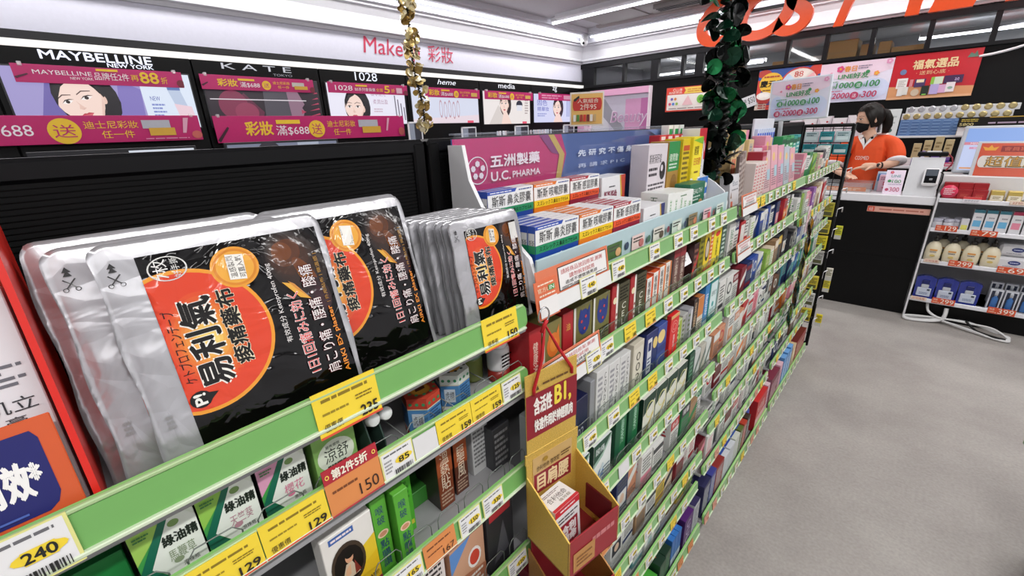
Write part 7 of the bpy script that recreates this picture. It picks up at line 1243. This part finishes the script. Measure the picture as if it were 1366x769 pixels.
def finger(base, d, ln, r, curl=.5):
    b_ = B(); p = Vector(base); d = Vector(d).normalized(); pts = [p]; dn = Vector((0, 0, -1))
    for f in (.42, .32, .26): pts.append(pts[-1]+d*ln*f); d = (d+dn*curl*.45).normalized()
    b_.tube(pts, [r, r*.95, r*.88, r*.7], SKIN, 10); b_.lathe([(.0005, -r*.7), (r*.55, -r*.4), (r*.7, 0), (r*.5, r*.45), (.0005, r*.7)], SKIN, pts[-1], 10); return mesh_of(b_)
WL = Vector((.075, -.175, 1.132)); HD = Vector((-.95, -.25, -.12)).normalized(); PS = HD.cross(Z3).normalized()
pm = B(); pm.tube([WL, WL+HD*.03, WL+HD*.07, WL+HD*.092], [.022, .028, .031, .022], SKIN, 12); fl = mesh_of(pm)
fm_ = [fl]
for i in range(4): fm_.append(finger(WL+HD*.084+PS*(-.024+.016*i)+Z3*(-.002), HD+PS*(-.12+.07*i), [.062, .070, .066, .052][i], .0085, [.35, .5, .6, .7][i]))
fm_.append(finger(WL+HD*.03+PS*(-.026)-Z3*.004, HD*.75-PS*.55-Z3*.25, .058, .0095, .3))
WR = Vector((-.13, -.20, 1.06)); HD2 = Vector((.6, -.7, -.1)).normalized(); PS2 = HD2.cross(Z3).normalized()
pm = B(); pm.tube([WR, WR+HD2*.03, WR+HD2*.07, WR+HD2*.09], [.022, .028, .031, .022], SKIN, 12); fm_.append(mesh_of(pm))
for i in range(4): fm_.append(finger(WR+HD2*.082+PS2*(-.024+.016*i), HD2+PS2*(-.12+.07*i), [.06, .068, .064, .05][i], .0085, .5))
fm_.append(finger(WR+HD2*.03-PS2*.026, HD2*.75-PS2*.55, .056, .0095, .3))
J = [((0, .02, .93), (.135, .10)), ((0, .02, 1.06), (.118, .088)), ((0, .015, 1.20), (.135, .095)), ((-.01, .01, 1.30), (.10, .07)), ((-.03, .0, 1.37), .050), ((-.045, -.012, 1.43), .047), ((-.05, -.015, 1.47), .05),
     ((.132, .014, 1.300), .046), ((.170, -.026, 1.22), .041), ((.182, -.075, 1.145), .039), ((.13, -.13, 1.135), .034), ((.075, -.175, 1.132), .022),
     ((-.148, .004, 1.300), .046), ((-.20, -.016, 1.20), .041), ((-.215, -.06, 1.10), .038), ((-.17, -.14, 1.08), .033), ((-.13, -.20, 1.06), .022),
     ((.085, .03, .82), .085), ((.09, .03, .48), .056), ((.09, .05, .10), .038), ((.09, -.03, .04), .036), ((.09, -.12, .03), .026),
     ((-.085, .03, .82), .085), ((-.09, .03, .48), .056), ((-.09, .05, .10), .038), ((-.09, -.03, .04), .036), ((-.09, -.12, .03), .026)]
ED = [(0, 1), (1, 2), (2, 3), (3, 4), (4, 5), (5, 6), (3, 7), (7, 8), (8, 9), (9, 10), (10, 11), (3, 12), (12, 13), (13, 14), (14, 15), (15, 16), (0, 17), (17, 18), (18, 19), (19, 20), (20, 21), (0, 22), (22, 23), (23, 24), (24, 25), (25, 26)]
body = skin_mesh('body', J, ED, 0, 2, .0055, [mesh_of(hb), mesh_of(nose), mesh_of(ears)]+fm_, SKIN); body.parent = P
# shirt: looser shell over trunk and upper arms, open V at the neck
OR = M('e2501c', .75, nz=.06, bump=.15, bscale=30)
JS = [((0, .02, .86), (.165, .130)), ((0, .02, .98), (.158, .124)), ((0, .015, 1.10), (.155, .118)), ((0, .008, 1.22), (.162, .120)), ((-.005, .006, 1.305), (.132, .092)), ((-.018, .006, 1.368), (.072, .064)),
      ((.14, .01, 1.300), .068), ((.178, -.03, 1.22), .068), ((.190, -.066, 1.160), .064), ((-.155, .0, 1.300), .068), ((-.207, -.02, 1.20), .068), ((-.220, -.05, 1.13), .064), ((.065, .010, 1.335), .060), ((-.090, .006, 1.335), .060)]
shirt = skin_mesh('shirt', JS, [(0, 1), (1, 2), (2, 3), (3, 4), (4, 5), (4, 12), (12, 6), (6, 7), (7, 8), (4, 13), (13, 9), (9, 10), (10, 11)], 0, 2, .006, None, OR)
NX = Vector((-.5, -.86, 0)).normalized()   # chest direction
NC = Vector((-.055, -.06, 1.335))
def onshirt(a, z, push=.0):   # nearest point on the shirt seen from outside at angle a around the trunk axis
    d = Vector((cos(a), sin(a), 0)); o_ = Vector((-.01, .01, z))+d*.5
    hit, loc, nor, idx = shirt.ray_cast(o_, -d)
    return (loc+nor*push) if hit else (Vector((-.01, .01, z))+d*.1)
a0 = math.atan2(-.90, -.30)
VT, VB = 1.362, 1.262
trim = B(); half = .75
def vline(t): # t -1..1 across the neckline
    s = abs(t); return a0+t*half*(.05+.95*s**.8), VB+(VT-VB)*s**1.0
ring_o = []; ring_i = []
for i in range(33):
    t = -1+i/16; a, z = vline(t); ring_o.append(onshirt(a, z-.016, .004)); ring_i.append(onshirt(a, z+.020, .0045))
bk = []
for i in range(13):
    a = a0+half+(2*pi-2*half)*i/12; bk.append((onshirt(a, VT+.0, .004), onshirt(a, VT+.016, .004)))
trim.add(ring_o+ring_i, [(i, i+1, 33+i+1, 33+i) for i in range(32)], M('e8e4e2', .7))
trim.add([p for q in bk for p in q], [(2*i, 2*i+2, 2*i+3, 2*i+1) for i in range(12)], M('e8e4e2', .7)); trim_o = trim.build('collar_trim', shirt)
# the neck opening: the cloth inside the V and above the collar is cut away, a strip of black undershirt lies on the chest behind it
def vee(a):
    d = abs((a-a0+pi) % (2*pi)-pi); q = max(0., (d/half-.05)/.95); return VB+(VT-VB)*min(1., q**1.25) if d < half else VT+.004
bm = bmesh.new(); bm.from_mesh(shirt.data); cut = []
for f in bm.faces:
    c = f.calc_center_median(); a = math.atan2(c.y-.01, c.x+.01)
    if c.z > vee(a)+.016 and abs(c.x+.01) < .12: cut.append(f)
bmesh.ops.delete(bm, geom=cut, context='FACES'); bm.to_mesh(shirt.data); bm.free()
def onbody(a, z, push):
    d = Vector((cos(a), sin(a), 0)); hit, loc, nor, idx = body.ray_cast(Vector((-.01, .01, z))+d*.5, -d); return loc+nor*push if hit else onshirt(a, z, -.01)
pt = B(); vs_ = []; m = 5
for i in range(33):
    t = -1+i/16; a, z = vline(t); top = min(VT-.012, z+.030)
    for j in range(m+1): vs_.append(onbody(a, z-.016+(top-z+.016)*j/m, .005))
pt.add(vs_, [(i*(m+1)+j, i*(m+1)+j+1, i*(m+1)+j+m+2, i*(m+1)+j+m+1) for i in range(32) for j in range(m)], M('141214', .7), True); us = pt.build('undershirt', P); us['label'] = 'black undershirt showing in the neck opening'
# lettering and sleeve bands
lt = B(); gv, gf = glyphs('COSMED', 0.0); lt.add([onshirt(a0-.42+.95*a, 1.170+.030*c, .0035) for a, c, z in gv], gf, M('f0e0d6', .6)); lt.build('lettering', shirt)
sb = B()
for (p0, p1) in (((.186, -.058, 1.172), (.192, -.072, 1.150)), ((-.2195, -.046, 1.137), (-.221, -.054, 1.121))): sb = B(); sb.tube([p0, p1], .066, M('d8d2d4', .7), 20); sb.build('sleeve_band', shirt)
shirt.parent = P
tr_ = skin_mesh('trousers', [((0, .02, .95), (.15, .115)), ((.088, .03, .82), .098), ((.092, .03, .48), .07), ((.092, .05, .09), .06), ((-.088, .03, .82), .098), ((-.092, .03, .48), .07), ((-.092, .05, .09), .06)], [(0, 1), (1, 2), (2, 3), (0, 4), (4, 5), (5, 6)], 0, 2, .008, None, M('1c1c22', .8)); tr_.parent = P
# face: eyes, brows, mask, hair
fc = B()
def onhead(y, z, push=.001):
    o_ = HQ @ Vector((.3, y, z)); d = (HQ.to_3x3() @ Vector((-1, 0, 0))).normalized(); hit, loc, nor, idx = body.ray_cast(o_, d); return (loc-d*push) if hit else HQ @ Vector((.08, y, z))
for s in (-1, 1):
    for (cz, ry, rz_, col) in ((.006, .014, .0045, 'e8e2dc'), (.006, .006, .0045, '1a1412')): fc.poly([onhead(s*.032+ry*cos(2*pi*i/14), cz+rz_*sin(2*pi*i/14), .0015 if ry > .01 else .0022) for i in range(14)], M(col, .3))
    fc.poly([onhead(s*.032+q, w_, .0022) for q, w_ in ((-.016, .010), (0, .0135), (.016, .0095), (.016, .012), (0, .0165), (-.016, .013))], M('1c1412', .5))
    fc.poly([onhead(s*.033+q, w_, .0015) for q, w_ in ((-.018, .024), (0, .029), (.018, .025), (.018, .028), (0, .0335), (-.018, .029))], M('2a1c16', .6))
fc.build('eyes', P)
mk = B(); MK = M('141416', .7); vs_ = []; fs = []; nu, nv = 24, 14
for j in range(nv+1):
    for i in range(nu+1):
        th = RD(-76+152*i/nu); v = j/nv; f = abs(2*i/nu-1); lo = RD(-66+20*f); hi = RD(-8-10*f+4*(1-f)); ph = lo+(hi-lo)*v
        p = head_pt(th, ph)*1.035+Vector((.004+.013*(1-f)*sin(pi*min(1, v*1.0+.12)), 0, -.002)); vs_.append(HQ @ p)
for j in range(nv):
    for i in range(nu): q = j*(nu+1)+i; fs.append((q, q+1, q+nu+2, q+nu+1))
mk.add(vs_, fs, MK, True); mk_ = mk.build('face_mask', P)
for s in (-1, 1):
    sb = B(); sb.tube([HQ @ (head_pt(RD(s*70), RD(-18))*1.04), HQ @ Vector((.012, s*.076, .012)), HQ @ Vector((-.016, s*.082, .012)), HQ @ Vector((-.018, s*.080, -.02))], .0016, MK, 6); sb.build('ear_loop', mk_)
HR = M('17120f', .38, nz=.2, scale=200)
hr = B(); vs_ = []; fs = []; n, k_ = 48, 22
for j in range(k_+1):
    for i in range(n):
        th = 2*pi*i/n; f = abs(((th+pi) % (2*pi))-pi)   # 0 at the face
        lo = RD(34) if f < .75 else RD(34-70*min(1, (f-.75)/.7)) ; lo = max(lo, RD(-38)); ph = lo+(pi/2-lo)*j/k_
        p = head_pt(th, ph)*(1.075+.012*sin(th*9+j)+(.05 if f > 2 else 0)); vs_.append(HQ @ p)
for j in range(k_):
    for i in range(n): fs.append((j*n+i, j*n+(i+1) % n, (j+1)*n+(i+1) % n, (j+1)*n+i))
hr.add(vs_, fs, HR, True)
hr.tube([HQ @ Vector(p) for p in ((-.080, 0, .035), (-.110, 0, .02), (-.128, .005, -.03), (-.130, .005, -.08), (-.120, .0, -.13), (-.105, 0, -.16))], [.032, .036, .038, .034, .024, .008], HR, 14)
hr.tube([HQ @ Vector(p) for p in ((.055, -.064, .045), (.035, -.078, .0), (.030, -.080, -.04))], [.012, .010, .003], HR, 8)
hr.build('hair', P)
wt = B(); wd = (Vector(J[10][0])-WL).normalized(); wt.tube([WL+wd*.026, WL+wd*.038], .0262, M('1c1a1a', .4), 18); wt.lathe([(.001, .0), (.014, .0), (.014, .006), (.001, .0065)], M('2a2a2e', .2), n=18, T=Matrix.Translation(WL+wd*.032+Vector((-.012, -.024, .004))) @ Matrix.Rotation(RD(95), 4, 'X') @ Matrix.Rotation(RD(25), 4, 'Y')); w_ = wt.build('wristwatch', P)
# slip of paper in the raised hand
b = B(); q = P.location+WL+HD*.15+Vector((0, 0, -.018)); b.box((-.055, -.012, -.0006), (.03, .012, .0006), M('e0d8d4', .5), .0003, T=Matrix.Rotation(RD(22), 4, 'Z') @ Matrix.Rotation(RD(-28), 4, 'Y')); o = b.build('paper_slip'); o.location = q; tag(o, 'thin pale paper slip held in the raised hand of the cashier', 'paper')
